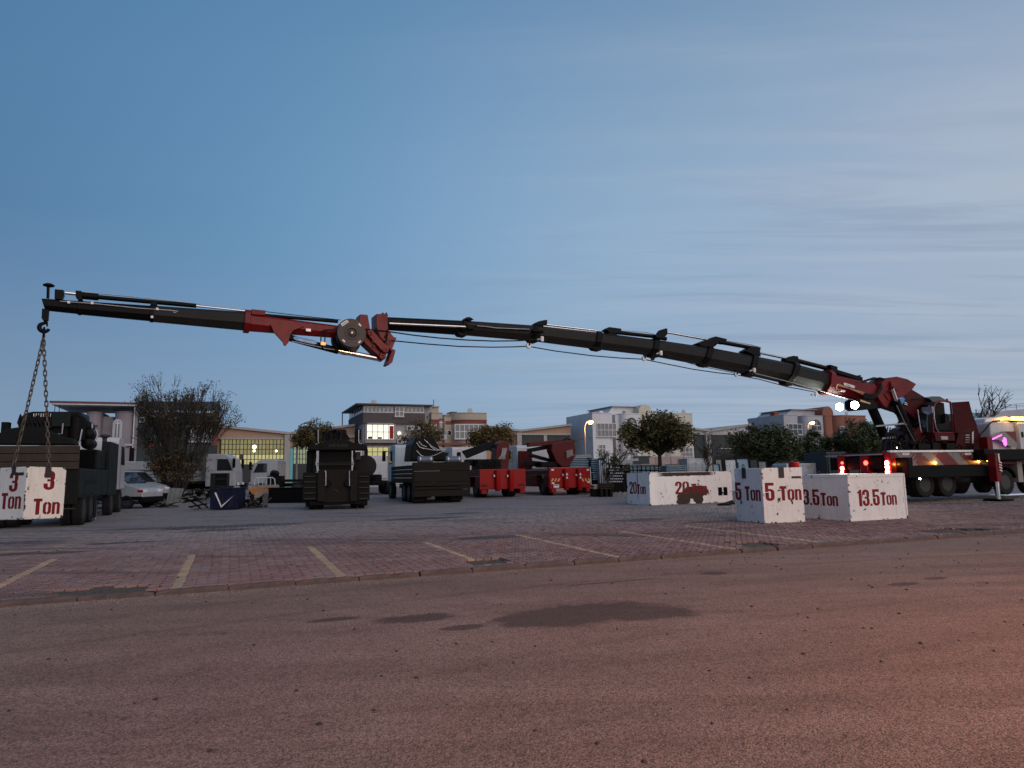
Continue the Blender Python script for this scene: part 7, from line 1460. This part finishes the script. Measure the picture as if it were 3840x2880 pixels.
o_ = Cl('orange_box', 'orange sheet metal box with a beige panel among the scrap', 'box', (965, 1885), rad(4)); o_.poly(((930, 1832), (1003, 1834), (1004, 1844), (950, 1856), (936, 1842)), 0, .6, 'orange_shell', M_ORG); o_.poly(((955, 1845), (1003, 1842), (1004, 1864), (953, 1868)), -.2, .4, 'beige_panel', M_BEIG); o_.poly(((945, 1820), (1038, 1818), (1040, 1830), (948, 1832)), .7, 1.2, 'perforated_tray', M_BEIG); o_.p(MB().box(o_.q(935, 1850)[0], o_.q(1000, 1850)[0], .1, .5, 0, o_.q(960, 1856)[1]), 'support', M_OLV)
f_ = Cl('pipe_frame', 'white tubular frame standing among the scrap', 'frame', (993, 1872), rad(3))
P_ = [f_.q(px, py) for px, py in ((954, 1822), (956, 1798), (962, 1792), (1022, 1791), (1030, 1797), (1032, 1820))]; f_.p(MB().tube([(P_[0][0], 0, 0)] + [(x, 0, z) for x, z in P_] + [(P_[-1][0], 0, 0)], .03, 8), 'outer_pipe', M_FRM, smooth=True)
for px in (970, 985, 1000, 1015): x, z = f_.q(px, 1792); f_.p(MB().tube([(x, 0, .2), (x, 0, z)], .018, 6), 'upright', M_FRM)
g_ = Cl('slatted_rack', 'tilted white slatted rack leaning behind the tubular frame', 'rack', (975, 1852), rad(0))
for k in range(8):
    (xa, za), (xb, zb) = g_.q(938 - k * 1.5, 1752 + k * 6.5), g_.q(1026 - k * 3, 1757 + k * 6.5); g_.p(MB().bar((xa, .1 * k, za), (xb, .1 * k, zb), .05, .06), 'slat', M_SCRAP if k % 2 else M_STW)
for px in (942, 980, 1012): (xa, za), (xb, zb) = g_.q(px, 1750), g_.q(px - 14, 1804); g_.p(MB().bar((xa, -.03, za), (xb, .8, zb), .05, .05), 'rail', M_STW)
g_.p(MB().box(g_.q(930, 1800)[0], g_.q(1040, 1800)[0], .3, 1.2, 0, g_.q(980, 1800)[1]), 'trestle', M_OLV)
ty = Cl('old_tyre', 'old tyre lying on the heap behind the tubular frame', 'tyre', (1022, 1855)); x, z = ty.q(1022, 1777); ty.p(MB().box(x - .5, x + .6, .3, 1.1, 0, z - .16), 'stand', M_OLV); w_ = wheel(ty.t, x, .5, z, .34, .24, -1, 'tyre_ring'); w_.rotation_euler = (rad(50), 0, 0)
bb = Cl('steel_girder', 'long low black steel girder left of the dark AKKAR truck', 'girder', (1062, 1886), rad(3)); xa, xb = bb.q(1006, 1870)[0], bb.q(1150, 1870)[0]; zt = bb.q(1060, 1832)[1]; bb.p(MB().box(xa, xb, 0, .8, .08, zt), 'web', M_BLK, bev=.02); bb.p(MB().box(xa - .02, xb + .02, -.06, .86, zt + .001, zt + .06), 'top_flange', M_BLK); bb.p(MB().box(xa, xb, -.06, .86, 0, .079), 'bottom_flange', M_BLK)
# aluminium stacks, panels and crates in the yard behind the red trucks
def stack(label, px0, px1, py0, py1, Y, n, m, depth=1.4, name='profile_stack', cat='stack', gap=.42, group=None, vert=False):
    s = Cl(name, label, cat, ((px0 + px1) / 2, py1), rad(6), group, Y=Y); x0, z0 = s.q(px0, py1); x1, z1 = s.q(px1, py0); z0 = max(z0, 0.02)
    if z0 > .25: 
        for f in (.15, .5, .85): s.p(MB().box(x0 + (x1 - x0) * f - .08, x0 + (x1 - x0) * f + .08, .05, depth - .05, 0, z0 - .002), 'trestle', M_OLV)
    s.p(MB().box(x0 + .04, x1 - .04, .12, depth - .03, z0, z1 - .05), 'gap_shade_fill', M_BLK)  # black core paints in the shaded gaps between layers
    for k in range(n):
        if vert: a, b2 = x0 + (x1 - x0) * k / n, x0 + (x1 - x0) * (k + 1 - gap) / n; s.p(MB().box(a, b2, r_.uniform(0, .06), depth, z0, z1 - r_.uniform(0, .15)), 'panel', m, bev=.008)
        else: a, b2 = z0 + (z1 - z0) * k / n, z0 + (z1 - z0) * (k + 1 - gap) / n; s.p(MB().box(x0 + r_.uniform(-.05, .05), x1 + r_.uniform(-.05, .05), r_.uniform(0, .05), depth, a, b2), 'layer', m, bev=.008)
    return s
stack('bundle of long grey blue profiles beside the striped red truck', 2136, 2205, 1712, 1752, 47, 6, M_BLUEP); stack('upper bundle of white profiles above the red truck corner', 2160, 2216, 1704, 1716, 49, 3, M_STW); stack('taller bundle of blue profiles left of the small dark tree', 2222, 2250, 1716, 1800, 47, 10, M_BLUEP)
stack('black and white end-on stack behind the small dark tree', 2250, 2290, 1716, 1812, 46.5, 6, M_STW, vert=True, gap=.45); stack('stack of white sheets on top of the yard pile', 2306, 2368, 1722, 1742, 47, 4, M_STW); stack('grey blue crate row left of the white container', 2340, 2400, 1744, 1772, 48, 4, M_BLUEP); stack('grey blue crate row behind the 20 Ton weight', 2404, 2472, 1742, 1772, 49, 4, M_BLUEP); stack('grey blue crate row next to the white container', 2500, 2572, 1742, 1772, 49, 4, M_BLUEP)
lg_ = Cl('log_stack', 'stack of white tube ends right of the small dark tree', 'stack', (2310, 1812), rad(6), Y=46)
for i in range(7):
    for j in range(6):
        x, z = lg_.q(2288 + i * 7.2 + (j % 2) * 3.5, 1806 - j * 10.5); x2 = x
        if j > 3 and i > 4: continue
        lg_.p(MB().lathe([(.044, 0), (.05, .008), (.05, 1.2)], c=(x, 0, z), ax='y', n=10), 'tube', M_STW, smooth=True)
x0, z0 = lg_.q(2283, 1812); x1, z1 = lg_.q(2338, 1742); lg_.p(MB().box(x0, x1, .06, 1.3, 0, z1 - .2), 'gap_shade_fill', M_BLK)  # black core paints in the shade between the tubes
wc = Cl('site_container', 'white slatted container truck body behind the 20 Ton weight', 'container', (2617, 1790), rad(4), Y=50); x0, z0 = wc.q(2578, 1768); x1, z1 = wc.q(2656, 1718); wc.p(MB().box(x0, x1, 0, 2.2, 0, z1), 'shell', M_STW, bev=.03)
for i in range(3):
    xa = x0 + .08 + (x1 - x0 - .1) * i / 3; xb = xa + (x1 - x0) / 3 - .1; pn = wc.p(MB().box(xa, xb, -.03, -.002, .3, z1 - .3), 'door_panel', M_ALU, bev=.01)
    for k in range(5): wc.p(MB().box(xa + .05, xb - .05, -.06, -.031, z1 - .4 - k * .2, z1 - .34 - k * .2), 'louvre', M_STW, pn)
for k, (a, b2, c_, d_, m) in enumerate(((2680, 2702, 1740, 1775, M_BLUEP), (2690, 2712, 1722, 1776, M_SCRAP), (2726, 2765, 1723, 1776, M_STW), (2752, 2772, 1735, 1776, M_BLUEP), (2770, 2812, 1720, 1776, M_BLUEP), (2820, 2848, 1722, 1776, M_DGW), (2852, 2880, 1730, 1776, M_SCRAP))):
    names_ = ('low pale blue panel furthest left behind the weights', 'grey panel with dark frame behind the 20 Ton weight', 'white box with blue sheen behind the 5 Ton weight', 'narrow pale blue panel left of the widest one', 'widest pale blue panel behind the 5 Ton weight', 'dark green panel above the 5 Ton weight', 'scratched grey panel above the right of the 5 Ton weight')
    pn = Cl('leaning_panel', names_[k], 'panel', ((a + b2) / 2, 1790), rad(5), 'leaning yard panels', Y=47 + k * .3); x0, z0 = pn.q(a, d_); x1, z1 = pn.q(b2, c_); pn.p(MB().prism([(x0, 0, 0), (x1, 0, 0), (x1, .3, z1), (x0, .3, z1)], (0, .05, 0)), 'sheet', m, bev=.01)
    pn.p(MB().tube([(x0, -.03, 0), (x0, .27, z1), (x1, .27, z1), (x1, -.03, 0)], .035, 6), 'edge_frame', M_BLK)
rb = Cl('red_barrel', 'red barrel standing behind the 5 Ton weight', 'barrel', (2975, 1800), 0, Y=30); x, z = rb.q(2976, 1733); rb.p(MB().lathe([(.2, 0), (.22, .02), (.22, z * .5), (.235, z * .52), (.22, z * .54), (.22, z - .02), (.2, z)], c=(x, 0, 0), n=20), 'drum', M_RED2, smooth=True)
# fence in the yard
fe = Cl('yard_fence', 'low dark rail fence in front of the crate rows', 'fence', (2400, 1790), rad(6), Y=45)
for k in range(9): px = 2342 + k * 16; x, z = fe.q(px, 1745); fe.p(MB().box(x - .03, x + .03, 0, .05, 0, z), 'post', M_BLK)
for py in (1748, 1765): (xa, za), (xb, zb) = fe.q(2340, py), fe.q(2474, py); fe.p(MB().box(xa, xb, .01, .04, za - .03, za + .03), 'rail', M_BLK)
# pallets and rubble left of the 20 Ton weight
pl = stack('low pile of pallets at the foot of the small dark tree', 2250, 2300, 1808, 1834, 41, 4, M_WOOD, depth=1.0, name='pallet_pile', cat='pallets', gap=.5)
pl2 = stack('pale sawn timber pile beside the pallets', 2226, 2252, 1816, 1834, 41.5, 4, M_CREAM if 'M_CREAM' in globals() else M_STW, depth=1.0, name='timber_pile', cat='timber', gap=.4)
def rubble(name, px0, px1, py0, py1, n, m, seed, smin=.03, smax=.13):
    b = MB(); r = random.Random(seed)
    for k in range(n):
        g = G(r.uniform(px0, px1), r.uniform(py0, py1)); s = r.uniform(smin, smax); vs = [(g.x + x * s * r.uniform(.6, 1.3), g.y + y * s * r.uniform(.6, 1.3), g.z + max(z, -.05) * s * r.uniform(.5, 1.2)) for x, y, z in ((-1, -1, 0), (1, -1, 0), (1, 1, 0), (-1, 1, 0), (-.6, -.6, 1), (.6, -.5, 1), (.5, .6, 1), (-.5, .6, 1))]
        b.add(vs, [(4, 5, 6, 7), (0, 1, 5, 4), (1, 2, 6, 5), (2, 3, 7, 6), (3, 0, 4, 7)])
    return tag(b.build(name, m), kind='stuff')
rubble('rubble', 2225, 2350, 1838, 1856, 260, paint('rubble_grey', (.22, .21, .20), .9, dirt=.6, streak=False), 2); rubble('white_rubble', 2286, 2350, 1815, 1845, 160, M_STW, 3, .05, .16)
# dark worn rubber pieces by the 20 Ton weight
rp_ = Cl('rubber_scrap', 'black torn rubber piece lying by the 20 Ton weight corner', 'rubber', (2722, 1896), rad(4))
rp_.p(MB().tube([(-.38, 0, .05), (-.18, -.06, .06), (.08, -.03, .08), (.25, .08, .10), (.2, .25, .09), (0, .3, .06)], [.03, .055, .065, .08, .07, .04], 8), 'rubber_strip', M_HOSE, smooth=True); rp_.p(MB().tube([(.12, .05, .10), (.3, .05, .15), (.42, .1, .08)], [.07, .09, .05], 8), 'rubber_lump', M_TYRE, smooth=True)
# dark van and container glimpsed under the trees at right
dv = Cl('box_container', 'dark teal container seen under the rightmost dense tree', 'container', (3130, 1800), rad(10), Y=44); x0, z0 = dv.q(3100, 1740); x1, z1 = dv.q(3172, 1694); dv.p(MB().box(x0, x1, 0, 2.4, .0, z1), 'shell', M_DOOR, bev=.03)
for k in range(5): dv.p(MB().box(x0 + .1 + k * .25, x0 + .16 + k * .25, -.05, -.001, .05, z1 - .1), 'corrugation', M_DOOR)
wv = Cl('white_pickup', 'white pickup body seen low between dense trees and crane', 'pickup', (3040, 1800), rad(8), Y=45); x0, z0 = wv.q(2950, 1768); x1, z1 = wv.q(3088, 1736); wv.p(MB().box(x0, x1, 0, 1.8, .45, z1), 'body', M_STW, bev=.06); wv.p(MB().box(x0 + .2, x1 - .2, -.02, 1.7, .3, .46), 'underbody', M_BLK)
for f in (.2, .8): wheel(wv.t, x0 + (x1 - x0) * f, .15, .36, .36, .24, -1)
x, z = wv.q(3031, 1751); wv.p(MB().box(x - .1, x + .1, -.03, -.005, z - .06, z + .06), 'indicator', L_AMB if False else M_YSTR)
